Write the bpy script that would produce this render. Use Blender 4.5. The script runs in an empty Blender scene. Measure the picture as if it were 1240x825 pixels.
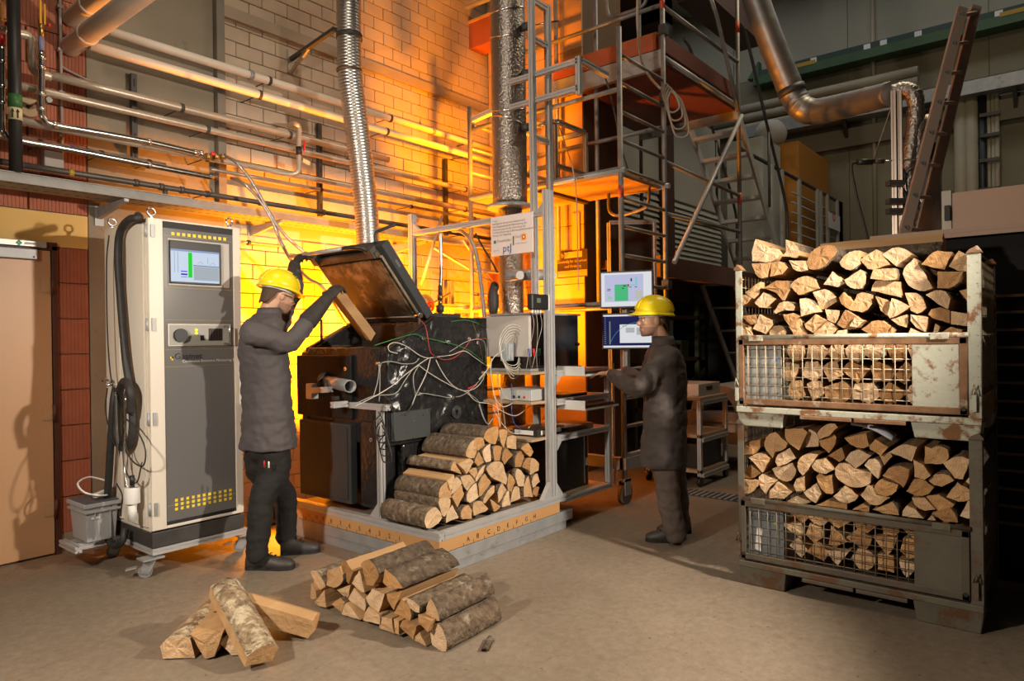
import bpy, bmesh, math, random
from mathutils import Vector, Matrix, noise
rnd = random.Random(7)
scene = bpy.context.scene
col = scene.collection

# ------------------------------------------------------------------ camera
FPX, CAMH = 838.0, 1.45
yaw, pitch, roll = math.radians(39.2), math.radians(-.13), math.radians(.78)
FW = Vector((math.cos(yaw)*math.cos(pitch), math.sin(yaw)*math.cos(pitch), math.sin(pitch)))
rt0 = FW.cross(Vector((0, 0, 1))).normalized(); dn0 = FW.cross(rt0)
RT = math.cos(roll)*rt0 + math.sin(roll)*dn0
DN = -math.sin(roll)*rt0 + math.cos(roll)*dn0
CAM = Vector((0, 0, CAMH))
cd = bpy.data.cameras.new('camera'); cam = bpy.data.objects.new('camera', cd); col.objects.link(cam)
cd.sensor_fit = 'HORIZONTAL'; cd.sensor_width = 36; cd.lens = FPX/1240*36; cd.clip_end = 100
m = Matrix.Identity(4)
for i in range(3):
    m[i][0] = RT[i]; m[i][1] = -DN[i]; m[i][2] = -FW[i]; m[i][3] = CAM[i]
cam.matrix_world = m
scene.camera = cam

# ------------------------------------------------------------------ exposure, world, lamps
vs = scene.view_settings
vs.view_transform = 'Standard'; vs.look = 'None'; vs.gamma = 1; vs.use_curve_mapping = False
vs.exposure = 0.0
world = bpy.data.worlds.new('world'); scene.world = world; world.use_nodes = True
wb = world.node_tree.nodes['Background']; wb.inputs[0].default_value = (1.0, .90, .78, 1); wb.inputs[1].default_value = .016

def lamp(name, kind, loc, energy, color, target=None, size=.3, spot=None, blend=.2):
    ld = bpy.data.lights.new(name, kind); ld.energy = energy; ld.color = color
    if kind == 'AREA': ld.shape = 'DISK'; ld.size = size
    else: ld.shadow_soft_size = size
    if spot: ld.spot_size = math.radians(spot); ld.spot_blend = blend
    o = bpy.data.objects.new(name, ld); col.objects.link(o); o.location = loc
    if target is not None:
        o.rotation_euler = (Vector(target)-Vector(loc)).to_track_quat('-Z', 'Y').to_euler()
    return o
WARM = (1.0, .87, .72)
lamp('flash_right', 'SPOT', (3.45, -.55, 2.4), 800, WARM, (2.5, 3.4, .8), .07, 88, .6)
lamp('flash_left', 'SPOT', (-.7, 2.6, 2.4), 520, WARM, (3.2, 2.6, 1.05), .10, 118, .8)
lamp('hall_fill', 'AREA', (8.5, 1.0, 8.2), 140, (1.0, .84, .58), (8.5, 1.5, 0), 2.5)  # unseen overhead fill, added to brighten the green far wall
lamp('hall_fill', 'AREA', (1.5, 2.0, 6.8), 65, (1.0, .84, .66), (2.5, 5.0, 2.5), 1.5)  # second unseen fill, added for the upper left wall

# ------------------------------------------------------------------ placing helpers
def ray(u, v): return RT*((u-620)/FPX) + DN*((v-412.5)/FPX) + FW
def at_x(u, v, x): d = ray(u, v); return CAM + d*(x/d.x)
def at_y(u, v, y): d = ray(u, v); return CAM + d*(y/d.y)
def at_z(u, v, z): d = ray(u, v); return CAM + d*((z-CAMH)/d.z)
def at_d(u, v, dep): return CAM + ray(u, v)*dep
def proj(p):
    q = Vector(p)-CAM; dd = q.dot(FW)
    return (620+FPX*q.dot(RT)/dd, 412.5+FPX*q.dot(DN)/dd, dd)
V = Vector

# ------------------------------------------------------------------ objects
WORLD = {}
def reg(o, w): WORLD[o.name] = V(w)
def thing(name, label, cat, loc, group=None):
    o = bpy.data.objects.new(name, None); col.objects.link(o); o.location = loc; o.empty_display_size = .1
    reg(o, loc); o['label'] = label; o['category'] = cat
    if group: o['group'] = group
    return o
def put(name, me, w, parent=None):
    o = bpy.data.objects.new(name, me); col.objects.link(o)
    if parent is not None:
        o.parent = parent; o.location = V(w)-WORLD[parent.name]
    else: o.location = w
    reg(o, w); return o
def mats(me, mat):
    for m_ in (mat if isinstance(mat, (list, tuple)) else [mat]): me.materials.append(m_)

class MB:
    def __init__(s): s.v = []; s.f = []; s.m = []; s.sm = []
    def face(s, idx, mi=0, sm=False): s.f.append(idx); s.m.append(mi); s.sm.append(sm)
    def add(s, vs_, fs, mi=0, sm=False):
        b = len(s.v); s.v += [V(p) for p in vs_]
        for f in fs: s.face([b+i for i in f], mi, sm)
        return b
    def obox(s, c, a, b_, c_, mi=0):
        c = V(c); a = V(a); b_ = V(b_); c_ = V(c_)
        if a.cross(b_).dot(c_) < 0: a = -a
        vs_ = [c+a*x+b_*y+c_*z for z in (-1, 1) for y in (-1, 1) for x in (-1, 1)]
        s.add(vs_, [(0, 2, 3, 1), (4, 5, 7, 6), (0, 1, 5, 4), (2, 6, 7, 3), (0, 4, 6, 2), (1, 3, 7, 5)], mi); return s
    def box(s, p, q, mi=0):
        p = V(p); q = V(q); c = (p+q)/2; h = (q-p)/2
        return s.obox(c, (abs(h.x), 0, 0), (0, abs(h.y), 0), (0, 0, abs(h.z)), mi)
    def bar(s, p, q, w, h, up=(0, 0, 1), mi=0):
        p = V(p); q = V(q); d = (q-p); L = d.length; d /= L
        up = V(up); sd = d.cross(up)
        if sd.length < 1e-4: sd = d.cross(V((1, 0, 0)))
        sd.normalize(); u2 = sd.cross(d)
        return s.obox((p+q)/2, d*L/2, sd*w/2, u2*h/2, mi)
    def sweep(s, pts, sec, closed=True, caps=True, up=(0, 0, 1), mi=0, sm=True, scales=None):
        """sec: list of (a,b) offsets; frames transported along pts"""
        pts = [V(p) for p in pts]; n = len(pts); k = len(sec)
        T = []
        for i in range(n):
            a = pts[max(i-1, 0)]; b_ = pts[min(i+1, n-1)]; t = (b_-a)
            T.append(t.normalized() if t.length > 1e-9 else V((0, 0, 1)))
        up = V(up); x = T[0].cross(up)
        if x.length < 1e-3: x = T[0].cross(V((1, 0, 0)))
        if x.length < 1e-3: x = T[0].cross(V((0, 1, 0)))
        x.normalize(); base = len(s.v)
        for i in range(n):
            x = (x - T[i]*x.dot(T[i])).normalized(); y = x.cross(T[i])
            sc = scales[i] if scales else 1
            for a, b_ in sec: s.v.append(pts[i]+x*(a*sc)+y*(b_*sc))
        for i in range(n-1):
            for j in range(k):
                j2 = (j+1) % k
                s.face([base+i*k+j, base+i*k+j2, base+(i+1)*k+j2, base+(i+1)*k+j], mi, sm)
        if caps:
            s.face([base+j for j in range(k)][::-1], mi); s.face([base+(n-1)*k+j for j in range(k)], mi)
        return s
    def tube(s, pts, r, n=10, caps=True, mi=0, sm=True, radii=None):
        sec = [(math.cos(2*math.pi*j/n), math.sin(2*math.pi*j/n)) for j in range(n)]
        return s.sweep(pts, sec, caps=caps, mi=mi, sm=sm, scales=radii if radii else [r]*len(pts))
    def cyl(s, p, q, r, n=16, r2=None, mi=0, sm=True): return s.tube([p, q], r, n, mi=mi, sm=sm, radii=[r, r if r2 is None else r2])
    def ring(s, p, q, r, ri, n=20, mi=0):
        """hollow pipe piece"""
        p = V(p); q = V(q); t = (q-p).normalized(); x = t.orthogonal().normalized(); y = t.cross(x); b = len(s.v)
        for c, rr in ((p, r), (q, r), (q, ri), (p, ri)):
            for j in range(n):
                a = 2*math.pi*j/n; s.v.append(c+x*(rr*math.cos(a))+y*(rr*math.sin(a)))
        for g in range(4):
            g2 = (g+1) % 4
            for j in range(n):
                j2 = (j+1) % n
                s.face([b+g*n+j, b+g*n+j2, b+g2*n+j2, b+g2*n+j][::-1 if False else 1], mi, g in (0, 2))
        return s
    def ell(s, c, r, n=14, k=10, mi=0, ax=None):
        c = V(c); X, Y_, Z_ = ax if ax else (V((1, 0, 0)), V((0, 1, 0)), V((0, 0, 1)))
        if not hasattr(r, '__len__'): r = (r, r, r)
        b = len(s.v)
        for i in range(1, k):
            t = math.pi*i/k
            for j in range(n):
                a = 2*math.pi*j/n
                s.v.append(c+X*(r[0]*math.sin(t)*math.cos(a))+Y_*(r[1]*math.sin(t)*math.sin(a))+Z_*(r[2]*math.cos(t)))
        top = len(s.v); s.v.append(c+Z_*r[2]); bot = len(s.v); s.v.append(c-Z_*r[2])
        for i in range(k-2):
            for j in range(n):
                j2 = (j+1) % n; s.face([b+i*n+j, b+(i+1)*n+j, b+(i+1)*n+j2, b+i*n+j2], mi, True)
        for j in range(n):
            j2 = (j+1) % n; s.face([top, b+j, b+j2], mi, True); s.face([bot, b+(k-2)*n+j2, b+(k-2)*n+j], mi, True)
        return s
    def loft(s, rings, mi=0, sm=True, caps=True):
        k = len(rings[0]); b = len(s.v)
        for r in rings: s.v += [V(p) for p in r]
        for i in range(len(rings)-1):
            for j in range(k):
                j2 = (j+1) % k; s.face([b+i*k+j, b+i*k+j2, b+(i+1)*k+j2, b+(i+1)*k+j], mi, sm)
        if caps:
            s.face([b+j for j in range(k)][::-1], mi); s.face([b+(len(rings)-1)*k+j for j in range(k)], mi)
        return s
    def prism(s, poly, vec, mi=0, mside=None):
        vec = V(vec); n = len(poly); b = len(s.v); s.v += [V(p) for p in poly]+[V(p)+vec for p in poly]
        s.face(list(range(b, b+n))[::-1], mi); s.face(list(range(b+n, b+2*n)), mi)
        for j in range(n):
            j2 = (j+1) % n; s.face([b+j, b+j2, b+n+j2, b+n+j], mi if mside is None else mside)
        return s
    def profile(s, p, q, w=.04, h=.04, up=(0, 0, 1), mi=0):
        """slotted aluminium extrusion"""
        def side(L):
            n = max(1, round(L/.04)); st = L/n; out = []
            for i in range(n):
                c = -L/2+st*(i+.5); out += [(c-.004, 0), (c-.004, .008), (c+.004, .008), (c+.004, 0)]
            return out
        sec = []
        for t, d in side(w): sec.append((t, -h/2+d))
        sec.insert(0, (-w/2, -h/2)); sec.append((w/2, -h/2))
        for t, d in side(h): sec.append((w/2-d, t))
        sec.append((w/2, h/2))
        for t, d in side(w): sec.append((-t, h/2-d))
        sec.append((-w/2, h/2))
        for t, d in side(h): sec.append((-w/2+d, -t))
        return s.sweep([p, q], sec, up=up, mi=mi, sm=False)
    def mesh(s, name, mat, origin):
        me = bpy.data.meshes.new(name); o = V(origin)
        me.from_pydata([tuple(p-o) for p in s.v], [], s.f); mats(me, mat)
        me.polygons.foreach_set('material_index', s.m); me.polygons.foreach_set('use_smooth', s.sm)
        bm = bmesh.new(); bm.from_mesh(me); bmesh.ops.recalc_face_normals(bm, faces=bm.faces); bm.to_mesh(me); bm.free()
        me.update(); return me
    def org(s):
        lo = V([min(p[i] for p in s.v) for i in range(3)]); hi = V([max(p[i] for p in s.v) for i in range(3)])
        return V(((lo.x+hi.x)/2, (lo.y+hi.y)/2, lo.z))

def bevel(o, w, seg=2):
    md = o.modifiers.new('bevel', 'BEVEL'); md.width = w; md.segments = seg; md.limit_method = 'ANGLE'; md.angle_limit = math.radians(50)
def part(name, mb, mat, parent, label=None, kind=None, bev=0, origin=None):
    o_ = mb.org() if origin is None else V(origin)
    o = put(name, mb.mesh(name, mat, o_), o_, parent)
    if label: o['label'] = label
    if kind: o['kind'] = kind
    if bev: bevel(o, bev)
    return o
def solo(name, mb, mat, label, cat, group=None, bev=0, kind=None):
    o = part(name, mb, mat, None, label, kind, bev); o['category'] = cat
    if group: o['group'] = group
    return o
def struct(name, mb, mat, parent=None, bev=0):
    o = part(name, mb, mat, parent, None, None if parent else 'structure', bev); return o
def inst(name, me, w, parent):
    return put(name, me, w, parent)
def smooth_path(pts, sub=6):
    """Catmull-Rom through points"""
    pts = [V(p) for p in pts]; out = []
    P = [pts[0]*2-pts[1]]+pts+[pts[-1]*2-pts[-2]]
    for i in range(1, len(P)-2):
        for j in range(sub):
            t = j/sub; a, b, c, d = P[i-1], P[i], P[i+1], P[i+2]
            out.append(.5*((2*b)+(c-a)*t+(2*a-5*b+4*c-d)*t*t+(3*b-a-3*c+d)*t**3))
    out.append(pts[-1]); return out

# ------------------------------------------------------------------ materials
def M(name, c1, rough=.6, metal=0., c2=None, scale=6., contrast=.5, bump=0., bscale=60., emit=None, coords='Object', spec=None, stretch=None, rvar=0, bdist=.01, c3=None, s3=2.5, t3=.6, detail=5):
    mt = bpy.data.materials.new(name); mt.use_nodes = True; nt = mt.node_tree; N = nt.nodes; L = nt.links
    b = N['Principled BSDF']; b.inputs['Roughness'].default_value = rough; b.inputs['Metallic'].default_value = metal
    if spec is not None: b.inputs['Specular IOR Level'].default_value = spec
    tc = N.new('ShaderNodeTexCoord'); out = tc.outputs[coords]
    oi = N.new('ShaderNodeObjectInfo')
    ad = N.new('ShaderNodeVectorMath'); ad.operation = 'ADD'
    ml = N.new('ShaderNodeVectorMath'); ml.operation = 'SCALE'; cmb = N.new('ShaderNodeCombineXYZ')
    for i in range(3): L.new(oi.outputs['Random'], cmb.inputs[i])
    L.new(cmb.outputs[0], ml.inputs[0]); ml.inputs['Scale'].default_value = 13
    L.new(out, ad.inputs[0]); L.new(ml.outputs[0], ad.inputs[1]); vec = ad.outputs[0]
    if stretch:
        mp = N.new('ShaderNodeVectorMath'); mp.operation = 'MULTIPLY'; mp.inputs[1].default_value = stretch; L.new(vec, mp.inputs[0]); vec = mp.outputs[0]
    colour = None
    if c2:
        nz = N.new('ShaderNodeTexNoise'); nz.inputs['Scale'].default_value = scale; nz.inputs['Detail'].default_value = detail; L.new(vec, nz.inputs['Vector'])
        rp = N.new('ShaderNodeValToRGB'); e = rp.color_ramp.elements
        e[0].position = .5-contrast/2; e[0].color = (*c1, 1); e[1].position = .5+contrast/2; e[1].color = (*c2, 1)
        L.new(nz.outputs[0], rp.inputs[0]); colour = rp.outputs[0]
        if c3:
            n3 = N.new('ShaderNodeTexNoise'); n3.inputs['Scale'].default_value = s3; n3.inputs['Detail'].default_value = 8; n3.inputs['Roughness'].default_value = .65; L.new(vec, n3.inputs['Vector'])
            r3 = N.new('ShaderNodeValToRGB'); e = r3.color_ramp.elements; e[0].position = t3-.05; e[0].color = (0, 0, 0, 1); e[1].position = t3+.05; e[1].color = (1, 1, 1, 1)
            L.new(n3.outputs[0], r3.inputs[0])
            mx = N.new('ShaderNodeMixRGB'); L.new(r3.outputs[0], mx.inputs[0]); L.new(colour, mx.inputs[1]); mx.inputs[2].default_value = (*c3, 1); colour = mx.outputs[0]
    if rvar:
        hs = N.new('ShaderNodeHueSaturation'); mr = N.new('ShaderNodeMapRange'); mr.inputs[3].default_value = 1-rvar; mr.inputs[4].default_value = 1+rvar
        L.new(oi.outputs['Random'], mr.inputs[0]); L.new(mr.outputs[0], hs.inputs['Value'])
        if colour: L.new(colour, hs.inputs['Color'])
        else: hs.inputs['Color'].default_value = (*c1, 1)
        colour = hs.outputs[0]
    if colour: L.new(colour, b.inputs['Base Color'])
    else: b.inputs['Base Color'].default_value = (*c1, 1)
    if bump:
        nb = N.new('ShaderNodeTexNoise'); nb.inputs['Scale'].default_value = bscale; nb.inputs['Detail'].default_value = 6; L.new(vec, nb.inputs['Vector'])
        bp = N.new('ShaderNodeBump'); bp.inputs['Strength'].default_value = bump; bp.inputs['Distance'].default_value = bdist; L.new(nb.outputs[0], bp.inputs['Height']); L.new(bp.outputs[0], b.inputs['Normal'])
    if emit:
        b.inputs['Specular IOR Level'].default_value = .08; b.inputs['Base Color'].default_value = (c1[0]*.08, c1[1]*.08, c1[2]*.08, 1)
        b.inputs['Emission Color'].default_value = (*c1, 1); b.inputs['Emission Strength'].default_value = emit
        if colour: L.new(colour, b.inputs['Emission Color'])
    return mt
alu = M('aluminium', (.46, .46, .46), .4, .35, (.52, .515, .51), 10)
steel = M('galvanised_steel', (.30, .31, .32), .5, .4, (.40, .405, .41), 9, c3=(.24, .24, .245), s3=6, t3=.62)
tubem = M('scaffold_tube', (.20, .19, .18), .5, .45, (.30, .285, .27), 14)
darkmetal = M('dark_metal', (.045, .042, .04), .5, .3, (.08, .075, .07), 8)
blackp = M('black_plastic', (.012, .012, .013), .45)
rubber = M('black_rubber', (.016, .015, .015), .6, 0, (.03, .028, .028), 20, bump=.1)
whitep = M('white_plastic', (.72, .71, .68), .45)
creamp = M('cream_paint', (.66, .60, .51), .4, 0, (.70, .64, .55), 2)
chrome = M('chrome', (.7, .7, .7), .2, 1.)
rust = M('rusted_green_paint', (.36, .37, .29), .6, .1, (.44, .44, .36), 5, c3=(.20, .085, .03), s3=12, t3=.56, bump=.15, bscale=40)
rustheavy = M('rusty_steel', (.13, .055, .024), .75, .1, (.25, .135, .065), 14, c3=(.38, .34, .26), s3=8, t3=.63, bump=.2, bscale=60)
rustdark = M('worn_shaded_steel', (.07, .055, .038), .6, .2, (.115, .095, .068), 6, c3=(.09, .045, .02), s3=6, t3=.58, bump=.15, bscale=50)  # worn steel of the lower crate, light falloff darkened into its colour
concrete = M('concrete', (.225, .19, .135), .85, 0, (.285, .24, .175), 2.5, bump=.25, bscale=30, c3=(.19, .16, .115), s3=7, t3=.66)
orange_wood = M('plywood', (.47, .27, .11), .55, 0, (.56, .34, .15), 5, stretch=(1, 1, .12), bump=.03)
yel = M('yellow_print', (.85, .62, .03), .5)
blk = M('black_print', (.01, .01, .01), .6)
wht = M('white_print', (.75, .72, .68), .6)
skin = M('skin', (.50, .27, .17), .5, 0, (.56, .32, .21), 20)
TXTC = {}
def baked(o):
    """evaluate one object by itself (kept out of the main scene so that this stays quick)"""
    ts = bpy.data.scenes.new('bake'); ts.collection.objects.link(o); vl = ts.view_layers[0]; vl.update()
    me = bpy.data.meshes.new_from_object(o.evaluated_get(vl.depsgraph)); bpy.data.objects.remove(o); bpy.data.scenes.remove(ts); return me
def text(name, s, size, w, right, up, mat, parent, align='LEFT'):
    key = (s, align)
    if key not in TXTC:
        c = bpy.data.curves.new('t', 'FONT'); c.body = s; c.align_x = align; c.size = 1; c.resolution_u = 2
        o = bpy.data.objects.new('t', c); me = baked(o); TXTC[key] = me
    me = TXTC[key].copy(); me.name = name; me.materials.clear(); me.materials.append(mat)
    r = V(right).normalized(); u = V(up).normalized(); n = r.cross(u)
    mm = Matrix((( r.x*size, u.x*size, n.x, 0), (r.y*size, u.y*size, n.y, 0), (r.z*size, u.z*size, n.z, 0), (0, 0, 0, 1)))
    me.transform(mm)
    return put(name, me, w, parent)
# ================================================================== the hall
WY = 5.51
RX = 15.5
# floor ---------------------------------------------------------------
def floor_mat():
    mt = bpy.data.materials.new('floor_concrete'); mt.use_nodes = True; nt = mt.node_tree; N = nt.nodes; L = nt.links; b = N['Principled BSDF']
    tc = N.new('ShaderNodeTexCoord')
    def nz(sc, det=8, ro=.6):
        n = N.new('ShaderNodeTexNoise'); n.inputs['Scale'].default_value = sc; n.inputs['Detail'].default_value = det; n.inputs['Roughness'].default_value = ro; L.new(tc.outputs['Object'], n.inputs[0]); return n
    def ramp(src, a, ca, b2, cb):
        r = N.new('ShaderNodeValToRGB'); e = r.color_ramp.elements; e[0].position = a; e[0].color = (*ca, 1); e[1].position = b2; e[1].color = (*cb, 1); L.new(src, r.inputs[0]); return r.outputs[0]
    def mix(mode, fac, a, b2):
        x = N.new('ShaderNodeMixRGB'); x.blend_type = mode
        if hasattr(fac, 'links') or not isinstance(fac, float): L.new(fac, x.inputs[0])
        else: x.inputs[0].default_value = fac
        L.new(a, x.inputs[1]); L.new(b2, x.inputs[2]); return x.outputs[0]
    base = ramp(nz(.9).outputs[0], .35, (.19, .150, .108), .68, (.265, .212, .156))
    fine = ramp(nz(20, 10, .78).outputs[0], .34, (.68, .65, .62), .6, (1, 1, 1))
    c = mix('MULTIPLY', .85, base, fine)
    specks = ramp(nz(30, 4, .55).outputs[0], .66, (1, 1, 1), .72, (.40, .36, .32))
    c = mix('MULTIPLY', .8, c, specks)
    v = N.new('ShaderNodeTexVoronoi'); v.feature = 'DISTANCE_TO_EDGE'; v.inputs['Scale'].default_value = 1.1
    wn = nz(3.5, 6); ad = N.new('ShaderNodeMixRGB'); ad.inputs[0].default_value = .18; L.new(tc.outputs['Object'], ad.inputs[1]); L.new(wn.outputs['Color'], ad.inputs[2]); L.new(ad.outputs[0], v.inputs['Vector'])
    cr = ramp(v.outputs['Distance'], .0, (.72, .68, .64), .006, (1, 1, 1))
    c = mix('MULTIPLY', .45, c, cr)
    L.new(c, b.inputs['Base Color']); b.inputs['Roughness'].default_value = .62; b.inputs['Specular IOR Level'].default_value = .35
    bp = N.new('ShaderNodeBump'); bp.inputs['Strength'].default_value = .12; bp.inputs['Distance'].default_value = .01; L.new(nz(25).outputs[0], bp.inputs['Height']); L.new(bp.outputs[0], b.inputs['Normal'])
    return mt
struct('floor', MB().box((-4, -5, -.2), (RX+.3, 12.3, 0)), floor_mat())

# left wall -----------------------------------------------------------
mortar = M('mortar', (.30, .245, .17), .9, 0, (.36, .30, .21), 12, bump=.1)
blockm = M('sand_lime_block', (.47, .375, .275), .8, 0, (.53, .43, .32), 7, bump=.08, bscale=80, rvar=.06)
redm = M('red_clay_brick', (.33, .10, .052), .75, 0, (.39, .13, .068), 9, bump=.1, bscale=50, rvar=.07)
lintel = M('yellow_painted_lintel', (.66, .42, .12), .7, 0, (.70, .46, .15), 5, c3=(.5, .32, .1), s3=22, t3=.70)
wl = struct('wall_left', MB().box((-1, WY+.02, 0), (7.6, WY+.3, 9)), mortar)
XC0, XC1, XS = 1.945, 2.90, 2.97
part('concrete_panel', MB().box((XC0, WY, 2.62), (XC1, WY+.03, 4.75)), concrete, wl, bev=.004)
part('concrete_panel', MB().box((XC0, WY, 0), (XC1+.07, WY+.03, 2.60)), concrete, wl, bev=.004)
part('steel_column', MB().box((XC1, WY-.06, 2.6), (XS, WY+.03, 6)), M('grey_steel_column', (.20, .175, .14), .6, .2, (.24, .21, .17), 5), wl, bev=.004)
mb = MB(); a = at_y(205, 0, WY-.03); mb.bar((1.945, WY-.02, 4.78), (XS, WY-.02, 4.78), .07, .09)
part('steel_beam', mb, bpy.data.materials['grey_steel_column'], wl)
part('ring_beam', MB().box((XS, WY, 2.33), (7.4, WY+.03, 2.78)), M('painted_concrete', (.46, .37, .27), .8, 0, (.51, .41, .30), 4, bump=.12, bscale=40), wl)
me_full = MB().box((-.1215, -.016, -.059), (.1215, .016, .059)).mesh('block', blockm, (0, 0, 0))
bm = bmesh.new(); bm.from_mesh(me_full); bmesh.ops.bevel(bm, geom=[e for e in bm.edges], offset=.004, segments=1, affect='EDGES'); bm.to_mesh(me_full); bm.free()
cand = []; restb = MB(); zr = 0
for zr in range(64):
    z = .0625+.125*zr
    if z < 2.33 or z > 2.84:
        for k in range(19):
            x0 = XS+.25*k+(.125 if zr % 2 else 0); x = x0+.125
            if x > 7.5: continue
            u, v, dd = proj((x, WY, z))
            if u < 660 and v > -25 and z > 1.15: cand.append((dd, x, z))
            elif v > -140: restb.box((x-.1215, WY-.008+.0, z-.059), (x+.1215, WY+.024, z+.059))
cand.sort()
for i, (dd, x, z) in enumerate(cand):
    if i < 296:
        inst('block', me_full, (x, WY+.008+rnd.uniform(-.0015, .0015), z), wl)
    else: restb.box((x-.1215, WY-.008, z-.059), (x+.1215, WY+.024, z+.059))
for zr in range(1, 64, 2):        # half blocks along the steel column
    z = .0625+.125*zr
    if z < 2.33 or z > 2.84: restb.box((XS+.003, WY-.008, z-.059), (XS+.1215, WY+.024, z+.059))
part('block_courses', restb, blockm, wl, kind='stuff')
# red hollow bricks
def redbrick(w, h):
    b = MB(); n = max(2, int(w/.022)); st = w/n; prof = []
    for i in range(n):
        x = -w/2+i*st; prof += [(x+.002, -.018), (x+st*.86, -.018), (x+st*.88, -.0145), (x+st-.001, -.0145)]
    poly = [V((p[0], p[1], -h/2)) for p in prof]+[V((w/2, .018, -h/2)), V((-w/2, .018, -h/2))]
    b.prism(poly, (0, 0, h)); return b.mesh('brick', redm, (0, 0, 0))
rb = redbrick(.21, .243); rb2 = redbrick(.36, .243)
for k in range(8): inst('brick', rb, (1.725+.107, WY+.012, .26+.25*k), wl)
for k in range(11):
    z = 2.50+.25*k
    for j in range(3):
        x = 1.76-.37*j-(.18 if k % 2 else 0)
        inst('brick', rb2, (x, WY+.012, z), wl)
    if k % 2: inst('brick', rb, (1.83, WY+.012, z), wl)
part('lintel', MB().box((-.9, WY-.002, 2.135), (1.94, WY+.03, 2.372)), lintel, wl, label='yellow painted lintel above the door', bev=.003)
part('plinth', MB().box((1.725, WY-.005, 0), (1.945, WY+.03, .135)), concrete, wl)
# a horizontal cable duct and small wall fittings
mb = MB(); zc = at_y(430, 72, WY-.03).z
mb.box((XS+.002, WY-.045, zc-.055), (7.4, WY-.003, zc+.045))
part('cable_duct', mb, M('painted_duct', (.34, .27, .19), .6, 0, (.40, .32, .23), 4), wl, bev=.004)
# door ----------------------------------------------------------------
doorm = M('tan_door_paint', (.50, .285, .145), .42, 0, (.53, .31, .16), 1.5)
d1 = thing('door_1', 'tan steel door with a closer and dark frame in red brick', 'door', (1.2, WY, 0))
del d1['label'], d1['category']; d1['kind'] = 'structure'
part('leaf', MB().box((.68, WY-.03, .012), (1.695, WY+.005, 2.10)), doorm, d1, bev=.004)
brown = M('brown_frame', (.075, .022, .012), .5)
mb = MB(); mb.box((1.70, WY-.035, 0), (1.735, WY+.03, 2.135)); mb.box((.6, WY-.035, 2.103), (1.735, WY+.03, 2.16)); part('frame', mb, brown, d1, bev=.003)
for z in (.32, .98, 1.86):
    hg = MB(); hg.cyl((1.70, WY-.045, z-.06), (1.70, WY-.045, z+.06), .012); part('hinge', hg, brown, d1)
    part('hinge_plate', MB().box((1.635, WY-.036, z-.045), (1.69, WY-.028, z+.045)), doorm, d1)
cl = part('closer_body', MB().box((1.2, WY-.085, 2.03), (1.60, WY-.03, 2.098)), steel, d1, bev=.004)
for x in (1.25, 1.36, 1.58): part('screw', MB().cyl((x, WY-.088, 2.045), (x, WY-.08, 2.045), .006, 8), blk, cl)
rl = part('closer_rail', MB().box((1.15, WY-.07, 2.115), (1.66, WY-.035, 2.155)), M('closer_rail_grey', (.5, .48, .45), .4, .4), d1, bev=.003)
mb = MB(); c = V((1.50, WY-.0725, 2.135))
for k in range(4):
    a = k*math.pi/2; mb.cyl(c+V((.010*math.cos(a), 0, .010*math.sin(a))), c+V((.010*math.cos(a), .003, .010*math.sin(a))), .008, 10)
part('clover_logo', mb, M('green_print', (.0, .30, .13), .5), rl)
part('maker_text', MB().box((1.53, WY-.0715, 2.128), (1.62, WY-.07, 2.143)), M('grey_print', (.42, .40, .38), .5), rl)

# right wall ----------------------------------------------------------
olive = M('olive_wall_panel', (.205, .185, .115), .8, 0, (.235, .21, .135), 1.2, bump=.05)
pale = M('pale_wall_panel', (.32, .30, .225), .8, 0, (.35, .33, .25), 1.0)
wr = struct('wall_right', MB().box((RX+.02, -6, 0), (RX+.3, 12.3, 11)), M('panel_joint', (.10, .095, .06), .9))
railz = at_x(1000, 70, RX).z
ys = [-6, -3.6, -1.2, 1.2, 3.6, 6.0, 8.4, 10.8, 12.3]
for i in range(8):
    part('lower_panel', MB().box((RX, ys[i]+.006, 0), (RX+.03, ys[i+1]-.006, railz-1.1)), olive, wr)
    part('middle_panel', MB().box((RX, ys[i]+.006, railz-1.09), (RX+.03, ys[i+1]-.006, railz-.1)), olive, wr)
    part('upper_panel', MB().box((RX, ys[i]+.006, railz-.09), (RX+.03, ys[i+1]-.006, 11)), pale, wr)
# ceiling with roof light ----------------------------------------------
corr = M('trapezoid_sheet', (.34, .33, .25), .6, .2, (.38, .37, .29), 2)
mb = MB(); sec = []; y = -3.0; CZ = 9.0
prof = []
while y < 12:
    prof += [(y, CZ), (y+.14, CZ), (y+.18, CZ+.07), (y+.28, CZ+.07), (y+.32, CZ)]; y += .32
def strip(x0, x1):
    b = len(mb.v); mb.v += [V((x0, p[0], p[1])) for p in prof]+[V((x1, p[0], p[1])) for p in prof]; n = len(prof)
    for j in range(n-1): mb.face([b+j, b+n+j, b+n+j+1, b+j+1])
strip(7, 13.0); strip(13.8, RX)
cl_ = struct('ceiling', mb, corr)
sk = part('roof_light', MB().box((13.0, -3, CZ+.08), (13.8, 12, CZ+.1)), M('daylight_panel', (.9, .93, 1.0), .5, emit=3.0), cl_, label='bright translucent roof light strip')
mb = MB()
for x in (13.0, 13.78): mb.box((x, -3, CZ-.01), (x+.03, 12, CZ+.1))
part('roof_light_frame', mb, corr, cl_)
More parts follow.
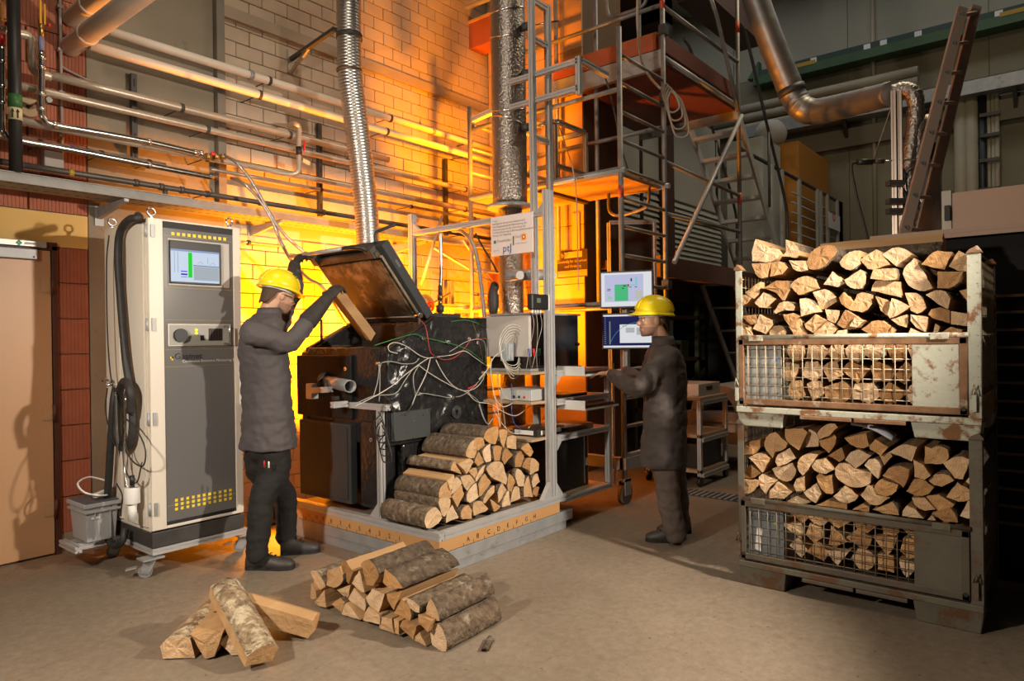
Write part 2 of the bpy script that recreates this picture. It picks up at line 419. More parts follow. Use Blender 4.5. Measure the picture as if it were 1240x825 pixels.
# ================================================================== pipes on the left wall
pipegrey = M('grey_pipe', (.36, .30, .24), .4, .6, (.45, .38, .30), 14, bump=.05)
foilpipe = M('insulated_pipe', (.48, .40, .31), .38, .45, (.55, .46, .36), 9, bump=.12, bscale=40)
whitepipe = M('white_pipe', (.70, .62, .51), .5, 0, (.74, .66, .55), 4)
brightpipe = M('polished_pipe', (.62, .58, .54), .22, 1.)
blackpipe = M('black_pipe', (.018, .016, .015), .5)
greenband = M('green_band', (.03, .13, .03), .5)
cream_lab = M('cream_label', (.62, .52, .30), .6)
redpl = M('red_plastic', (.5, .02, .015), .4)
def wallpipe(name, p0, p1, y, r, mat, label, n=12, x1=None):
    a = at_y(*p0, y); b = at_y(*p1, y); a.z = b.z = (a.z+b.z)/2
    mb = MB(); k = 8; mb.tube([a.lerp(b, i/k) for i in range(k+1)], r, n)
    o = solo(name, mb, mat, label, 'pipe')
    if b.x-a.x > 1.0:
        for t_ in (.3, .62, .9):
            q = a.lerp(b, t_); part('standoff', MB().ring(q-V((.012, 0, 0)), q+V((.012, 0, 0)), r+.005, r-.002, 12).cyl(q+V((0, r, 0)), V((q.x, WY-.004, q.z)), .0045, 6), darkmetal, o)
    return o, a, b
YP = 5.22
p, a, b = wallpipe('heating_pipe', (132, 40), (598, 181), YP+.08, .033, whitepipe, 'uppermost long cream pipe running along the block wall')
for u in (300, 520): q = at_y(u, 0, YP+.08); part('pipe_clip', MB().ring((q.x, q.y, a.z), (q.x+.03, q.y, a.z), .042, .033), steel, p)
p, a, b = wallpipe('heating_pipe', (108, 52), (598, 199), YP, .034, whitepipe, 'second long cream pipe, just below the uppermost one')
p3, a3, b3 = wallpipe('insulated_pipe', (60, 93), (470, 192), YP-.02, .029, foilpipe, 'metal-wrapped wall pipe with orange glints, third from the top')
p4, a4, b4 = wallpipe('insulated_pipe', (-30, 95), (598, 236), YP-.0, .026, foilpipe, 'metal-wrapped wall pipe passing below the swan-neck branch')
p5, a5, b5 = wallpipe('insulated_pipe', (-30, 132), (598, 262), YP-.03, .026, foilpipe, 'lower metal-wrapped wall pipe beneath two similar ones')
p6, a6, b6 = wallpipe('grey_water_pipe', (-30, 153), (200, 206), YP+.05, .022, pipegrey, 'grey wall pipe with blue tape band near red brick')
mb = MB(); q = at_y(87, 175, YP+.05); mb.ring((q.x-.012, q.y, a6.z), (q.x+.012, q.y, a6.z), .0235, .02); part('blue_tape', mb, M('blue_tape', (.01, .06, .4), .4), p6)
for u in (95, 107, 160): q = at_y(u, 178, YP+.05); part('coupling', MB().ring((q.x-.008, q.y, a6.z), (q.x+.008, q.y, a6.z), .0265, .02), pipegrey, p6)
p7, a7, b7 = wallpipe('dark_gas_pipe', (-30, 187), (598, 292), YP+.02, .021, M('dark_pipe', (.10, .085, .07), .5, .5, (.15, .13, .11), 9), 'dark lowest pipe just above the cable tray')
mb = MB(); q = at_y(86, 205, YP+.02); mb.ring((q.x-.015, q.y, a7.z), (q.x+.015, q.y, a7.z), .0225, .02); part('yellow_tape', mb, M('yellow_tape', (.5, .34, .03), .5), p7)
for u in (165, 195, 220, 315, 391): q = at_y(u, 220, YP+.02); part('coupling', MB().ring((q.x-.014, q.y, a7.z), (q.x+.014, q.y, a7.z), .027, .02), bpy.data.materials['dark_pipe'], p7)
q = at_y(200, 225, YP+.02); part('tee_branch', MB().cyl((q.x, q.y, a7.z), (q.x, q.y, a7.z-.1), .018), bpy.data.materials['dark_pipe'], p7)
p8, a8, b8 = wallpipe('grey_water_pipe', (255, 196), (598, 275), YP+.06, .016, pipegrey, 'thin grey pipe with a round clamp below swan-neck branch')
# pipe coming down from the ceiling into pipe three
s3 = [at_y(-20, 33, YP-.02), at_y(20, 40, YP-.02), at_y(36, 45, YP-.02), at_y(40, 58, YP-.02), at_y(40, 74, YP-.02), at_y(43, 86, YP-.02), at_y(62, 93.5, YP-.02)]
solo('insulated_pipe', MB().tube(smooth_path(s3, 8), .030, 14), foilpipe, 'metal-wrapped pipe making an S-bend on the red brick', 'pipe')
# swan neck branch
s4 = [at_y(350, 152, WY-.06), at_y(357, 150, YP-.04), at_y(362, 155, YP-.06), at_y(362, 172, YP-.07), at_y(362, 195, YP-.07), at_y(361, 207, YP-.07), at_y(350, 211, YP-.05), at_y(318, 205, YP-.03), at_y(262, 190, YP-.03)]
sw = solo('branch_pipe', MB().tube(smooth_path(s4, 8), .021, 12), foilpipe, 'swan-neck branch pipe with black valve and red lever', 'pipe')
c = at_y(362, 183, YP-.07)
part('valve_body', MB().cyl(c-V((0, 0, .035)), c+V((0, 0, .035)), .026), blackp, sw)
part('red_lever', MB().bar(c+V((.028, -.03, .0)), c+V((.045, -.03, .09)), .008, .014), redpl, sw)
part('paper_tag', MB().obox(c+V((.05, -.035, -.09)), (.035, 0, -.008), (0, .001, 0), (.004, 0, .018)), cream_lab, sw)
# the two press-fit risers with elbows
def riser(pts, r, label, ring_v, y=YP-.10):
    pp = [at_y(u, v, y) for u, v in pts]
    o = solo('press_fit_pipe', MB().tube(smooth_path(pp, 8), r, 14), brightpipe, label, 'pipe')
    for u, v, ver in ring_v:
        q = at_y(u, v, y); d = V((0, 0, .012)) if ver else V((.012, 0, 0))
        part('press_ring', MB().ring(q-d, q+d, r+.006, r), chrome, o)
    return o, pp
o, pp = riser([(50, 62), (50, 100), (50, 132), (53, 144), (66, 151), (110, 159), (180, 172), (245, 187)], .021, 'bright riser pipe with yellow valve, bending right to brass fittings', [(50, 70, 1), (50, 82, 1), (50, 114, 1), (50, 132, 1), (66, 151, 0), (180, 172, 0), (236, 185, 0), (243, 186, 0)])
top = at_y(50, 62, YP-.10)
part('blue_tag', MB().cyl(top, top+V((0, 0, .09)), .018), M('blue_tag', (.22, .22, .38), .5), o)
part('valve', MB().cyl(top+V((0, 0, .09)), top+V((0, 0, .20)), .016), M('brass', (.45, .30, .10), .35, .9), o)
part('yellow_lever', MB().bar(top+V((-.008, -.02, .17)), top+V((-.008, -.02, .32)), .012, .012), M('yellow_lever', (.70, .36, .01), .4), o)
part('yellow_lever', MB().bar(top+V((.016, -.02, .17)), top+V((.016, -.02, .30)), .010, .010), bpy.data.materials['yellow_lever'], o)
part('red_knob', MB().ell(top+V((.035, -.03, .17)), .014), redpl, o)
for k, (du, zz) in enumerate(((252, 0), (262, -.02), (270, .01))):
    q = at_y(du, 190, YP-.10); part('brass_fitting', MB().cyl(q-V((.018, 0, 0)), q+V((.018, 0, 0)), .028-.003*k, 8), bpy.data.materials['brass'], o)
q = at_y(258, 186, YP-.12); part('red_knob', MB().ell(q, (.02, .01, .016)), redpl, o)
o, pp = riser([(2, 55), (2, 100), (2, 150), (6, 163), (18, 169), (90, 182), (180, 200), (262, 216)], .021, 'bright riser pipe at the far left edge, bending right above the tray', [(2, 75, 1), (2, 105, 1), (2, 125, 1), (16, 169, 0), (20, 170, 0), (180, 200, 0)])
top = at_y(2, 55, YP-.10); part('red_sleeve', MB().cyl(top, top+V((0, 0, .07)), .022), redpl, o)
part('yellow_lever', MB().bar(top+V((0, -.02, .14)), top+V((0, -.02, .26)), .012, .012), bpy.data.materials['yellow_lever'], o)
part('red_knob', MB().ell(top+V((.02, -.03, .13)), .014), redpl, o)
# black down pipe with flow label
yb = YP-.17; a = at_y(16, -20, yb); b = at_y(19, 210, yb); b.x = a.x
o = solo('black_downpipe', MB().cyl(a, b, .036, 18), blackpipe, 'thick black vertical pipe with green band and arrow label', 'pipe')
def zz(v): return at_y(18, v, yb).z
part('green_band', MB().ring((a.x, a.y, zz(131)), (a.x, a.y, zz(115)), .0375, .035), greenband, o)
lb = part('arrow_label', MB().ring((a.x, a.y, zz(146)), (a.x, a.y, zz(131.5)), .0375, .035), cream_lab, o)
nrm = (V((0, 0, 0))-V((a.x, a.y, 0))).normalized(); sd = V((-nrm.y, nrm.x, 0))
for s_ in (-.013, .013):
    c = V((a.x, a.y, zz(139)))+nrm*.0385+sd*s_; mb = MB(); mb.obox(c-V((0, 0, .008)), sd*.004, nrm*.001, V((0, 0, .02)))
    mb.prism([c+sd*.010+V((0, 0, .008)), c-sd*.010+V((0, 0, .008)), c+V((0, 0, .03))], nrm*.0015); part('arrow', mb, blk, lb)
# conduit and box on the red brick
xx = at_y(74, 100, WY-.04).x
o = solo('cable_conduit', MB().cyl((xx, WY-.04, 2.66), (xx, WY-.04, 4.2), .010, 10).tube(smooth_path([(xx, WY-.04, 3.40), (xx+.04, WY-.04, 3.38), (xx+.2, WY-.04, 3.34)], 4), .008, 8), M('grey_conduit', (.36, .30, .26), .5), 'thin vertical grey conduit on red brick beside the black pipe', 'conduit')
for z in (2.9, 3.2, 3.5, 3.8): part('saddle', MB().box((xx-.018, WY-.052, z), (xx+.018, WY-.008, z+.02)), bpy.data.materials['grey_conduit'], o)
q = at_y(64, 195, WY-.05)
o = solo('junction_box', MB().box((q.x-.06, WY-.08, q.z-.05), (q.x+.06, WY-.01, q.z+.06)), M('grey_box', (.36, .32, .29), .5), 'small grey junction box on red brick above the tray', 'box', bev=.006)
q = at_y(33, 131, WY-.03)
o = solo('pipe_collar', MB().ring((q.x, WY-.08, q.z), (q.x, WY-.005, q.z), .065, .02, 24), M('collar_felt', (.46, .33, .20), .8), 'round beige collar where a pipe enters red brick', 'collar')
part('stub_pipe', MB().cyl((q.x, WY-.02, q.z), (q.x+.02, YP-.1, q.z-.02), .018), brightpipe, o)
# pipe rails
for u, v0, v1, lab in ((161, 90, 200, 'upright slotted rail behind the pipes on the concrete panel'), (386, 150, 262, 'upright slotted rail behind the swan-neck branch pipe'), (539, 193, 285, 'upright slotted rail near the yellow scaffold tube')):
    a = at_y(u, v0, WY-.05); b = at_y(u, v1, WY-.05); b.x = a.x
    o = solo('mounting_rail', MB().bar(a, b, .04, .04, up=(0, 1, 0)), darkmetal, lab, 'rail')
    for k in range(5): z = a.z+(b.z-a.z)*(k+.5)/5; part('slot', MB().box((a.x-.006, a.y-.0215, z-.03), (a.x+.006, a.y-.019, z+.03)), blk, o)
# big white pipes coming towards the viewer
for (u, v), r, lab in (((97, 48), .066, 'thick cream ventilation pipe reaching forward below its twin'), ((98, 13), .058, 'thick cream ventilation pipe at the very top left')):
    a = at_y(u, v, WY-.22); mb = MB(); a0 = a+V((0, .19, 0)); pts = [a0-V((0, .02*k, 0)) if k < 2 else a0-V((0, .28*(k-1), 0)) for k in range(16)]
    o = solo('ventilation_pipe', mb.tube(pts, r, 24), whitepipe, lab, 'pipe')
    part('sleeve', MB().ring(a0+V((0, -.34, 0)), a0+V((0, -.30, 0)), r+.006, r-.005, 24), whitepipe, o)
# cable tray
ty0, ty1 = 5.03, 5.28; tz = at_y(200, 236, ty0).z
traym = M('tray_zinc', (.22, .215, .20), .6, .4, (.30, .29, .27), 12)
tr = thing('cable_tray', 'galvanised cable tray running below the wall pipes', 'cable tray', (4, 5.15, tz))
XT0, XT1 = .9, 6.4
mb = MB(); mb.box((XT0, ty0, tz-.06), (XT1, ty0+.004, tz+.0)); mb.box((XT0, ty0-.012, tz-.004), (XT1, ty0+.004, tz+.002)); part('side_rail', mb, traym, tr)
mb = MB(); mb.box((XT0, ty1-.004, tz-.06), (XT1, ty1, tz)); part('side_rail', mb, traym, tr)
part('tray_bottom', MB().box((XT0, ty0+.004, tz-.06), (XT1, ty1-.004, tz-.055)), traym, tr)
mb = MB()
for k in range(90):
    x = XT0+.06*k+.03
    mb.box((x-.015, ty0+.03, tz-.0608), (x+.015, ty0+.045, tz-.0602)); mb.box((x-.015, ty0+.16, tz-.0608), (x+.015, ty0+.175, tz-.0602))
part('perforations', mb, blk, tr, kind='stuff')
for u in (120, 305, 480):
    q = at_y(u, 255, WY-.05); x = q.x
    bk = thing('tray_bracket', 'bracket holding the tray above the '+{120: 'concrete column', 305: 'yellow lit wall behind the worker', 480: 'left end of the sign beam'}[u], 'bracket', (x, WY, tz-.2))
    part('arm', MB().prism([V((x, WY-.01, tz-.065)), V((x, ty0, tz-.065)), V((x, ty0, tz-.085)), V((x, WY-.01, tz-.15))], (.03, 0, 0)), steel, bk)
    part('base_plate', MB().box((x-.015, WY-.014, tz-.2), (x+.045, WY-.004, tz-.06)), steel, bk)
for y in (ty0+.06, ty0+.12):
    solo('tray_cable', MB().tube([(XT0+k*.5, y+.01*math.sin(k*1.7), tz-.045) for k in range(12)], .01, 8), rubber, 'black cable lying in the tray, %s the wall' % ('farther from' if y < ty0+.1 else 'nearer'), 'cable')
# hoses from the brass fittings to the machine
hose = M('braided_hose', (.36, .33, .30), .35, .8, (.50, .46, .42), 40)
def line(name, pts, r, mat, label, cat='hose', group=None, sub=8, n=8):
    return solo(name, MB().tube(smooth_path(pts, sub), r, n), mat, label, cat, group)
line('steel_hose', [at_y(272, 188, 5.12), at_y(287, 198, 5.0), at_y(305, 220, 4.95), at_y(325, 255, 4.9), at_y(345, 285, 4.85), at_y(375, 312, 4.8), at_y(400, 336, 4.75), at_y(432, 372, 4.7), at_y(470, 410, 4.7)], .013, hose, 'upper braided steel hose curving down from brass fittings')
line('steel_hose', [at_y(280, 216, 5.12), at_y(297, 224, 5.0), at_y(315, 243, 4.95), at_y(330, 268, 4.9), at_y(342, 297, 4.85), at_y(356, 320, 4.8), at_y(374, 338, 4.75), at_y(392, 350, 4.7), at_y(420, 395, 4.7)], .013, hose, 'lower braided steel hose crossing behind the raised lid')
o = wallpipe('thin_wall_pipe', (292, 292), (345, 299), WY-.08, .010, pipegrey, 'short thin pipe on the yellow-lit wall above the helmet')[0]
q = at_y(301, 294, WY-.08); part('pipe_clip', MB().ring(q-V((.012, 0, 0)), q+V((.012, 0, 0)), .022, .01), darkmetal, o)
# flexible exhaust duct
flex = M('flexible_aluminium', (.55, .53, .50), .36, 1.)
yd = 4.62
ctr = smooth_path([at_y(422, -30, yd), at_y(422.5, 45, yd), at_y(424, 90, yd), at_y(428, 125, yd), at_y(434, 170, yd), at_y(440, 220, yd), at_y(444, 262, yd), at_y(446, 300, yd), at_y(446, 330, yd)], 44)
R = .098
o = thing('flue_duct', 'corrugated silver flexible duct rising from behind the lid', 'duct', tuple(ctr[-1]))
dense = [ctr[0]]; step = .0042; acc = 0.
for i in range(1, len(ctr)):
    seg = ctr[i]-ctr[i-1]; L_ = seg.length; t_ = step-acc
    while t_ <= L_: dense.append(ctr[i-1]+seg*(t_/L_)); t_ += step
    acc = L_-(t_-step)
part('corrugated_hose', MB().tube(dense, R, 32, radii=[R*(1+.016*math.cos(i*math.pi/3)) for i in range(len(dense))]), flex, o)
for v in (45, 86):
    q = at_y(423, v, yd); part('clamp_band', MB().ring(q-V((0, 0, .022 if v == 45 else .006)), q+V((0, 0, .022 if v == 45 else .006)), R+.008, R-.004, 28), darkmetal, o)
bk = thing('wall_bracket', 'steel bracket arm reaching from block wall to the duct', 'bracket', tuple(at_y(352, 80, WY)))
q0 = at_y(352, 72, WY-.01); q1 = at_y(410, 47, yd+.05); q1.z = q0.z+.02
part('arm', MB().bar(q0, V((q1.x-.02, q1.y+.02, q0.z)), .035, .03), darkmetal, bk)
part('wall_plate', MB().box((q0.x-.035, WY-.02, q0.z-.13), (q0.x+.035, WY-.004, q0.z+.08)), pipegrey, bk)
part('brace', MB().bar(q0-V((0, 0, .12)), q0.lerp(V((q1.x, q1.y, q0.z)), .4), .02, .03), pipegrey, bk)
# ================================================================== measuring cabinet
X0, X1, Y0, Y1 = 1.905, 2.513, 4.45, 5.12
ZB0, ZB1, ZT = .165, .272, 2.235
cb = thing('gas_analyser_cabinet', 'tall cream cabinet on castors with grey front and screen', 'cabinet', ((X0+X1)/2, (Y0+Y1)/2, 0))
part('housing', MB().box((X0, Y0+.035, ZB1), (X1, Y1, ZT)), creamp, cb, bev=.008)
part('side_cover', MB().box((X0-.014, Y0+.05, ZB1+.03), (X0+.002, Y0+.30, ZT-.02)), creamp, cb, bev=.005)
part('side_cover', MB().box((X0-.014, Y0+.42, ZB1+.03), (X0+.002, Y1-.03, ZT-.03)), creamp, cb, bev=.005)
fr = MB(); GX0, GX1 = X0+.088, X1-.052
fr.box((X0, Y0, ZB1+.012), (GX0, Y0+.036, ZT)); fr.box((GX1, Y0, ZB1+.012), (X1, Y0+.036, ZT)); fr.box((GX0, Y0, ZT-.012), (GX1, Y0+.036, ZT)); fr.box((GX0, Y0, ZB1+.012), (GX1, Y0+.036, ZB1+.03))
dr = part('door', fr, creamp, cb, bev=.003)
greyf = M('grey_glass_front', (.135, .130, .127), .2, 0, (.142, .137, .134), 1)
G0, G1 = ZB1+.03, ZT-.012
gl = part('front_panel', MB().box((GX0, Y0+.006, G0), (GX1, Y0+.03, G1)), greyf, cb, label='grey front panel with yellow squares')
def zf(v): return at_y(243, v, Y0).z
yf = Y0+.0055
part('black_band', MB().box((GX0, yf-.001, zf(280.5)), (GX1, yf, G1)), blk, gl)
part('black_band', MB().box((GX0, yf-.001, G0), (GX1, yf, zf(624))), blk, gl)
W = GX1-GX0
for k in range(11):
    x = GX0+W*(.14+.075*k*.985); part('yellow_square', MB().box((x-.010, yf-.0015, zf(286.5)-.010), (x+.010, yf, zf(286.5)+.010)), yel, gl)
for v in (289.3, 350, 388, 423, 443, 606):
    part('yellow_line', MB().box((GX0+.008, yf-.001, zf(v)-.0012), (GX1-.008, yf, zf(v)+.0012)), M('dull_yellow', (.32, .25, .06), .5) if 'dull_yellow' not in bpy.data.materials else bpy.data.materials['dull_yellow'], gl)
for r in range(3):
    for k in range(11):
        x = GX0+W*(.135+.0775*k); z = zf(599)-.028*r
        part('yellow_square', MB().box((x-.009, yf-.0015, z-.018), (x+.009, yf, z)), yel, gl)
# screen
sx0, sx1 = GX0+W*.075, GX0+W*.80; sz0, sz1 = zf(345), zf(291.5)-.016
part('bezel_frame', MB().box((GX0+W*.065, yf-.006, sz0-.012), (GX0+W*.94, yf, sz1+.012)), M('screen_mount', (.42, .39, .36), .4), gl, bev=.002)
sc = part('monitor', MB().box((sx0, yf-.022, sz0), (sx1, yf-.004, sz1)), blackp, gl, bev=.003)
scr = M('lit_screen', (.62, .74, .92), .3, emit=.8)
a0, a1, b0, b1 = sx0+.004, sx1-.016, sz0+.012, sz1-.055
ys = yf-.0225
part('display', MB().box((a0, ys, b0), (a1, ys+.001, b1)), scr, sc, label='glowing pale blue measuring display')
def rect(u0, u1, v0, v1, mat, nm, d=.001):
    part(nm, MB().box((a0+(a1-a0)*u0, ys-d, b1+(b0-b1)*v1), (a0+(a1-a0)*u1, ys-d+.0008, b1+(b0-b1)*v0)), mat, sc)
E_ = lambda n, c, s=.8: M(n, c, .4, emit=s)
rect(.35, .43, .08, .86, E_('green_bar', (.0, .72, .02)), 'green_bar')
rect(.20, .33, .66, .69, E_('blue_bar', (.01, .02, .65)), 'blue_bar'); rect(.20, .33, .74, .79, bpy.data.materials['blue_bar'], 'blue_bar'); rect(.20, .33, .84, .855, bpy.data.materials['blue_bar'], 'blue_bar')
rect(.45, 1, .46, .485, E_('window_edge', (.18, .27, .45), .5), 'window_edge'); rect(0, 1, 0, .06, E_('title_bar', (.32, .42, .75), .7), 'title_bar')
rect(.46, .99, .50, .93, E_('grey_pane', (.52, .60, .68), .6), 'grey_pane')
ln = E_('screen_line', (.30, .36, .44), .5)
for x in (.07, .14): rect(x, x+.006, .08, .72, ln, 'screen_line')
rect(.755, .76, .20, .40, ln, 'screen_line')
mb = MB()
for cx in (.60, .86):
    for s_ in (-1, 1):
        p0 = V((a0+(a1-a0)*(cx+.06*s_), ys-.001, b1+(b0-b1)*.42)); p1 = V((a0+(a1-a0)*cx, ys-.001, b1+(b0-b1)*.34)); mb.bar(p0, p1, .001, .0025, up=(0, 1, 0))
part('peak_curve', mb, ln, sc)
# flow unit with gauge, slots and handle
fx0, fx1, fz0, fz1 = GX0+W*.05, GX0+W*.95, zf(419), zf(392.5)
fu = part('flow_unit', MB().box((fx0, yf-.008, fz0), (fx1, yf, fz1)), M('unit_frame', (.52, .48, .42), .4, .3), gl, bev=.002)
part('unit_face', MB().box((fx0+.006, yf-.0095, fz0+.006), (fx1-.006, yf-.007, fz1-.006)), M('unit_face', (.30, .29, .26), .45), fu)
zc = (fz0+fz1)/2
part('gauge', MB().cyl((fx0+.075, yf-.028, zc-.002), (fx0+.075, yf-.008, zc-.002), .043, 24), blackp, fu)
part('slot_block', MB().box((fx0+W*.56, yf-.012, zc-.038), (fx0+W*.76, yf-.008, zc+.042)), M('slot_black', (.012, .008, .005), .5), fu)
for k in range(5): x = fx0+W*(.575+.04*k); part('slot_rib', MB().box((x, yf-.013, zc-.034), (x+.004, yf-.011, zc+.038)), M('slot_rib', (.06, .04, .03), .5) if k == 0 else bpy.data.materials['slot_rib'], fu)
part('connector', MB().box((fx0+W*.44, yf-.016, zc-.035), (fx0+W*.49, yf-.008, zc-.002)), blackp, fu)
for z in (zc+.012, zc+.032): part('indicator', MB().cyl((fx0+W*.385, yf-.012, z), (fx0+W*.385, yf-.009, z), .009, 10), M('amber_led', (1., .5, .02), .4, emit=2.5) if z < zc+.02 else bpy.data.materials['amber_led'], fu)
part('handle', MB().tube([(fx1-.05, yf-.01, fz1-.014), (fx1-.03, yf-.045, fz1-.016), (fx1-.03, yf-.045, fz0+.016), (fx1-.05, yf-.01, fz0+.014)], .006, 8), chrome, fu)
# maker's name
text('maker_name', 'Gasmet', .058, (GX0+W*.135, yf-.002, zf(434.5)), (1, 0, 0), (0, 0, 1), blk, gl)
text('caption', 'Continuous Emissions Monitoring System', .0245, (GX0+W*.24, yf-.002, zf(438.5)), (1, 0, 0), (0, 0, 1), wht, gl)
mb = MB(); x, z = GX0+W*.10, zf(432.5); mb.box((x-.009, yf-.002, z-.004), (x+.008, yf-.0005, z+.008)); mb.box((x-.001, yf-.002, z-.016), (x+.008, yf-.0005, z+.008)); part('logo_mark', mb, yel, gl)
# hinges, eyebolts, handle, plinth
for v in (279.5, 393, 508, 618): z = at_y(184, v, Y0).z; part('hinge', MB().box((X0+.012, Y0-.010, z-.04), (X0+.03, Y0+.002, z+.04)).cyl((X0-.006, Y0+.02, z-.04), (X0-.006, Y0+.02, z+.04), .009, 8), steel, cb)
for (x, y) in ((X0+.04, Y0+.05), (X1-.05, Y0+.05), (X0+.03, Y1-.05)):
    mb = MB(); c = V((x, y, ZT+.045)); mb.tube([c+V((.024*math.cos(t*.5236), 0, .024*math.sin(t*.5236))) for t in range(13)], .007, 8, caps=False); mb.cyl((x, y, ZT), (x, y, ZT+.02), .012, 10); part('eye_bolt', mb, chrome, cb)
z = at_y(293, 465, Y0).z
part('door_handle', MB().box((X1-.028, Y0-.035, z-.14), (X1-.004, Y0-.008, z+.16)), whitep, cb, bev=.006)
part('plinth', MB().box((X0-.002, Y0+.002, ZB0+.012), (X1, Y1, ZB1)), darkmetal, cb, bev=.004)
mb = MB(); z = ZB0-.012
mb.profile((X0, Y0+.02, z), (X1+.02, Y0+.02, z)); mb.profile((X0+.02, Y0+.04, z), (X0+.02, Y1+.02, z)); mb.profile((X1-.02, Y0+.04, z), (X1-.02, Y1, z)); part('base_frame', mb, alu, cb)
def castor(c, d):
    c = V(c); k = thing_part = part('castor', MB().obox(c+V((0, 0, .118)), (.065, 0, 0), (0, .05, 0), (0, 0, .005)).cyl(c+V((0, 0, .095)), c+V((0, 0, .115)), .03), steel, cb)
    ax = V((d[1], -d[0], 0)); dv = V((d[0], d[1], 0)); h = c+V((0, 0, .04))-dv*.03
    fk = MB()
    for s_ in (-1, 1): fk.prism([h+ax*.022*s_+dv*.02+V((0, 0, -.02)), h+ax*.022*s_-dv*.03+V((0, 0, -.01)), h+ax*.022*s_-dv*.01+V((0, 0, .058)), h+ax*.022*s_+dv*.06+V((0, 0, .058))], ax*.003)
    part('fork', fk, steel, k); part('wheel', MB().cyl(h-ax*.018, h+ax*.018, .04, 20), M('castor_grey', (.20, .195, .185), .5) if 'castor_grey' not in bpy.data.materials else bpy.data.materials['castor_grey'], k)
    part('brake_pedal', MB().bar(h-dv*.05+V((0, 0, .03)), h-dv*.11+V((0, 0, .02)), .05, .006), steel, k)
for c in ((X0+.0, Y0+.03, 0), (X1+.03, Y0+.05, 0), (X0+.05, Y1-.02, 0), (X1-.05, Y1-.05, 0)): castor(c, (.85, -.5))
# side outrigger rails carrying the grey box
mb = MB(); zr = at_y(120, 655, 5.0).z
mb.profile((X0-.25, Y0+.50, .16), (X0+.1, Y0+.50, .16)); mb.profile((X0-.25, Y0+.62, .16), (X0+.1, Y0+.62, .16)); mb.profile((X0-.27, Y0+.42, .16), (X0-.27, Y0+.70, .16)); part('outrigger', mb, alu, cb)
# grey stacking box -------------------------------------------------
bx0 = X0-.24; by0, by1 = Y0+.42, Y0+.70; bz = .185
gb = thing('stacking_box', 'grey plastic stacking box with dark lid beside cabinet', 'box', (bx0+.11, (by0+by1)/2, bz))
greyp = M('grey_plastic', (.36, .36, .37), .5)
w0, w1 = bx0+.015, bx0+.205
part('tub', MB().loft([[V((w0+.01, by0+.02, bz)), V((w1-.01, by0+.02, bz)), V((w1-.01, by1-.02, bz)), V((w0+.01, by1-.02, bz))], [V((w0, by0, bz+.23)), V((w1, by0, bz+.23)), V((w1, by1, bz+.23)), V((w0, by1, bz+.23))]], sm=False), greyp, gb, bev=.006)
mb = MB(); mb.box((w0-.012, by0-.012, bz+.19), (w1+.012, by1+.012, bz+.205)); mb.box((w0-.014, by0-.014, bz+.225), (w1+.014, by1+.014, bz+.25)); part('rim', mb, greyp, gb, bev=.003)
part('lid', MB().box((w0-.004, by0-.004, bz+.25), (w1+.004, by1+.004, bz+.258)), M('dark_lid', (.09, .09, .10), .5), gb)
part('paper_label', MB().box((w0+.03, by0-.004, bz+.15), (w0+.08, by0-.001, bz+.165)), whitep, gb)
for x in (w0+.05, w1-.05): part('rib', MB().box((x-.004, by0-.006, bz+.02), (x+.004, by0+.01, bz+.19)), greyp, gb)
c = V((w0+.1, (by0+by1)/2, bz+.265))
line('white_tube', [c+V((.09, -.03, .02)), c+V((.02, -.11, .02)), c+V((-.08, -.08, .05)), c+V((-.09, .02, .10)), c+V((0, .08, .12)), c+V((.1, .05, .08))], .006, whitep, 'white plastic tube looped on the grey box', 'tube')
solo('probe_grip', MB().bar(c+V((-.03, -.08, .02)), c+V((.12, 0, .035)), .035, .03), whitep, 'cream probe grip lying on the grey box', 'probe', bev=.006)
# hoses and cables hung on the cabinet's side -----------------------
sx = X0-.055
def S(u, v, dx=0): return at_x(u, v, sx+dx)
hs = thing('heated_hose', 'thick black hose looping down the cabinet side', 'hose', tuple(S(150, 650)))
part('hose', MB().tube(smooth_path([V((X0+.05, Y0+.26, ZT+.05)), S(168, 264, .01), S(157, 266), S(146, 280), S(143, 310), S(146, 360), S(150, 410), S(153, 440), S(158, 475), S(161, 510), S(158, 535), S(150, 543), S(142, 530), S(141, 500), S(146, 470), S(152, 462, -.03), S(158, 475, -.04), S(158, 500, -.03)], 8), .024, 14), rubber, hs)
part('hose', MB().tube(smooth_path([S(140, 470, .0), S(137, 490, -.02), S(134, 540, -.02), S(131, 590, -.02), S(128, 625, -.02), S(130, 650, -.02), S(139, 661, -.02), S(148, 655, -.02), S(152, 640, -.0)], 8), .023, 14), rubber, hs)
red_s = M('red_thread', (.25, .03, .02), .6)
hk = S(136, 466, .02)
solo('hose_hook', MB().cyl(hk-V((.04, 0, 0)), hk+V((.055, 0, 0)), .01, 10).tube([hk+V((-.04, .05*math.cos(t*.5), .05*math.sin(t*.5))) for t in range(1, 6)], .008, 8), chrome, 'metal hanger holding the coiled black hose', 'hook')
for k, pts in enumerate([[(132, 285), (129, 320), (130, 400), (134, 455), (140, 480)], [(130, 470), (128, 500), (140, 540), (150, 520), (152, 470), (146, 462)], [(150, 505), (165, 520), (176, 545), (172, 565), (155, 550), (150, 510)], [(148, 540), (152, 570), (165, 585), (172, 560)], [(145, 545), (140, 580), (148, 600), (146, 625)], [(135, 612), (128, 640), (135, 655), (150, 652)]]):
    line('black_cable', [S(u, v, -.02-.004*(j % 3)) for j, (u, v) in enumerate(pts)], .0045, rubber, ['thin black cable down the cabinet rear edge', 'thin black cable looped left of the hose coil', 'thin black cable loop right of the hose coil', 'short black cable hanging to a plug on the cabinet side', 'thin black cable dropping to the white probe head', 'thin black cable resting against the grey box'][k], 'cable')
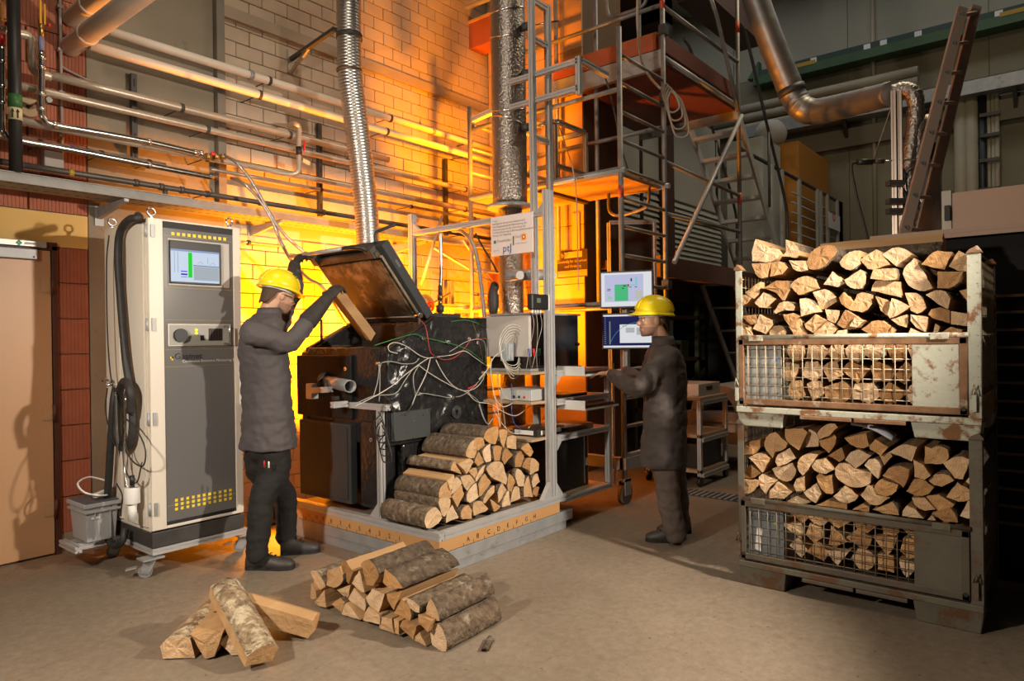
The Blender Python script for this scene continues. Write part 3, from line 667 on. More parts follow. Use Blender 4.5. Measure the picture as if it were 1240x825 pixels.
for k, pts in enumerate([[(140, 475), (141, 510), (143, 550), (140, 590)], [(152, 480), (152, 520), (150, 560), (155, 600)]]):
    line('chain', [S(u, v, -.03) for u, v in pts], .006, chrome, 'short metal chain hanging %s the hose coil' % ('left of' if k == 0 else 'inside'), 'chain')
c = S(160, 600, -.03)
ph = thing('gas_probe', 'white cylindrical probe head hanging beside the cabinet', 'probe', tuple(c))
part('drum', MB().cyl(c+V((0, 0, -.05)), c+V((0, 0, .05)), .045, 24), whitep, ph, bev=.004)
part('top_disc', MB().cyl(c+V((0, 0, .05)), c+V((0, 0, .056)), .016, 16), blackp, ph)
part('stem', MB().cyl(c-V((0, .0, .15)), c-V((0, 0, .05)), .026, 14), whitep, ph)
c = S(160, 582, -.05); solo('cable_plug', MB().cyl(c-V((0, 0, .03)), c+V((0, 0, .03)), .014, 10), blackp, 'small black plug dangling above the white probe head', 'plug')
# ================================================================== test platform
PX0, PX1, PY0, PY1 = 2.985, 4.34, 3.03, 4.62
pf = thing('test_platform', 'low steel and aluminium platform carrying the furnace and logs', 'platform', ((PX0+PX1)/2, (PY0+PY1)/2, 0))
mb = MB(); mb.box((PX0+.02, PY0, 0), (PX1+.0, PY0+.04, .06)); mb.box((PX0, PY0-.006, .06), (PX1+.08, PY0+.04, .135)); part('base_beam', mb, steel, pf, bev=.003)
mb = MB(); mb.box((PX0, PY0+.04, 0), (PX0+.05, PY1, .065)); mb.box((PX0-.006, PY0+.04, .065), (PX0+.05, PY1, .135)); part('base_beam', mb, steel, pf, bev=.003)
part('base_beam', MB().box((PX0+.05, PY1-.05, 0), (PX1, PY1, .135)), steel, pf); part('base_beam', MB().box((PX1-.05, PY0+.04, 0), (PX1, PY1-.05, .135)), steel, pf)
tape = M('wooden_scale_strip', (.46, .24, .09), .6, 0, (.54, .30, .12), 6, stretch=(.3, .3, 1))
s1 = part('scale_strip', MB().box((PX0-.004, PY0-.004, .14), (4.25, PY0+.03, .215)), tape, pf, label='wooden strip lettered A to H')
s2 = part('scale_strip', MB().box((PX0-.004, PY0+.031, .14), (PX0+.03, PY1-.02, .215)), tape, pf, label='wooden strip numbered from one upward')
for i, ch in enumerate('ABCDEFGH'):
    u = [565, 577, 590, 602, 614, 625, 636, 646][i]; q = at_y(u, 640, PY0-.006); text('letter', ch, .045, (q.x, PY0-.0055, .16), (1, 0, 0), (0, 0, 1), blk, s1)
    part('tick', MB().box((q.x-.03, PY0-.0055, .14), (q.x-.027, PY0-.004, .16)), blk, s1)
for i in range(11):
    u = [482, 470, 458, 446, 434, 422, 411, 400, 390, 381, 372][i]; q = at_x(u, 640, PX0-.006); text('numeral', str(i+1), .045, (PX0-.0055, q.y, .16), (0, -1, 0), (0, 0, 1), blk, s2)
    part('tick', MB().box((PX0-.0055, q.y+.02, .14), (PX0-.004, q.y+.023, .16)), blk, s2)
mb = MB(); mb.profile((PX0+.04, PY0+.02, .24), (PX1+.0, PY0+.02, .24), .05, .05); part('edge_profile', mb, alu, pf)
mb = MB(); mb.profile((PX0+.02, PY0-.005, .24), (PX0+.02, PY1, .24), .05, .05); part('edge_profile', mb, alu, pf)
part('deck', MB().box((PX0+.045, PY0+.045, .20), (PX1, PY1, .235)), M('deck_board', (.16, .13, .10), .7, 0, (.2, .16, .12), 5), pf)
part('deck', MB().box((PX1, PY0+.045, .205), (5.0, 3.75, .232)), M('light_deck_board', (.42, .30, .17), .6, 0, (.48, .35, .21), 5), pf, label='tan bottom board under the workstation')
mb = MB(); mb.profile((PX1, PY0+.02, .215), (5.02, PY0+.02, .215), .05, .04); part('edge_profile', mb, alu, pf)
# corner posts and sign beam -----------------------------------------
fr = thing('sign_gantry', 'aluminium profile frame with two posts and a crossbeam carrying the sign', 'frame', (4.18, 3.8, .26))
BX = 4.19; bz = at_x(620, 262, BX).z
part('post', MB().profile((BX, PY0+.025, .265), (BX, PY0+.025, 2.56), .08, .045, up=(0, 1, 0)), alu, fr)
yl = at_x(499, 262, BX).y
part('post', MB().profile((BX, yl, .235), (BX, yl, 2.56), .06, .045, up=(0, 1, 0)), alu, fr)
zb0 = at_x(512, 278, BX).z-.02
part('crossbeam', MB().profile((BX, PY0+.05, zb0), (BX, yl-.025, zb0), .04, .045), alu, fr)
for y, s_ in ((PY0+.05, 1), (yl-.025, -1)): part('gusset', MB().prism([V((BX-.018, y, zb0+.02)), V((BX-.018, y+s_*.07, zb0+.02)), V((BX-.018, y, zb0+.09))], (.036, 0, 0)), alu, fr)
part('gusset', MB().prism([V((BX-.04, PY0+.0, .265)), V((BX-.14, PY0+.0, .265)), V((BX-.04, PY0+.0, .38))], (0, .036, 0)), alu, fr)
part('gusset', MB().prism([V((BX+.04, PY0+.0, .265)), V((BX+.12, PY0+.0, .265)), V((BX+.04, PY0+.0, .36))], (0, .036, 0)), alu, fr)
# sign ----------------------------------------------------------------
sgx = BX-.027
yL, yR = at_x(594.5, 290, sgx).y, at_x(645.5, 290, sgx).y
zT, zBt = at_x(620, 260, sgx).z, at_x(620, 308, sgx).z
sg = thing('project_sign', 'white project sign with logos hanging from the crossbeam', 'sign', (sgx, (yL+yR)/2, zBt))
part('board', MB().box((sgx, yR, zBt), (sgx+.006, yL, zT)), M('sign_white', (.70, .64, .62), .5), sg, bev=.002)
SW, SH = yL-yR, zT-zBt
def sp(fx, fy, d=.002): return V((sgx-d, yL-SW*fx, zT-SH*fy))
gp = M('grey_text', (.22, .20, .20), .6); rd_, ud_ = (0, -1, 0), (0, 0, 1)
for i, s_ in enumerate(['Intelligente Emissionsreduktion und', 'feuerungstechnische Optimierung der', 'Verbrennung und der Verteilung der', 'Stückholzfeuerung in Biomasseheizkesseln durch den', 'Einsatz der Regelung']):
    text('sign_text', s_, .0225, sp(.05, .20+.075*i), rd_, ud_, gp, sg)
text('sign_text', 'Projekt:', .016, sp(.05, .12), rd_, ud_, gp, sg)
text('sign_text', 'Fraunhofer', .032, sp(.15, .66), rd_, ud_, gp, sg)
def srect(f0, f1, g0, g1, mat, nm): a, b = sp(f0, g0), sp(f1, g1); part(nm, MB().box((a.x-.001, b.y, b.z), (a.x+.0015, a.y, a.z)), mat, sg)
teal = M('teal_print', (.03, .14, .12), .5)
srect(.075, .125, .60, .68, teal, 'logo_square'); srect(.54, .56, .55, .78, M('dark_green_print', (.04, .07, .03), .5), 'logo_bar')
srect(.745, .85, .52, .68, M('orange_print', (.85, .33, .01), .5), 'orange_logo')
part('logo_flower', MB().cyl(sp(.797, .60, .0045), sp(.797, .60, .003), .016, 12), M('red_print', (.6, .03, .03), .5), sg); part('logo_flower', MB().cyl(sp(.797, .60, .0055), sp(.797, .60, .0045), .008, 12), wht, sg)
for i in range(3): text('sign_text', ['Bundesministerium', 'für Umwelt', 'und Reaktorsicherheit'][i], .0125, sp(.58, [.57, .61, .76][i]), rd_, ud_, gp, sg)
text('logo_letters', 'ptJ', .085, sp(.29, .92), rd_, ud_, M('blue_print', (.02, .07, .28), .5), sg)
text('sign_text', 'gefördert', .014, sp(.07, .88), rd_, ud_, gp, sg)
# ================================================================== log furnace
fabric = M('black_foil_cover', (.012, .012, .013), .24, 0, (.02, .02, .021), 6, bump=.6, bscale=26)
fabric2 = M('dusty_black_cover', (.008, .0075, .007), .6, 0, (.022, .020, .018), 5, spec=.2, bump=.8, bscale=11)
anth = M('anthracite_steel', (.036, .038, .040), .55, 0, (.042, .044, .046), 3, spec=.25)
sooty = M('sooty_steel', (.018, .013, .010), .6, .3, (.055, .036, .022), 7, bump=.4, bscale=25, c3=(.12, .085, .055), s3=4, t3=.60)
FX0, FX1, FY0, FY1 = 3.055, 4.05, 3.56, 4.56
fu = thing('log_furnace', 'black foil-wrapped log furnace with open lid on platform', 'furnace', ((FX0+FX1)/2, (FY0+FY1)/2, .235))
zlo, zhi = 1.37, 1.60
# body with an open loading hopper in its sloping top
prof = [(FX0, .74), (FX0, zlo), (FX0+.45, zhi), (FX1, zhi), (FX1, .74)]
def wrap(prof, y0, y1, nx=10, amp=.006):
    b = MB(); b.prism([V((x, y0, z)) for x, z in prof], (0, y1-y0, 0)); return b
# front cheek (Y0 side) 0.09 thick, back cheek, front wall, rear block
body = MB(); body.prism([V((x, FY0, z)) for x, z in prof], (0, .09, 0)); body.prism([V((x, FY1-.09, z)) for x, z in prof], (0, .09, 0))
body.box((FX0, FY0+.09, .74), (FX0+.08, FY1-.09, zlo+.035)); body.box((FX0+.52, FY0+.09, .74), (FX1, FY1-.09, zhi)); body.box((FX0+.08, FY0+.09, .74), (FX0+.52, FY1-.09, .95))
bd = part('insulated_body', body, fabric, fu, bev=.012)
low = MB(); low.box((FX0+.12, FY0, .25), (FX1, FY1-.1, .74)); part('lower_body', low, fabric, fu, bev=.015)
hp = MB(); q = .004
hp.box((FX0+.083, FY0+.092, .952), (FX0+.095, FY1-.092, zlo+.04)); hp.box((FX0+.505, FY0+.092, .952), (FX0+.517, FY1-.092, zhi-.03)); hp.box((FX0+.09, FY1-.104, .952), (FX0+.51, FY1-.092, 1.42)); hp.box((FX0+.09, FY0+.092, .952), (FX0+.51, FY0+.104, 1.42))
part('hopper_lining', hp, sooty, fu)
# rim of the hopper
rm = MB(); e0 = V((FX0+.03, 0, zlo+.02)); e1 = V((FX0+.50, 0, zhi+.012))
for y in (FY0+.05, FY1-.05): rm.bar((e0.x, y, e0.z), (e1.x, y, e1.z), .04, .03)
rm.bar((e0.x, FY0+.05, e0.z), (e0.x, FY1-.05, e0.z), .04, .03); rm.bar((e1.x, FY0+.05, e1.z), (e1.x, FY1-.05, e1.z), .03, .03)
part('hopper_rim', rm, sooty, fu)
part('top_plate', MB().box((FX0+.54, FY0+.25, zhi), (FX1-.02, FY1-.02, zhi+.055)), anth, fu, bev=.005)
part('front_apron', MB().box((FX0-.03, FY0+.36, .90), (FX0+.01, FY1+.02, zlo-.02)), fabric2, fu, bev=.012)
part('front_apron', MB().box((FX0-.02, FY0+.04, .30), (FX0+.10, FY0+.30, .90)), fabric, fu, bev=.03, label='hanging flap of black foil')
pl0, pl1 = at_x(362, 505, 3.0).y, at_x(424, 515, 3.0).y
part('front_panel', MB().box((3.0, pl1, .315), (3.06, pl0, .872)), anth, fu, bev=.008, label='dark grey lower front panel')
part('front_panel_cover', MB().box((2.993, pl1+.03, .345), (3.0, pl0-.03, .845)), anth, fu, bev=.004)
# creased wrinkles of the wrapping along the visible side
wr_ = MB(); rr = random.Random(3)
for k in range(26):
    x = rr.uniform(FX0+.12, FX1-.1); z = rr.uniform(.82, 1.5)
    if z > zlo+(x-FX0)*.5: z -= .3
    a = rr.uniform(-1.2, 1.2); L_ = rr.uniform(.08, .26); d = V((math.cos(a), 0, math.sin(a)))*L_/2
    p0, p1 = V((x, FY0+.001, z))-d, V((x, FY0+.001, z))+d
    for p_ in (p0, p1): p_.x = min(max(p_.x, FX0+.05), FX1-.04); p_.z = min(max(p_.z, .78), zlo+max(0, min(.22, (p_.x-FX0)*.5))-.03)
    wr_.tube([p0, p0.lerp(p1, .5)+V((0, -.004, .006)), p1], .01, 6, radii=[.001, rr.uniform(.006, .012), .001])
part('wrinkles', wr_, fabric, fu, kind='stuff')
# crumpled foil sheet hanging over the visible side
sh_ = MB(); nx, nz_ = 70, 50
def crump(x, z):
    a = noise.noise(V((x*5, z*5, 1.3))); b = noise.noise(V((x*11+3, z*9, 4.1))); c = noise.noise(V((x*2.2+z*1.5, z*2.5-x*2, 7.7)))
    d_ = noise.noise(V((x*19+z*6, z*15-x*7, 2.2)))
    return .020*(abs(a)-.2)+.014*(.5-abs(b))+.018*(1-min(1, abs(c)*6))+.008*(1-min(1, abs(d_)*4))
for j in range(nz_+1):
    for i in range(nx+1):
        x = FX0+.01+(FX1-FX0-.01)*i/nx; top = zlo+min(.235, (x-FX0)*.52)+.01; z = .77+(top-.77)*j/nz_
        e = min(1, i/4, (nx-i)/4, j/4, (nz_-j)/4); sh_.v.append(V((x, FY0-.003-max(0, crump(x, z))*e, z)))
for j in range(nz_):
    for i in range(nx): k = j*(nx+1)+i; sh_.face([k, k+1, k+nx+2, k+nx+1], 0, True)
part('foil_sheet', sh_, fabric, fu, label='crumpled glossy black foil side')
sm_ = MB(); sm_.box((FX1-.24, FY0-.004, .80), (FX1-.13, FY0, 1.56)); part('tape_seam', sm_, fabric2, fu); part('tape_seam', MB().box((FX0+.02, FY0-.004, .76), (FX0+.10, FY0, 1.34)), fabric2, fu)
# washers, flange, plates
wpts = [(513.5, 410), (543.5, 414.5), (568.5, 411), (460.5, 441), (511, 477.5), (548, 481.5), (567, 476.5)]
for u, v in wpts: q = at_y(u, v, FY0-.03); w_ = part('washer', MB().cyl(q+V((0, .028, 0)), q-V((0, .003, 0)), .014, 14).ell(q-V((0, .004, 0)), .006, 8, 6), chrome, fu)
for u, v in ((449, 533), (418, 447)): q = at_x(u, v, FX0-.025 if v == 533 else FX0-.035); part('washer', MB().cyl(q+V((.01, 0, 0)), q-V((.002, 0, 0)), .014, 14).ell(q-V((.003, 0, 0)), .006, 8, 6), chrome, fu)
q = at_y(552, 499, FY0-.02); fl = part('flange', MB().ring(q+V((0, 0, 0)), q-V((0, .012, 0)), .048, .018, 24), anth, fu)
for k in range(3): a = k*2.09+.5; w_ = q+V((.036*math.cos(a), -.014, .036*math.sin(a))); part('bolt', MB().cyl(w_, w_+V((0, .006, 0)), .006, 8), chrome, fl)
a = at_y(475, 500, FY0-.02); b = at_y(519, 528, FY0-.02)
pc = part('bracket_plate', MB().box((a.x, FY0-.040, b.z), (b.x, FY0-.003, a.z)), M('plate_grey', (.10, .11, .115), .35, .5), fu, bev=.003)
for fx, fz in ((.28, .12), (.78, .2), (.55, .4), (.28, .7), (.05, .95), (.95, .05), (.5, .95), (.95, .85)): w_ = V((a.x+(b.x-a.x)*fx, FY0-.043, a.z+(b.z-a.z)*fz)); part('screw', MB().cyl(w_, w_+V((0, .005, 0)), .006, 8), chrome, pc)
# lid ------------------------------------------------------------------
LY0, LY1 = 3.66, 4.48
h0 = V((3.52, 0, 1.60)); h1 = V((3.10, 0, 2.10))     # hinge edge, free edge
d = (h1-h0).normalized(); nn = V((d.z, 0, -d.x))       # outward (back) normal
if nn.x < 0: nn = -nn
ll = (h1-h0).length; TH = .075
def lp(t, y, k): return V((h0.x, y, h0.z))+d*(t*ll)+nn*k
mb = MB(); mb.loft([[lp(0, LY0, 0), lp(0, LY0, TH), lp(1, LY0, TH), lp(1, LY0, 0)], [lp(0, LY1, 0), lp(0, LY1, TH), lp(1, LY1, TH), lp(1, LY1, 0)]], sm=False)
ld = part('lid', mb, anth, fu, bev=.008, label='thick dark grey lid tilted open, sooty inside')
mb = MB()
t0, t1, ya, yb_ = .10, .86, LY0+.07, LY1-.07
mb.loft([[lp(t0, ya, -.03), lp(t0, ya, .01), lp(t1, ya, .01), lp(t1, ya, -.03)], [lp(t0, yb_, -.03), lp(t0, yb_, .01), lp(t1, yb_, .01), lp(t1, yb_, -.03)]], sm=False)
part('inner_plate', mb, M('lid_soot', (.022, .015, .010), .5, .3, (.06, .038, .022), 6, c3=(.22, .155, .09), s3=3.2, t3=.57, bump=.25, bscale=30), ld, bev=.006)
gk = MB(); cor = [lp(t0-.03, ya-.02, -.012), lp(t1+.02, ya-.02, -.012), lp(t1+.02, yb_+.02, -.012), lp(t0-.03, yb_+.02, -.012)]
gk.tube(cor+[cor[0]], .011, 8); part('seal_cord', gk, M('sealing_cord', (.16, .12, .08), .8, 0, (.26, .20, .14), 12), ld)
rail = MB(); rail.bar(lp(.93, LY0+.06, -.02), lp(.93, LY1-.06, -.02), .05, .04, up=tuple(d)); part('latch_rail', rail, sooty, ld)
for y in (LY0+.10, LY1-.08): part('latch_block', MB().obox(lp(.96, y, -.03), d*.035, V((0, .03, 0)), nn*.03), darkmetal, ld)
hz = lp(1.04, 0, -.04)
hA, hB = LY0+.12, LY1-.06
g = MB(); g.tube(smooth_path([lp(.95, hA, -.03), lp(1.06, hA, -.07), lp(1.10, hA+.06, -.09), lp(1.10, hA+.16, -.09)], 5), .016, 10); part('handle_bend', g, blackp, ld)
g = MB(); g.tube([lp(1.10, hA+.14, -.09), lp(1.10, LY1+.10, -.09)], .014, 12); part('handle_bar', g, steel, ld)
g = MB(); g.tube(smooth_path([lp(.97, hB, -.03), lp(1.05, hB+.02, -.05), lp(1.10, hB+.05, -.09)], 4), .014, 10); part('handle_bend', g, blackp, ld)
g = MB(); p0 = lp(1.0, LY0+.10, .04); g.tube(smooth_path([p0, p0+V((0, 0, .07)), p0+V((.04, -.03, .10)), p0+V((.12, -.08, .14))], 4), .011, 8); part('lift_rod', g, blackp, ld)
g = MB(); g.cyl(lp(.08, LY0+.02, -.04)-V((0, 0, .16)), lp(.10, LY0+.02, -.03), .010, 8); part('gas_strut', g, darkmetal, ld)
part('strut_pivot', MB().cyl(lp(.10, LY0-.0, -.03), lp(.10, LY0+.05, -.03), .02, 12), chrome, ld)
g = MB(); g.cyl(V((3.20, FY1-.06, 1.44)), V((3.20, FY1-.06, 1.62)), .010, 8); part('gas_strut', g, darkmetal, fu)
for k in range(3): part('stamp', MB().cyl(lp(.76-.03*k, LY0-.001, .035), lp(.76-.03*k, LY0+.001, .035), .011, 10), M('stamp_grey', (.10, .10, .10), .6) if k == 0 else bpy.data.materials['stamp_grey'], ld)
# flue socket behind the lid
fq = at_y(446, 320, 4.62); part('flue_socket', MB().cyl((fq.x, fq.y-.12, 1.50), (fq.x, fq.y, fq.z+.02), .10, 24), anth, fu)
# camera tube on front
tb = thing('inspection_tube', 'grey open tube clamped to the furnace front', 'tube', tuple(at_x(412, 480, 2.9)))
c0 = at_x(424, 468, 2.86); c1 = at_x(396, 462, 3.02)
part('barrel', MB().ring(c0, c1, .042, .036, 28), M('tube_grey', (.20, .20, .20), .4, .3), tb)
part('back_ring', MB().ring(c1+(c1-c0)*.06, c1-(c1-c0)*.03, .065, .035, 24), rubber, tb)
part('inner_wall', MB().cyl(c0.lerp(c1, .7), c1, .036, 20), blackp, tb)
k0 = at_x(378, 473, 2.95)
part('motor_block', MB().box((k0.x-.03, k0.y-.035, k0.z-.06), (k0.x+.03, k0.y+.035, k0.z+.05)), alu, tb, bev=.004)
part('slide_rail', MB().profile(k0+V((-.01, 0, 0)), at_x(400, 470, 2.90)+V((0, 0, -.01)), .04, .04), alu, tb)
part('clamp', MB().box(tuple(at_x(393, 470, 2.93)), tuple(at_x(400, 460, 2.96))), darkmetal, tb)
q = at_x(406, 482, 2.95); part('latch', MB().box(q-V((.02, .02, .012)), q+V((.02, .02, .012))), blackp, tb)
# instrument arm in front of the furnace
ar = thing('instrument_arm', 'aluminium profile arm on a post beside the furnace front', 'frame', tuple(at_z(462, 640, .26)))
pz = at_x(462, 497, 3.03).z; pyy = at_x(462, 600, 3.03).y
part('post', MB().profile((3.03, pyy, .265), (3.03, pyy, pz), .04, .04, up=(0, 1, 0)), alu, ar)
ya2 = at_x(382, 500, 2.90).y
part('arm', MB().profile((3.03, pyy-.08, pz+.02), (3.03, ya2-.2, pz+.02), .04, .04), alu, ar)
part('arm', MB().profile((3.0, ya2-.22, pz+.03), (2.88, ya2-.22, pz+.03), .04, .04), alu, ar)
part('foot', MB().prism([V((3.01, pyy+.02, .266)), V((3.01, pyy+.10, .266)), V((3.01, pyy+.02, .36))], (.036, 0, 0)), alu, ar)
# ================================================================== cables over the furnace
wc = M('white_cable', (.55, .52, .46), .5); gc = M('green_cable', (.03, .20, .05), .5); rc = M('red_cable', (.42, .04, .03), .5); bc = M('blue_cable', (.03, .07, .35), .5); gyc = M('grey_cable', (.32, .31, .29), .5)
def Fz(x, y, s=5.1588): return (430+x/s, 370+y/s)
def cable(pts, mat, label, r=.0028, yy=None):
    P = []
    for j, (x, y) in enumerate(pts):
        u, v = Fz(x, y); P.append(at_y(u, v, (FY0 if yy is None else yy)-.030-.006*((j*7) % 3)))
    return line('cable', P, r, mat, label, 'cable', sub=6, n=6)
cable([(120, 250), (250, 210), (370, 180), (430, 200), (560, 230), (700, 275), (820, 365)], gc, 'green cable sagging across the top of the black furnace')
cable([(600, 100), (690, 92), (760, 110), (815, 135)], gc, 'short green cable lying on the furnace top edge')
cable([(405, 90), (440, 130), (455, 210), (470, 290), (500, 320)], rc, 'red cable dropping from the lid corner to the cable knot')
cable([(505, 320), (560, 340), (630, 320), (690, 260), (730, 215), (825, 205)], rc, 'red cable rising from the cable knot to the right')
cable([(265, 300), (215, 285), (210, 250), (250, 232), (320, 255), (400, 310), (450, 328), (500, 325)], wc, 'white cable curling from the hopper rim to the cable knot')
cable([(505, 322), (600, 310), (680, 285), (740, 320), (830, 385)], wc, 'white cable running right from knot to furnace corner')
cable([(0, 630), (100, 580), (220, 510), (330, 420), (450, 335), (500, 325)], wc, 'long white cable climbing from lower left to the cable knot')
cable([(0, 615), (120, 565), (250, 550), (310, 470), (360, 400), (400, 375)], gyc, 'grey cable climbing beside the long white cable')
cable([(115, 565), (140, 480), (150, 400), (155, 365), (220, 350), (300, 365), (370, 360), (400, 330)], gyc, 'grey cable bent around a washer at the upper left')
cable([(150, 600), (155, 500), (155, 400), (160, 365)], gyc, 'vertical grey cable above the instrument post')
cable([(400, 375), (460, 420), (560, 480), (650, 525), (720, 530), (780, 490), (830, 400)], wc, 'white cable swinging down right towards the furnace edge')
cable([(395, 380), (365, 440), (370, 520), (390, 560), (430, 550), (520, 565), (600, 575), (700, 545), (830, 410)], gyc, 'grey cable looping past the lower row of washers')
cable([(470, 330), (450, 410), (420, 480), (380, 560), (355, 625)], wc, 'white cable dropping to the grey bracket plate')
cable([(505, 340), (540, 410), (590, 480), (640, 520), (700, 545), (760, 600), (860, 615)], wc, 'white cable leaving right below the red sleeve')
cable([(710, 550), (770, 600), (800, 690), (830, 740), (870, 690), (870, 600)], gyc, 'grey cable drooping in a loop at the lower right')
cable([(590, 290), (700, 225), (790, 215), (815, 260), (815, 360)], gyc, 'grey cable arched near the upper right corner')
cable([(735, 110), (760, 180), (785, 280), (800, 350)], M('brown_cable', (.10, .06, .03), .5), 'brown cable hanging at the furnace right edge')
cable([(705, 520), (760, 495)], redpl, 'short red heat-shrink sleeve on a white cable', .006)
cable([(230, 650), (280, 685), (330, 660), (360, 610)], rubber, 'black cable draped over the bracket plate', .005)
cable([(100, 570), (180, 565), (230, 620), (250, 680)], rubber, 'black cable tangled above the instrument arm', .004)
solo('cable_knot', MB().ell(at_y(*Fz(498, 325), FY0-.036), (.022, .016, .014)), rubber, 'small dark tie bundling the furnace cables', 'cable tie')
rr = random.Random(11)
bb = MB()
for k in range(5):
    c = at_x(461+k*2, 516+8*k, 2.99); bb.tube(smooth_path([c+V((0, rr.uniform(-.05, .05), .08)), c+V((-.01, .05, .02)), c+V((-.01, .03, -.06)), c+V((-.01, -.05, -.05)), c+V((-.01, -.04, .03)), c+V((0, .02, .09))], 6), .004, 6)
solo('cable_tangle', bb, rubber, 'tangle of thin black cables around the instrument post', 'cable')
# ================================================================== workstation rack
WX0, WX1, WYF, WYB = 4.23, 5.0, 3.05, 3.62
ws = thing('workstation_rack', 'aluminium profile workstation rack with shelves beside the corner post', 'rack', ((WX0+WX1)/2, (WYF+WYB)/2, .235))
part('post', MB().profile((WX1, WYF, .24), (WX1, WYF, 1.16), .045, .045, up=(0, 1, 0)), alu, ws)
part('post', MB().profile((WX1, WYB, .24), (WX1, WYB, 1.16), .045, .045, up=(0, 1, 0)), alu, ws)
part('post', MB().profile((4.05, WYB, .24), (4.05, WYB, 1.55), .045, .045, up=(0, 1, 0)), alu, ws)
shelfw = M('shelf_board', (.36, .25, .14), .6, 0, (.42, .30, .18), 5, stretch=(.3, 2, 1))
zs = [at_y(700, 444, WYF).z-.02, at_y(700, 479, WYF).z-.01, at_y(700, 521, WYF).z-.01]
for i, z in enumerate(zs):
    part('cross_rail', MB().profile((WX0+.01, WYF, z-.02), (WX1-.022, WYF, z-.02), .045, .045), alu, ws)
    part('shelf', MB().box((3.98, WYF+.025, z-.02), (WX1+.02, WYB+.1, z-.002)), shelfw, ws)
    if i != 1: part('gusset', MB().prism([V((WX0+.01, WYF-.018, z-.045)), V((WX0+.07, WYF-.018, z-.045)), V((WX0+.01, WYF-.018, z-.11))], (0, .036, 0)), alu, ws)
for i, (v0, v1) in enumerate(((452, 456), (493, 497))):
    z = at_y(700, v0, WYF-.1).z-.006
    tr_ = part('pull_out_tray', MB().box((WX0+.12, WYF-.20, z-.012), (WX0+.60, WYF+.3, z)), M('tray_wood', (.40, .28, .16), .55) if i == 0 else bpy.data.materials['tray_wood'], ws)
    part('edge_strip', MB().box((WX0+.12, WYF-.204, z-.014), (WX0+.60, WYF-.2, z+.002)), whitep, tr_); part('side_bracket', MB().box((WX0+.117, WYF-.2, z-.012), (WX0+.122, WYF+.05, z+.06)), whitep, tr_)
    kb = thing('keyboard', 'black keyboard on the %s pull-out tray' % ('upper' if i == 0 else 'lower'), 'keyboard', (WX0+.36, WYF-.1, z))
    part('base', MB().box((WX0+.15, WYF-.19, z+.001), (WX0+.57, WYF-.05, z+.014)), blackp, kb, bev=.003)
    kp = MB()
    for r_ in range(5):
        for c_ in range(15): kp.box((WX0+.158+.027*c_, WYF-.183+.026*r_, z+.014), (WX0+.181+.027*c_, WYF-.161+.026*r_, z+.021))
    part('keys', kp, blackp, kb, kind='stuff')
# things on the shelves
z2 = zs[1]; z3 = zs[2]; z1 = zs[0]
pt = thing('computer_tower', 'black computer tower on the bottom board of the rack', 'computer', (4.6, 3.25, .233))
part('case', MB().box((4.30, WYF+.10, .235), (4.80, WYF+.50, .72)), M('case_black', (.010, .008, .008), .3), pt, bev=.008)
part('front_bezel', MB().box((4.80, WYF+.10, .235), (4.84, WYF+.50, .72)), blackp, pt, bev=.006); part('front_strip', MB().box((4.775, WYF+.095, .25), (4.785, WYF+.10, .71)), chrome, pt); part('badge', MB().box((4.805, WYF+.094, .40), (4.825, WYF+.10, .46)), wht, pt)
ov = at_y(672, 365, WYF+.08)
cbx = thing('data_logger_box', 'large dark-sided instrument case with light front on the top shelf', 'instrument', (4.45, 3.3, z1))
part('housing', MB().box((4.08, WYF+.10, z1+.02), (4.72, WYF+.50, 1.63)), M('case_dark', (.018, .010, .006), .25), cbx, bev=.006)
mb = MB(); mb.box((4.06, WYF+.09, 1.63), (4.74, WYF+.51, 1.645)); part('top_cap', mb, steel, cbx); part('bottom_rail', MB().box((4.06, WYF+.09, z1+.0), (4.74, WYF+.51, z1+.02)), steel, cbx)
part('front_plate', MB().box((4.05, WYF+.09, z1+.11), (4.079, WYF+.52, 1.625)), M('light_case', (.48, .44, .41), .5), cbx, bev=.003, label='pale grey left face of the instrument case')
part('knob', MB().ell((4.70, WYF+.09, 1.40), .014), blackp, cbx)
po = thing('power_meter', 'small grey bench meter on the second shelf', 'instrument', (4.15, 3.2, z2)); q = at_y(655, 466, WYF+.1)
part('case', MB().box((4.03, WYF+.06, z2), (4.33, WYF+.36, z2+.085)), M('bench_grey', (.40, .41, .40), .5), po, bev=.006); part('face', MB().box((4.028, WYF+.075, z2+.008), (4.031, WYF+.345, z2+.076)), M('bench_face', (.5, .5, .48), .5), po)
for k in range(3): part('terminal', MB().cyl((4.018, WYF+.12+.05*k, z2+.03), (4.03, WYF+.12+.05*k, z2+.03), .009, 8), [redpl, blackp, blackp][k], po)
bk = solo('ring_binder', MB().box((4.10, WYF+.06, z3), (4.45, WYF+.30, z3+.055)), M('binder_black', (.02, .02, .02), .5), 'black ring binder with white spine label on third shelf', 'binder', bev=.003)
part('spine_label', MB().box((4.099, WYF+.10, z3+.012), (4.1, WYF+.28, z3+.045)), wht, bk); part('spine_label', MB().box((4.14, WYF+.058, z3+.012), (4.40, WYF+.06, z3+.045)), wht, bk)
solo('laptop', MB().box((4.42, WYF+.04, z2+.001), (4.75, WYF+.28, z2+.022)), blackp, 'closed black laptop on the second shelf', 'laptop', bev=.004)
solo('document_folder', MB().box((4.48, WYF+.03, z3), (4.82, WYF+.28, z3+.045)), M('brown_folder', (.30, .18, .12), .6), 'brown folder lying on the third shelf', 'folder', bev=.003)
solo('paper_sheet', MB().box((4.36, WYF+.0, z3+.046), (4.60, WYF+.2, z3+.049)), wht, 'white papers on top of the binders', 'paper')
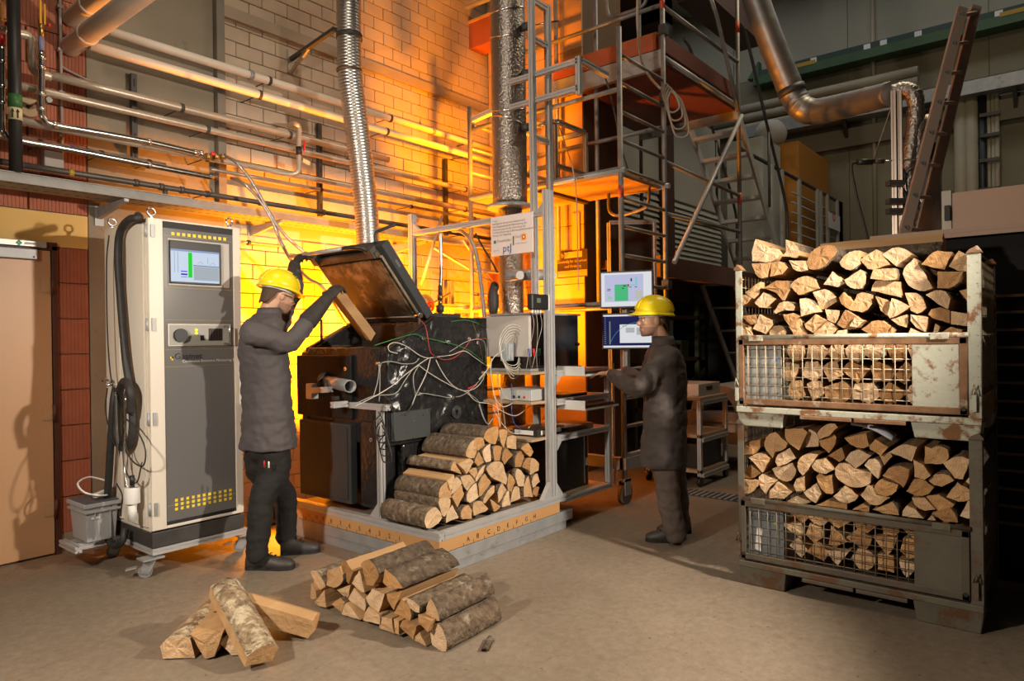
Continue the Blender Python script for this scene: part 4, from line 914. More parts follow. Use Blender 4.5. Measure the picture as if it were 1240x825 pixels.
# regulator on the corner post
rg = thing('pressure_controller', 'black controller with small display on the corner post', 'controller', tuple(at_y(653, 375, 3.0)))
a = at_y(642, 356, 2.99); b = at_y(664, 376, 2.99)
part('case', MB().box((a.x-.02, 2.955, b.z), (b.x-.04, 3.005, a.z)), blackp, rg, bev=.008); part('display', MB().box((a.x+.03, 2.953, b.z+.05), (a.x+.075, 2.956, a.z-.03)), M('lcd', (.12, .14, .10), .3), rg)
part('wall_plate', MB().box((b.x-.04, 2.98, b.z), (b.x+.005, 3.006, a.z)), whitep, rg)
for k in range(4): x = a.x+.01+.03*k; part('cable_gland', MB().cyl((x, 2.98, b.z-.025), (x, 2.98, b.z), .009, 8), whitep, rg)
ORD_ = ['first', 'second', 'third', 'fourth', 'fifth']
for k in range(3):
    x = a.x+.01+.045*k; line('white_cable', [V((x, 2.98, b.z-.02)), V((x+.01*rr.uniform(-1, 1), 2.97, b.z-.12)), V((x+.04*rr.uniform(-1, 1), 2.99, b.z-.28)), V((x-.03+.02*k, 3.02, b.z-.42))], .002, gyc, '%s pale cable from the left hanging under the black controller' % ORD_[k], 'cable', 'white cables below the black controller')
# grey cable box with coiled white cables at the platform's back corner
q = at_y(614, 425, 3.30)
jb = thing('terminal_box', 'grey terminal box inside the coil of white cables', 'box', tuple(q))
part('case', MB().box((q.x-.045, 3.27, q.z-.075), (q.x+.045, 3.33, q.z+.06)), M('box_blue_grey', (.27, .31, .34), .45), jb, bev=.005); part('cover', MB().box((q.x-.03, 3.262, q.z-.065), (q.x+.02, 3.272, q.z+.05)), M('box_light', (.40, .42, .42), .45), jb, bev=.003)
cc_ = MB(); pts = []
for j in range(6*22+1):
    t = 2*math.pi*j/22; k = j/22; rr2 = .082+.017*k; pts.append(q+V(((rr2*.9+.012*math.sin(3*t+k))*math.cos(t), -.045-.004*k+.018*math.sin(2.1*t), rr2*1.15*math.sin(t))))
cc_.tube(pts, .003, 6); solo('coiled_cable', cc_, wc, 'long white cable coiled around the grey terminal box', 'cable')
def P2(x, y, s=5.89, yy=3.25): return at_y(580+x/s, 400+y/s, yy)
for k, (pts, mt_, lb_) in enumerate([([(0, 350), (60, 280), (110, 190), (180, 140)], wc, 'white cable entering the coil from the furnace'), ([(90, 200), (85, 300), (100, 420), (130, 540), (150, 690)], wc, 'white cable falling along the rear post'), ([(130, 300), (140, 420), (170, 560), (190, 700)], gyc, 'grey cable falling beside the rear post'), ([(150, 400), (190, 480), (260, 495), (350, 450), (420, 410)], wc, 'white cable sagging to the bench meter'), ([(110, 480), (170, 545), (260, 510), (350, 450), (430, 430)], wc, 'lower white cable sagging to the bench meter'), ([(0, 515), (90, 530), (170, 580), (260, 610), (340, 560), (420, 480)], wc, 'white cable arching below the second shelf'), ([(100, 560), (160, 660), (230, 730), (310, 735), (370, 680)], wc, 'white cable drooping above the log pile'), ([(230, 380), (235, 480), (232, 580)], bc, 'red and blue lead hanging below the coil'), ([(232, 590), (250, 660), (300, 710)], bc, 'bright blue lead above the log pile'), ([(0, 530), (30, 620), (65, 670), (100, 630)], gyc, 'grey cable looping beside the furnace corner'), ([(380, 400), (410, 390), (440, 405)], redpl, 'red test lead at the bench meter')]):
    line('cable', [P2(x, y) for x, y in pts], .0028, mt_, lb_, 'cable')
for k, (u, mt_) in enumerate(((641, bc), (646, redpl), (650, blackp), (653, M('green_grip', (.02, .14, .06), .5)))):
    q = at_y(u, 428, 3.14); t_ = thing('screwdriver', '%s-handled screwdriver hanging under the instrument case' % ['blue', 'red', 'black', 'green'][k], 'screwdriver', tuple(q))
    part('grip', MB().cyl(q-V((0, 0, .02)), q+V((0, 0, .035)), .010, 10), mt_, t_); part('shaft', MB().cyl(q-V((0, 0, .09)), q-V((0, 0, .02)), .003, 8), darkmetal, t_)
# monitors -------------------------------------------------------------
fd = (CAM-V((5.06, 2.95, 1.8))); fd.z = 0; fd.normalize(); fd = (fd+V((-.25, .1, 0))).normalized(); rtm = V((-fd.y, fd.x, 0)); 
if rtm.dot(RT) < 0: rtm = -rtm
def monitor(u0, v0, u1, v1, label, dep):
    c = at_d((u0+u1)/2, (v0+v1)/2, dep); w = (u1-u0)/FPX*dep/abs(rtm.dot(RT))/2; h = (v1-v0)/FPX*dep/2
    t = thing('monitor', label, 'monitor', (c.x, c.y, c.z-h))
    part('casing', MB().obox(c-fd*.025, rtm*(w+.012), fd*.025, V((0, 0, h+.014))), blackp, t, bev=.004)
    return t, c+fd*.0015, w, h
def scr_rect(t, c, w, h, x0, x1, y0, y1, mat, nm, k=0): part(nm, MB().obox(c+rtm*(w*((x0+x1)-1))+V((0, 0, h*(1-(y0+y1))))+fd*(.0006*k), rtm*(w*(x1-x0)), fd*.0005, V((0, 0, h*(y1-y0)))), mat, t)
t, c, w, h = monitor(729.5, 330, 787, 371, 'upper monitor showing a green process diagram', 5.72)
ew = E_('screen_white', (.86, .88, .92), .75); scr_rect(t, c, w, h, 0, 1, 0, 1, ew, 'display', 0)
scr_rect(t, c, w, h, .07, .84, .06, .86, E_('screen_lilac', (.58, .60, .86), .75), 'diagram_field', 1)
scr_rect(t, c, w, h, .27, .54, .35, .84, E_('screen_green', (.07, .60, .25), .7), 'green_tank', 2)
cyn = E_('screen_cyan', (.25, .75, .78), .7); scr_rect(t, c, w, h, .68, .72, .14, .40, cyn, 'cyan_pipe', 2); scr_rect(t, c, w, h, .58, .71, .36, .40, cyn, 'cyan_pipe', 3)
scr_rect(t, c, w, h, .68, .82, .55, .78, E_('screen_khaki', (.62, .64, .55), .7), 'khaki_box', 2); scr_rect(t, c, w, h, .53, .56, .35, .42, E_('screen_red', (.5, .02, .05), .6), 'red_mark', 3)
scr_rect(t, c, w, h, .13, .21, .70, .78, E_('screen_lime', (.35, .75, .40), .7), 'lime_box', 2); dk = E_('screen_dark', (.02, .10, .10), .4)
for r_ in ((.12, .19, .47, .49), (.12, .19, .51, .53), (.59, .62, .18, .27), (.56, .61, .43, .45), (.67, .72, .43, .45), (.44, .5, .38, .41), (.42, .46, .45, .48)): scr_rect(t, c, w, h, *r_, dk, 'screen_mark', 3)
t, c, w, h = monitor(732, 381, 790, 421, 'lower monitor showing a dark plot and white window', 5.70)
scr_rect(t, c, w, h, 0, 1, 0, 1, ew, 'display', 0); scr_rect(t, c, w, h, .0, 1, .05, .94, E_('screen_navy', (.005, .010, .11), .6), 'plot_field', 1)
scr_rect(t, c, w, h, .33, .95, .30, .86, ew, 'dialog_window', 2); scr_rect(t, c, w, h, .45, .62, .40, .55, E_('screen_grey', (.62, .66, .68), .6), 'dialog_field', 3); scr_rect(t, c, w, h, .66, .9, .40, .62, bpy.data.materials['screen_grey'], 'dialog_field', 3); scr_rect(t, c, w, h, .38, .47, .33, .36, E_('screen_lightgreen', (.3, .8, .25), .6), 'dialog_mark', 3)
lt = E_('screen_grey_line', (.35, .36, .33), .5)
for k in range(14): scr_rect(t, c, w, h, .02, .055, .08+.06*k, .10+.06*k, lt, 'axis_tick', 2)
cv = MB(); pts = []
for j in range(12): f = j/11; pts.append(c+rtm*(w*(2*(.12+.85*f)-1))+V((0, 0, h*(1-2*(.9-.72*(1-math.exp(-4*f))))))+fd*.001)
cv.tube(pts, .0022, 4); part('plot_curve', cv, E_('plot_cyan', (.05, .35, .48), .6), t)
scr_rect(t, c, w, h, .12, .145, .2, .9, lt, 'plot_curve', 2)
# monitor arm
mb = MB(); q = at_d(758, 400, 5.84); mb.profile(V((q.x, q.y, 1.12)), V((q.x, q.y, 1.98)), .045, .045, up=(0, 1, 0)); mb.profile(V((WX1+.02, WYF, 1.14)), V((q.x, q.y, 1.14)), .045, .045); solo('monitor_post', mb, alu, 'aluminium post carrying both monitors', 'post')
# ================================================================== firewood
def wood_end(ax):
    mt = bpy.data.materials.new('log_end_'+ax); mt.use_nodes = True; nt = mt.node_tree; N = nt.nodes; L = nt.links; b = N['Principled BSDF']
    tc = N.new('ShaderNodeTexCoord'); oi = N.new('ShaderNodeObjectInfo')
    wv = N.new('ShaderNodeTexWave'); wv.wave_type = 'RINGS'; wv.rings_direction = ax; wv.inputs['Scale'].default_value = 28; wv.inputs['Distortion'].default_value = 2.2; wv.inputs['Detail'].default_value = 2; wv.inputs['Detail Scale'].default_value = 3; L.new(tc.outputs['Object'], wv.inputs[0])
    r = N.new('ShaderNodeValToRGB'); e = r.color_ramp.elements; e[0].color = (.52, .345, .19, 1); e[1].color = (.62, .435, .265, 1); L.new(wv.outputs[0], r.inputs[0])
    n = N.new('ShaderNodeTexNoise'); n.inputs['Scale'].default_value = 18; n.inputs['Detail'].default_value = 6; n.inputs['Roughness'].default_value = .7; L.new(tc.outputs['Object'], n.inputs[0])
    r2 = N.new('ShaderNodeValToRGB'); e = r2.color_ramp.elements; e[0].position = .3; e[0].color = (.66, .60, .52, 1); e[1].position = .6; e[1].color = (1, 1, 1, 1); L.new(n.outputs[0], r2.inputs[0])
    mx = N.new('ShaderNodeMixRGB'); mx.blend_type = 'MULTIPLY'; mx.inputs[0].default_value = .8; L.new(r.outputs[0], mx.inputs[1]); L.new(r2.outputs[0], mx.inputs[2])
    pr = N.new('ShaderNodeValToRGB'); el = pr.color_ramp.elements; el[0].position = 0; el[0].color = (.60, .45, .29, 1); el[1].position = 1; el[1].color = (.95, .80, .58, 1)
    for p, c in ((.2, (.9, .71, .46, 1)), (.5, (1.0, .97, .92, 1)), (.75, (1.22, 1.28, 1.38, 1))): q = el.new(p); q.color = c
    L.new(oi.outputs['Random'], pr.inputs[0])
    m2 = N.new('ShaderNodeMixRGB'); m2.blend_type = 'MULTIPLY'; m2.inputs[0].default_value = 1; L.new(mx.outputs[0], m2.inputs[1]); L.new(pr.outputs[0], m2.inputs[2])
    L.new(m2.outputs[0], b.inputs['Base Color']); b.inputs['Roughness'].default_value = .8
    bp = N.new('ShaderNodeBump'); bp.inputs['Strength'].default_value = .5; bp.inputs['Distance'].default_value = .008
    n4 = N.new('ShaderNodeTexNoise'); n4.inputs['Scale'].default_value = 70; n4.inputs['Detail'].default_value = 5; L.new(tc.outputs['Object'], n4.inputs[0]); L.new(n4.outputs[0], bp.inputs['Height']); L.new(bp.outputs[0], b.inputs['Normal'])
    return mt
EX, EY = wood_end('X'), wood_end('Y')
bark = M('bark', (.065, .043, .026), .95, 0, (.175, .122, .077), 30, contrast=.4, bump=1., bscale=34, bdist=.03, c3=(.25, .205, .15), s3=16, t3=.62, rvar=.3, detail=9)
splitx = M('split_wood', (.34, .18, .075), .8, 0, (.50, .31, .14), 12, stretch=(.15, 1, 1), bump=.5, bscale=45, rvar=.12)
splity = M('split_wood_y', (.34, .18, .075), .8, 0, (.50, .31, .14), 12, stretch=(1, .15, 1), bump=.5, bscale=45, rvar=.12)
ORD = ['first', 'second', 'third', 'fourth', 'fifth', 'sixth', 'seventh', 'eighth', 'ninth', 'tenth', 'eleventh', 'twelfth', 'thirteenth', 'fourteenth', 'fifteenth', 'sixteenth', 'seventeenth', 'eighteenth', 'nineteenth', 'twentieth']
def log_mesh(poly, vec, ax, barkall=False, seed=0, nobark=False, bdir=None):
    """poly: 3-D end outline; vec: along the log. Returns MB and pith point."""
    R_ = random.Random(seed); poly = [V(p) for p in poly]; n = len(poly); vec = V(vec); axn = vec.normalized()
    cen = sum(poly, V())/n
    ang = []
    for i in range(n):
        a = (poly[i-1]-poly[i]); b = (poly[(i+1) % n]-poly[i]); ang.append(math.degrees(a.angle(b, 0)))
    pith = poly[min(range(n), key=lambda i: ang[i])]
    pts = []; fl = []
    lens = [(poly[(i+1) % n]-poly[i]).length for i in range(n)]
    isb = [(ang[i] > 108 and ang[(i+1) % n] > 108) for i in range(n)]
    if not any(isb):
        far = max(range(n), key=lambda i: ((poly[i]+poly[(i+1) % n])/2-pith).length); isb[far] = True
    if bdir is not None:
        for i in range(n):
            o_ = (poly[i]+poly[(i+1) % n])/2-cen; isb[i] = o_.normalized().dot(bdir) > .25
    if barkall: isb = [True]*n
    if nobark: isb = [False]*n
    for i in range(n):
        k = max(1, min(4, int(lens[i]/.022)))
        a, b = poly[i], poly[(i+1) % n]; out = ((a+b)/2-cen); out -= axn*out.dot(axn)
        if out.length > 1e-6: out.normalize()
        for j in range(k):
            t = j/k; p = a.lerp(b, t)
            if isb[i]: p = p+out*(lens[i]*.10*4*t*(1-t))
            elif j: p = p+out*R_.uniform(-.003, .002)
            pts.append(p); fl.append(isb[i])
    k = len(pts); mb = MB(); nr = 10 if (barkall or bdir is not None) else 5; rings = []
    off = R_.uniform(0, 100)
    for r in range(nr):
        t = r/(nr-1); ring = []
        for p in pts:
            rad = p-cen; rad -= axn*rad.dot(axn)
            nz = noise.noise(V((p.x*14+off, p.y*14, p.z*14+t*2.5)))*.012+(noise.noise(V((p.x*45+off+t*9, p.y*45+t*9, p.z*45)))*.011 if nr > 5 else 0)
            sc = 1+(.0 if r == 0 else nz*5+ (-.02 if r == nr-1 else 0))
            if r == 0: jit = noise.noise(V((p.x*22+off, p.y*22, p.z*22)))*.006
            else: jit = 0
            ring.append(cen+axn*((p-cen).dot(axn)*(1-t)+jit)+rad*sc+vec*t)
        rings.append(ring)
    b0 = len(mb.v)
    for rg_ in rings: mb.v += rg_
    for r in range(nr-1):
        for j in range(k):
            j2 = (j+1) % k; mb.face([b0+r*k+j, b0+r*k+j2, b0+(r+1)*k+j2, b0+(r+1)*k+j], 1 if fl[j] else 2, fl[j])
    # rough sawn end: inner ring and centre
    b1 = len(mb.v)
    for p in rings[0]: mb.v.append(cen+(p-cen)*.5+axn*R_.uniform(-.003, .002))
    mb.v.append(cen+axn*R_.uniform(-.004, .001)); ci = len(mb.v)-1
    for j in range(k):
        j2 = (j+1) % k; mb.face([b0+j2, b0+j, b1+j, b1+j2], 0); mb.face([b1+j2, b1+j, ci], 0)
    mb.face([b0+(nr-1)*k+j for j in range(k)], 0)
    return mb, pith
def make_log(poly, vec, ax, label, group, seed, **kw):
    mb, pith = log_mesh(poly, vec, ax, seed=seed, **kw)
    o = part('firewood_log', mb, [EX, bark, splitx] if ax == 'X' else [EY, bark, splity], None, label, origin=pith)
    o['category'] = 'log'; o['group'] = group; return o
A, B = (885, 280, 6.344), (1035, 280, 6.344); C_, D = (890, 500, 6.344), (1030, 510, 6.344)
UP = [
 [(A, '190,60 285,130 350,135 385,180 350,215 270,240 165,230 160,160'), (A, '420,65 480,90 525,150 515,205 390,195 425,160'), (A, '600,190 640,140 720,110 800,115 820,155 760,225 680,290 600,290 585,240'), (A, '835,240 870,190 950,150 990,150 990,250 920,300 850,270'), (B, '40,220 165,140 270,255 180,285 100,290'), (B, '210,180 290,130 380,135 440,180 320,270'), (B, '510,255 570,190 640,150 750,160 690,295 600,280'), (B, '720,270 800,150 860,180 885,250 870,310 790,305')],
 [(A, '160,250 305,240 280,350 240,365 190,330'), (A, '315,240 370,230 440,280 390,330 300,350'), (A, '445,225 590,230 590,300 540,310 480,290'), (A, '780,310 875,400 820,430 710,410'), (A, '870,375 995,295 1025,310 1035,400 1005,440 960,445 890,410'), (B, '145,290 315,285 325,370 230,380 120,365'), (B, '455,205 530,310 600,440 540,460 450,440 390,380 370,330 400,260'), (B, '635,310 835,310 800,390 720,440 635,440')],
 [(A, '110,470 225,390 220,480 180,520'), (A, '250,435 350,380 440,380 445,450 395,530 350,475'), (A, '450,420 490,380 590,345 640,370 680,440 600,465 520,490'), (A, '630,470 720,445 800,500 815,540 720,600 690,600'), (A, '830,510 865,470 935,545 905,600 850,560'), (A, '910,605 970,485 1010,470 1090,490 1085,560 1010,625'), (B, '160,380 350,390 360,510 130,460'), (B, '160,500 275,540 245,650 200,610'), (B, '285,515 350,540 425,580 340,640 270,670 250,640'), (B, '385,475 470,475 530,530 550,590 480,635 430,610'), (B, '545,490 620,455 700,465 735,520 715,600 640,560'), (B, '800,460 925,415 930,550 870,550')],
 [(A, '70,490 110,490 155,515 110,560 70,580'), (A, '180,550 250,470 300,490 350,520 270,590 220,585'), (A, '330,620 370,555 440,540 490,580 480,610 400,610 345,635'), (A, '530,520 580,515 650,570 685,620 540,655'), (A, '725,600 835,610 800,710 740,680'), (A, '815,715 880,605 1010,690 960,750 860,745'), (B, '280,680 400,640 400,740 330,720'), (B, '430,640 560,660 540,775 470,740 430,690'), (B, '565,640 590,600 660,585 730,610 730,710 600,670'), (B, '740,615 935,645 935,740 740,715')],
 [(A, '75,650 190,640 195,710 150,720'), (A, '80,695 160,740 170,800 80,800'), (A, '170,750 220,640 320,690 325,720 265,790'), (A, '295,775 330,730 400,730 430,775 420,805 300,805'), (A, '400,640 470,630 530,655 450,730 415,680'), (A, '445,735 530,670 560,750 600,800 490,805'), (A, '565,715 650,640 730,685 630,780 580,750'), (A, '635,790 740,690 820,750 770,800'), (A, '800,805 820,765 890,755 890,805'), (B, '0,665 75,690 20,740 -40,730'), (B, '50,755 130,695 210,690 270,730 240,795 130,795'), (B, '245,795 285,735 315,760 290,795'), (B, '410,790 430,745 540,795'), (B, '605,775 620,710 655,735 640,775'), (B, '640,795 740,735 830,760 800,795')]]
LO = [
 [(C_, '225,230 270,160 310,150 405,235 390,270 310,300 290,350 240,290'), (C_, '385,125 520,120 555,150 490,290 420,240 385,180'), (C_, '545,200 570,125 620,150 645,200 640,260 540,265'), (C_, '630,165 700,90 770,85 790,110 720,180 650,205'), (C_, '645,215 760,165 780,190 770,240 720,310 660,260'), (D, '-50,130 120,95 145,190 100,210 0,180'), (D, '140,190 190,140 290,200 230,265 150,220'), (D, '295,240 350,205 430,180 510,200 470,310 400,280'), (D, '570,195 620,210 700,195 745,220 755,280 700,330 570,330'), (D, '710,325 780,285 860,275 920,300 860,450 800,440')],
 [(C_, '65,230 195,205 190,270 140,320 65,325'), (C_, '310,380 330,320 420,270 465,350 400,390 330,415'), (C_, '480,385 520,330 580,315 635,325 560,440 520,485 490,450'), (C_, '590,410 620,365 690,350 755,440 700,470 600,435'), (C_, '715,330 820,265 845,350 800,380'), (D, '0,240 60,220 160,265 100,320 40,365 -40,300'), (D, '220,265 300,235 320,270 260,340'), (D, '105,340 140,295 190,290 235,350 210,445 170,410'), (D, '245,420 290,365 370,350 450,380 440,440 405,510 370,480'), (D, '480,295 560,340 615,420 570,450 490,430 490,350'), (D, '590,455 650,410 760,420 795,460 700,505 640,490'), (D, '885,465 980,340 980,520 930,500')],
 [(C_, '105,345 170,310 230,320 265,355 210,460 160,400'), (C_, '65,470 120,395 200,465 150,500 75,495'), (C_, '285,430 440,385 470,440 430,520 370,525 310,480'), (C_, '450,560 470,510 530,490 530,600 470,605'), (C_, '625,490 650,465 700,490 740,480 745,625 700,620 640,540'), (C_, '765,430 800,390 880,395 920,430 1050,460 1040,540 930,575 830,540 770,480'), (D, '180,520 240,445 365,490 350,540 270,580 200,560'), (D, '430,540 490,445 570,455 640,510 600,560 500,575'), (D, '735,585 820,470 960,560 920,600 830,620')],
 [(C_, '65,515 175,525 165,570 110,620 65,620'), (C_, '185,490 210,470 330,520 260,580 240,630 200,580'), (C_, '265,600 320,535 440,610 380,660 265,655'), (C_, '525,610 630,540 665,620 620,695'), (C_, '755,640 840,565 940,650 880,695 800,680'), (D, '-75,570 0,530 55,590 0,625'), (D, '75,570 130,495 170,510 200,570 300,590 230,640 150,640'), (D, '470,590 570,590 650,680 570,690 490,640'), (D, '575,575 680,570 800,640 770,680 660,690'), (D, '840,730 900,610 980,650 980,720 900,750')],
 [(C_, '400,680 470,640 585,685 540,700 420,695'), (C_, '625,710 720,675 860,700 860,740'), (C_, '900,745 980,700 1030,720 1030,755'), (D, '15,685 100,640 145,700'), (D, '170,680 320,620 370,725 250,710'), (D, '395,730 430,650 500,680 565,750'), (D, '590,760 625,725 655,765'), (D, '625,710 765,670 825,780 720,775')]]
def parse(spec):
    (u0, v0, s), t = spec; return [(u0+float(a.split(',')[0])/s, v0+float(a.split(',')[1])/s) for a in t.split()]
CX = 3.97
sd = 0
for rows, nm in ((UP, 'upper'), (LO, 'lower')):
    for r_, row in enumerate(rows):
        for c_, spec in enumerate(row):
            sd += 1; x = CX+.035+random.Random(sd).uniform(0, .05)+(.012*(len(rows)-1-r_) if nm == 'upper' else 0)
            poly = [at_x(u, v, x) for u, v in parse(spec)]
            rowname = ['top row', 'second row down', 'third row down', 'fourth row down', 'row above the mesh'][r_]
            make_log(poly, (.62, 0, 0), 'X', '%s split log from left in the %s of %s crate' % (ORD[c_], rowname, nm), 'split logs above the rim of the %s crate' % nm, sd)
# logs seen through the wire mesh
for nm, z0, z1, seed in (('upper', 1.085, 1.415, 100), ('lower', .20, .50, 200)):
    R_ = random.Random(seed)
    for r_ in range(3):
        y = 1.27+.05*(r_ % 2); cc = 0
        while y > .42:
            w = R_.uniform(.09, .14); h = (z1-z0)/3; zc = z0+h*(r_+.5); k = R_.choice([3, 4, 4, 5, 6]); a0_ = R_.uniform(0, 6.28)
            poly = []
            for j in range(k): a = a0_+2*math.pi*j/k+R_.uniform(-.3, .3); poly.append(V((CX+.055+R_.uniform(0, .006), y-w/2+w*.53*math.cos(a), zc+h*.57*math.sin(a))))
            make_log(poly, (.60, 0, 0), 'X', '%s log from left behind the %s crate mesh, %s layer' % (ORD[cc], nm, ['lowest', 'middle', 'highest'][r_]), 'logs behind the mesh of the %s crate' % nm, seed+int(y*1000)+r_)
            y -= w*.98; cc += 1
# long log laid across the top of the upper crate
xg = CX+.42; pa = at_x(1143, 296, xg); pb_ = at_x(1020, 309, xg); Lg = pb_.y-pa.y; zg = pa.z-.02
poly = [V((xg+dx, pa.y, zg+dz)) for dx, dz in ((-.10, -.05), (-.06, .03), (0, .085), (.07, .04), (.10, -.05))]
o = make_log(poly, (0, Lg+.12, 0), 'Y', 'long bark-covered log laid across the top of the upper crate', 'split logs above the rim of the upper crate', 900, bdir=V((-.9, 0, -.45)))
# ------------------------------------------------------------------ pile on the platform
P_ = (460, 500, 5.5)
PILE = ['310,770 300,700 340,640 375,630 415,700 370,750', '395,572 472,577 460,640 430,695 400,640', '395,565 405,500 455,455 475,565', '450,450 492,412 505,450 490,500 470,515', '507,428 545,470 530,500 472,550 482,510', '480,560 550,485 560,540 520,630', '440,735 450,670 485,615 525,700', '540,690 550,640 590,615 615,650 610,705 550,710', '540,430 600,415 635,460 580,520', '580,590 590,520 640,468 660,560 600,600', '625,600 680,590 720,640 700,660 625,685', '655,480 700,405 740,465 680,550 660,560', '685,595 720,520 765,485 760,530 700,605', '735,575 805,625 760,660', '785,530 815,465 850,520 790,600', '815,630 820,580 860,515 870,615', '472,384 500,320 545,410', '520,340 600,305 625,330 580,410', '590,390 640,365 650,400 630,440', '635,440 700,345 690,400 640,460', '575,290 590,220 630,180 645,260 630,300', '632,172 690,170 700,215 650,255 640,230', '630,330 660,260 700,330 650,355', '685,260 735,205 740,320 705,330', '690,165 720,110 790,95 770,210', '795,115 855,125 825,240 805,190', '850,160 910,160 910,245 850,235', '760,225 815,230 800,320 765,320', '810,310 840,225 885,280 830,345', '710,370 760,325 820,340 850,440 840,480 780,450 740,430', '852,510 862,405 900,460 877,530', '900,365 905,290 940,255 960,290 940,360', '940,240 990,200 1025,260 1000,295', '950,360 970,310 1008,302 1000,388', '1002,413 1010,302 1060,340 1055,385', '905,440 910,370 965,420 960,490 925,490', '960,560 965,470 990,420 1020,560', '1015,430 1050,405 1065,460 1020,505', '870,600 900,492 930,500 935,570', '1020,545 1030,500 1065,495 1045,560']
for i, s_ in enumerate(PILE):
    y = 3.085+random.Random(i+40).uniform(0, .02); poly = [at_y(u, v, y) for u, v in parse((P_, s_))]
    zmin = min(p.z for p in poly)
    if zmin < .24: poly = [p+V((0, 0, .24-zmin)) for p in poly]
    cx_ = sum(p.x for p in poly)/len(poly); cz = sum(p.z for p in poly)/len(poly)
    big = i in (0, 1, 2, 20, 24, 18)
    lev = 'bottom layer' if cz < .40 else 'lower middle layer' if cz < .53 else 'upper middle layer' if cz < .66 else 'top layer'
    PILE[i] = [cz, cx_, lev, poly, i]
from collections import defaultdict
lay = defaultdict(list)
for it in PILE: lay[it[2]].append(it)
for lev, its in lay.items():
    its.sort(key=lambda t: t[1])
    for c_, it in enumerate(its):
        make_log(it[3], (0, .42, 0), 'Y', '%s log from the left in the %s of the platform pile' % (ORD[c_], lev), 'stacked logs on the platform', 400+it[4], bdir=None if it[4] in (3, 13, 17) else V((-.6, 0, .8)), barkall=it[4] in (0, 1, 2, 20, 24))
# ------------------------------------------------------------------ pile on the floor
Q_ = (370, 650, 4.5926)
FL = ['28,195 60,190 110,280 75,300 50,260', '30,262 58,300 60,342 30,345', '50,365 105,297 115,395 75,385', '120,190 188,167 203,210 208,240 160,285 115,270', '192,163 225,135 265,195 240,265 215,230', '255,260 300,187 330,310 290,290', '305,155 355,130 410,215 375,275 340,270', '175,295 250,270 240,330 225,350', '235,350 270,285 330,350 330,415', '145,375 195,340 220,365 200,420', '200,430 230,367 305,462 250,450', '335,340 370,290 440,320 405,435 360,390', '430,255 440,180 540,290 460,285', '450,320 535,305 490,410', '490,425 535,345 580,400 582,470', '565,340 632,388 632,425 580,400', '670,430 695,345 745,470', '317,465 350,392 410,437 410,490', '412,450 480,455 495,540 415,510', '490,458 520,470 520,545 497,540', '522,500 540,467 615,500 600,575', '625,435 700,470 680,530 630,480', '600,560 635,530 668,612 610,580', '702,490 740,485 782,580 782,640 730,622 705,600']
fl_ = []
for i, s_ in enumerate(FL):
    x = 2.25+random.Random(i+70).uniform(-.015, .03); poly = [at_x(u, v, x) for u, v in parse((Q_, s_))]
    zmin = min(p.z for p in poly)
    if zmin < .004: poly = [p+V((0, 0, .004-zmin)) for p in poly]
    cz = sum(p.z for p in poly)/len(poly); cy = sum(p.y for p in poly)/len(poly); fl_.append(['bottom layer' if cz < .115 else 'middle layer' if cz < .205 else 'top layer', cy, poly, i])
lay = defaultdict(list)
for it in fl_: lay[it[0]].append(it)
for lev, its in lay.items():
    its.sort(key=lambda t: -t[1])
    for c_, it in enumerate(its):
        make_log(it[2], (.42, .02, 0), 'X', '%s log from the left in the %s of the floor pile' % (ORD[c_], lev), 'stacked logs on the floor', 500+it[3], bdir=V((0, -.5, .85)) if it[3] in (6, 12, 0) else None, barkall=it[3] in (15, 16, 23))
# ------------------------------------------------------------------ loose logs in front
def loose(p0, p1, sec, label, roll_=0, up=(0, 0, 1), seed=0, **kw):
    p0, p1 = V(p0), V(p1); d = (p1-p0).normalized(); x = d.cross(V(up)).normalized(); y = x.cross(d)
    poly = [p0+x*(a*math.cos(roll_)-b*math.sin(roll_))+y*(a*math.sin(roll_)+b*math.cos(roll_)) for a, b in sec]
    mb, pith = log_mesh(poly, p1-p0, 'X', seed=seed, **kw)
    o = part('firewood_log', mb, [EX, kw.get('bm') or bark, splitx], None, label, origin=p0); o['category'] = 'log'; o['group'] = 'loose logs on the floor'; return o
palebark = M('pale_flaky_bark', (.17, .11, .058), .95, 0, (.44, .32, .19), 24, contrast=.35, bump=1., bscale=30, bdist=.05, c3=(.56, .46, .31), s3=14, t3=.55, detail=9)
def loose2(p0, p1, sec, label, barkm, **kw):
    o = loose(p0, p1, sec, label, **kw); o.data.materials[1] = barkm; return o
g = at_z
wedge = [(-.075, .0), (-.06, .055), (0, .08), (.06, .055), (.075, 0), (0, -.055)]
half = [(-.085, -.03), (-.07, .03), (-.03, .06), (.03, .06), (.07, .03), (.085, -.03)]
e0_, e1_ = g(310, 795, .075), g(260, 740, .28)
loose2(at_z(318, 795, .06), at_z(273, 712, .25), [(-.075, -.03), (-.075, .03), (-.04, .055), (.03, .055), (.07, .02), (.05, -.045)], 'pale flaky-barked log leaning on top of the loose logs', palebark, seed=601)
loose2(at_z(381, 757, .06), at_z(262, 722, .20), [(-.055, -.045), (-.055, .045), (0, .06), (.055, .04), (.055, -.05)], 'long smooth pale log lying behind the leaning log', splitx, seed=602, nobark=True)
loose2(at_z(217, 782, .065), at_z(262, 735, .065), [(-.075, -.06), (-.085, .0), (-.03, .04), (.05, .03), (.07, -.06)], 'leftmost loose log with ridged brown bark', palebark, seed=603)
loose2(at_z(251, 780, .075), at_z(285, 738, .085), [(-.075, .05), (.075, .06), (.03, -.06), (-.01, -.07)], 'wedge-shaped loose log with bare split top, second from left', splitx, seed=604, nobark=True)
loose2(at_z(283, 782, .05), at_z(312, 742, .055), [(-.07, .02), (-.02, .06), (.06, .03), (.05, -.035), (-.01, -.045)], 'small loose log half hidden under the leaning log', bark, seed=605)
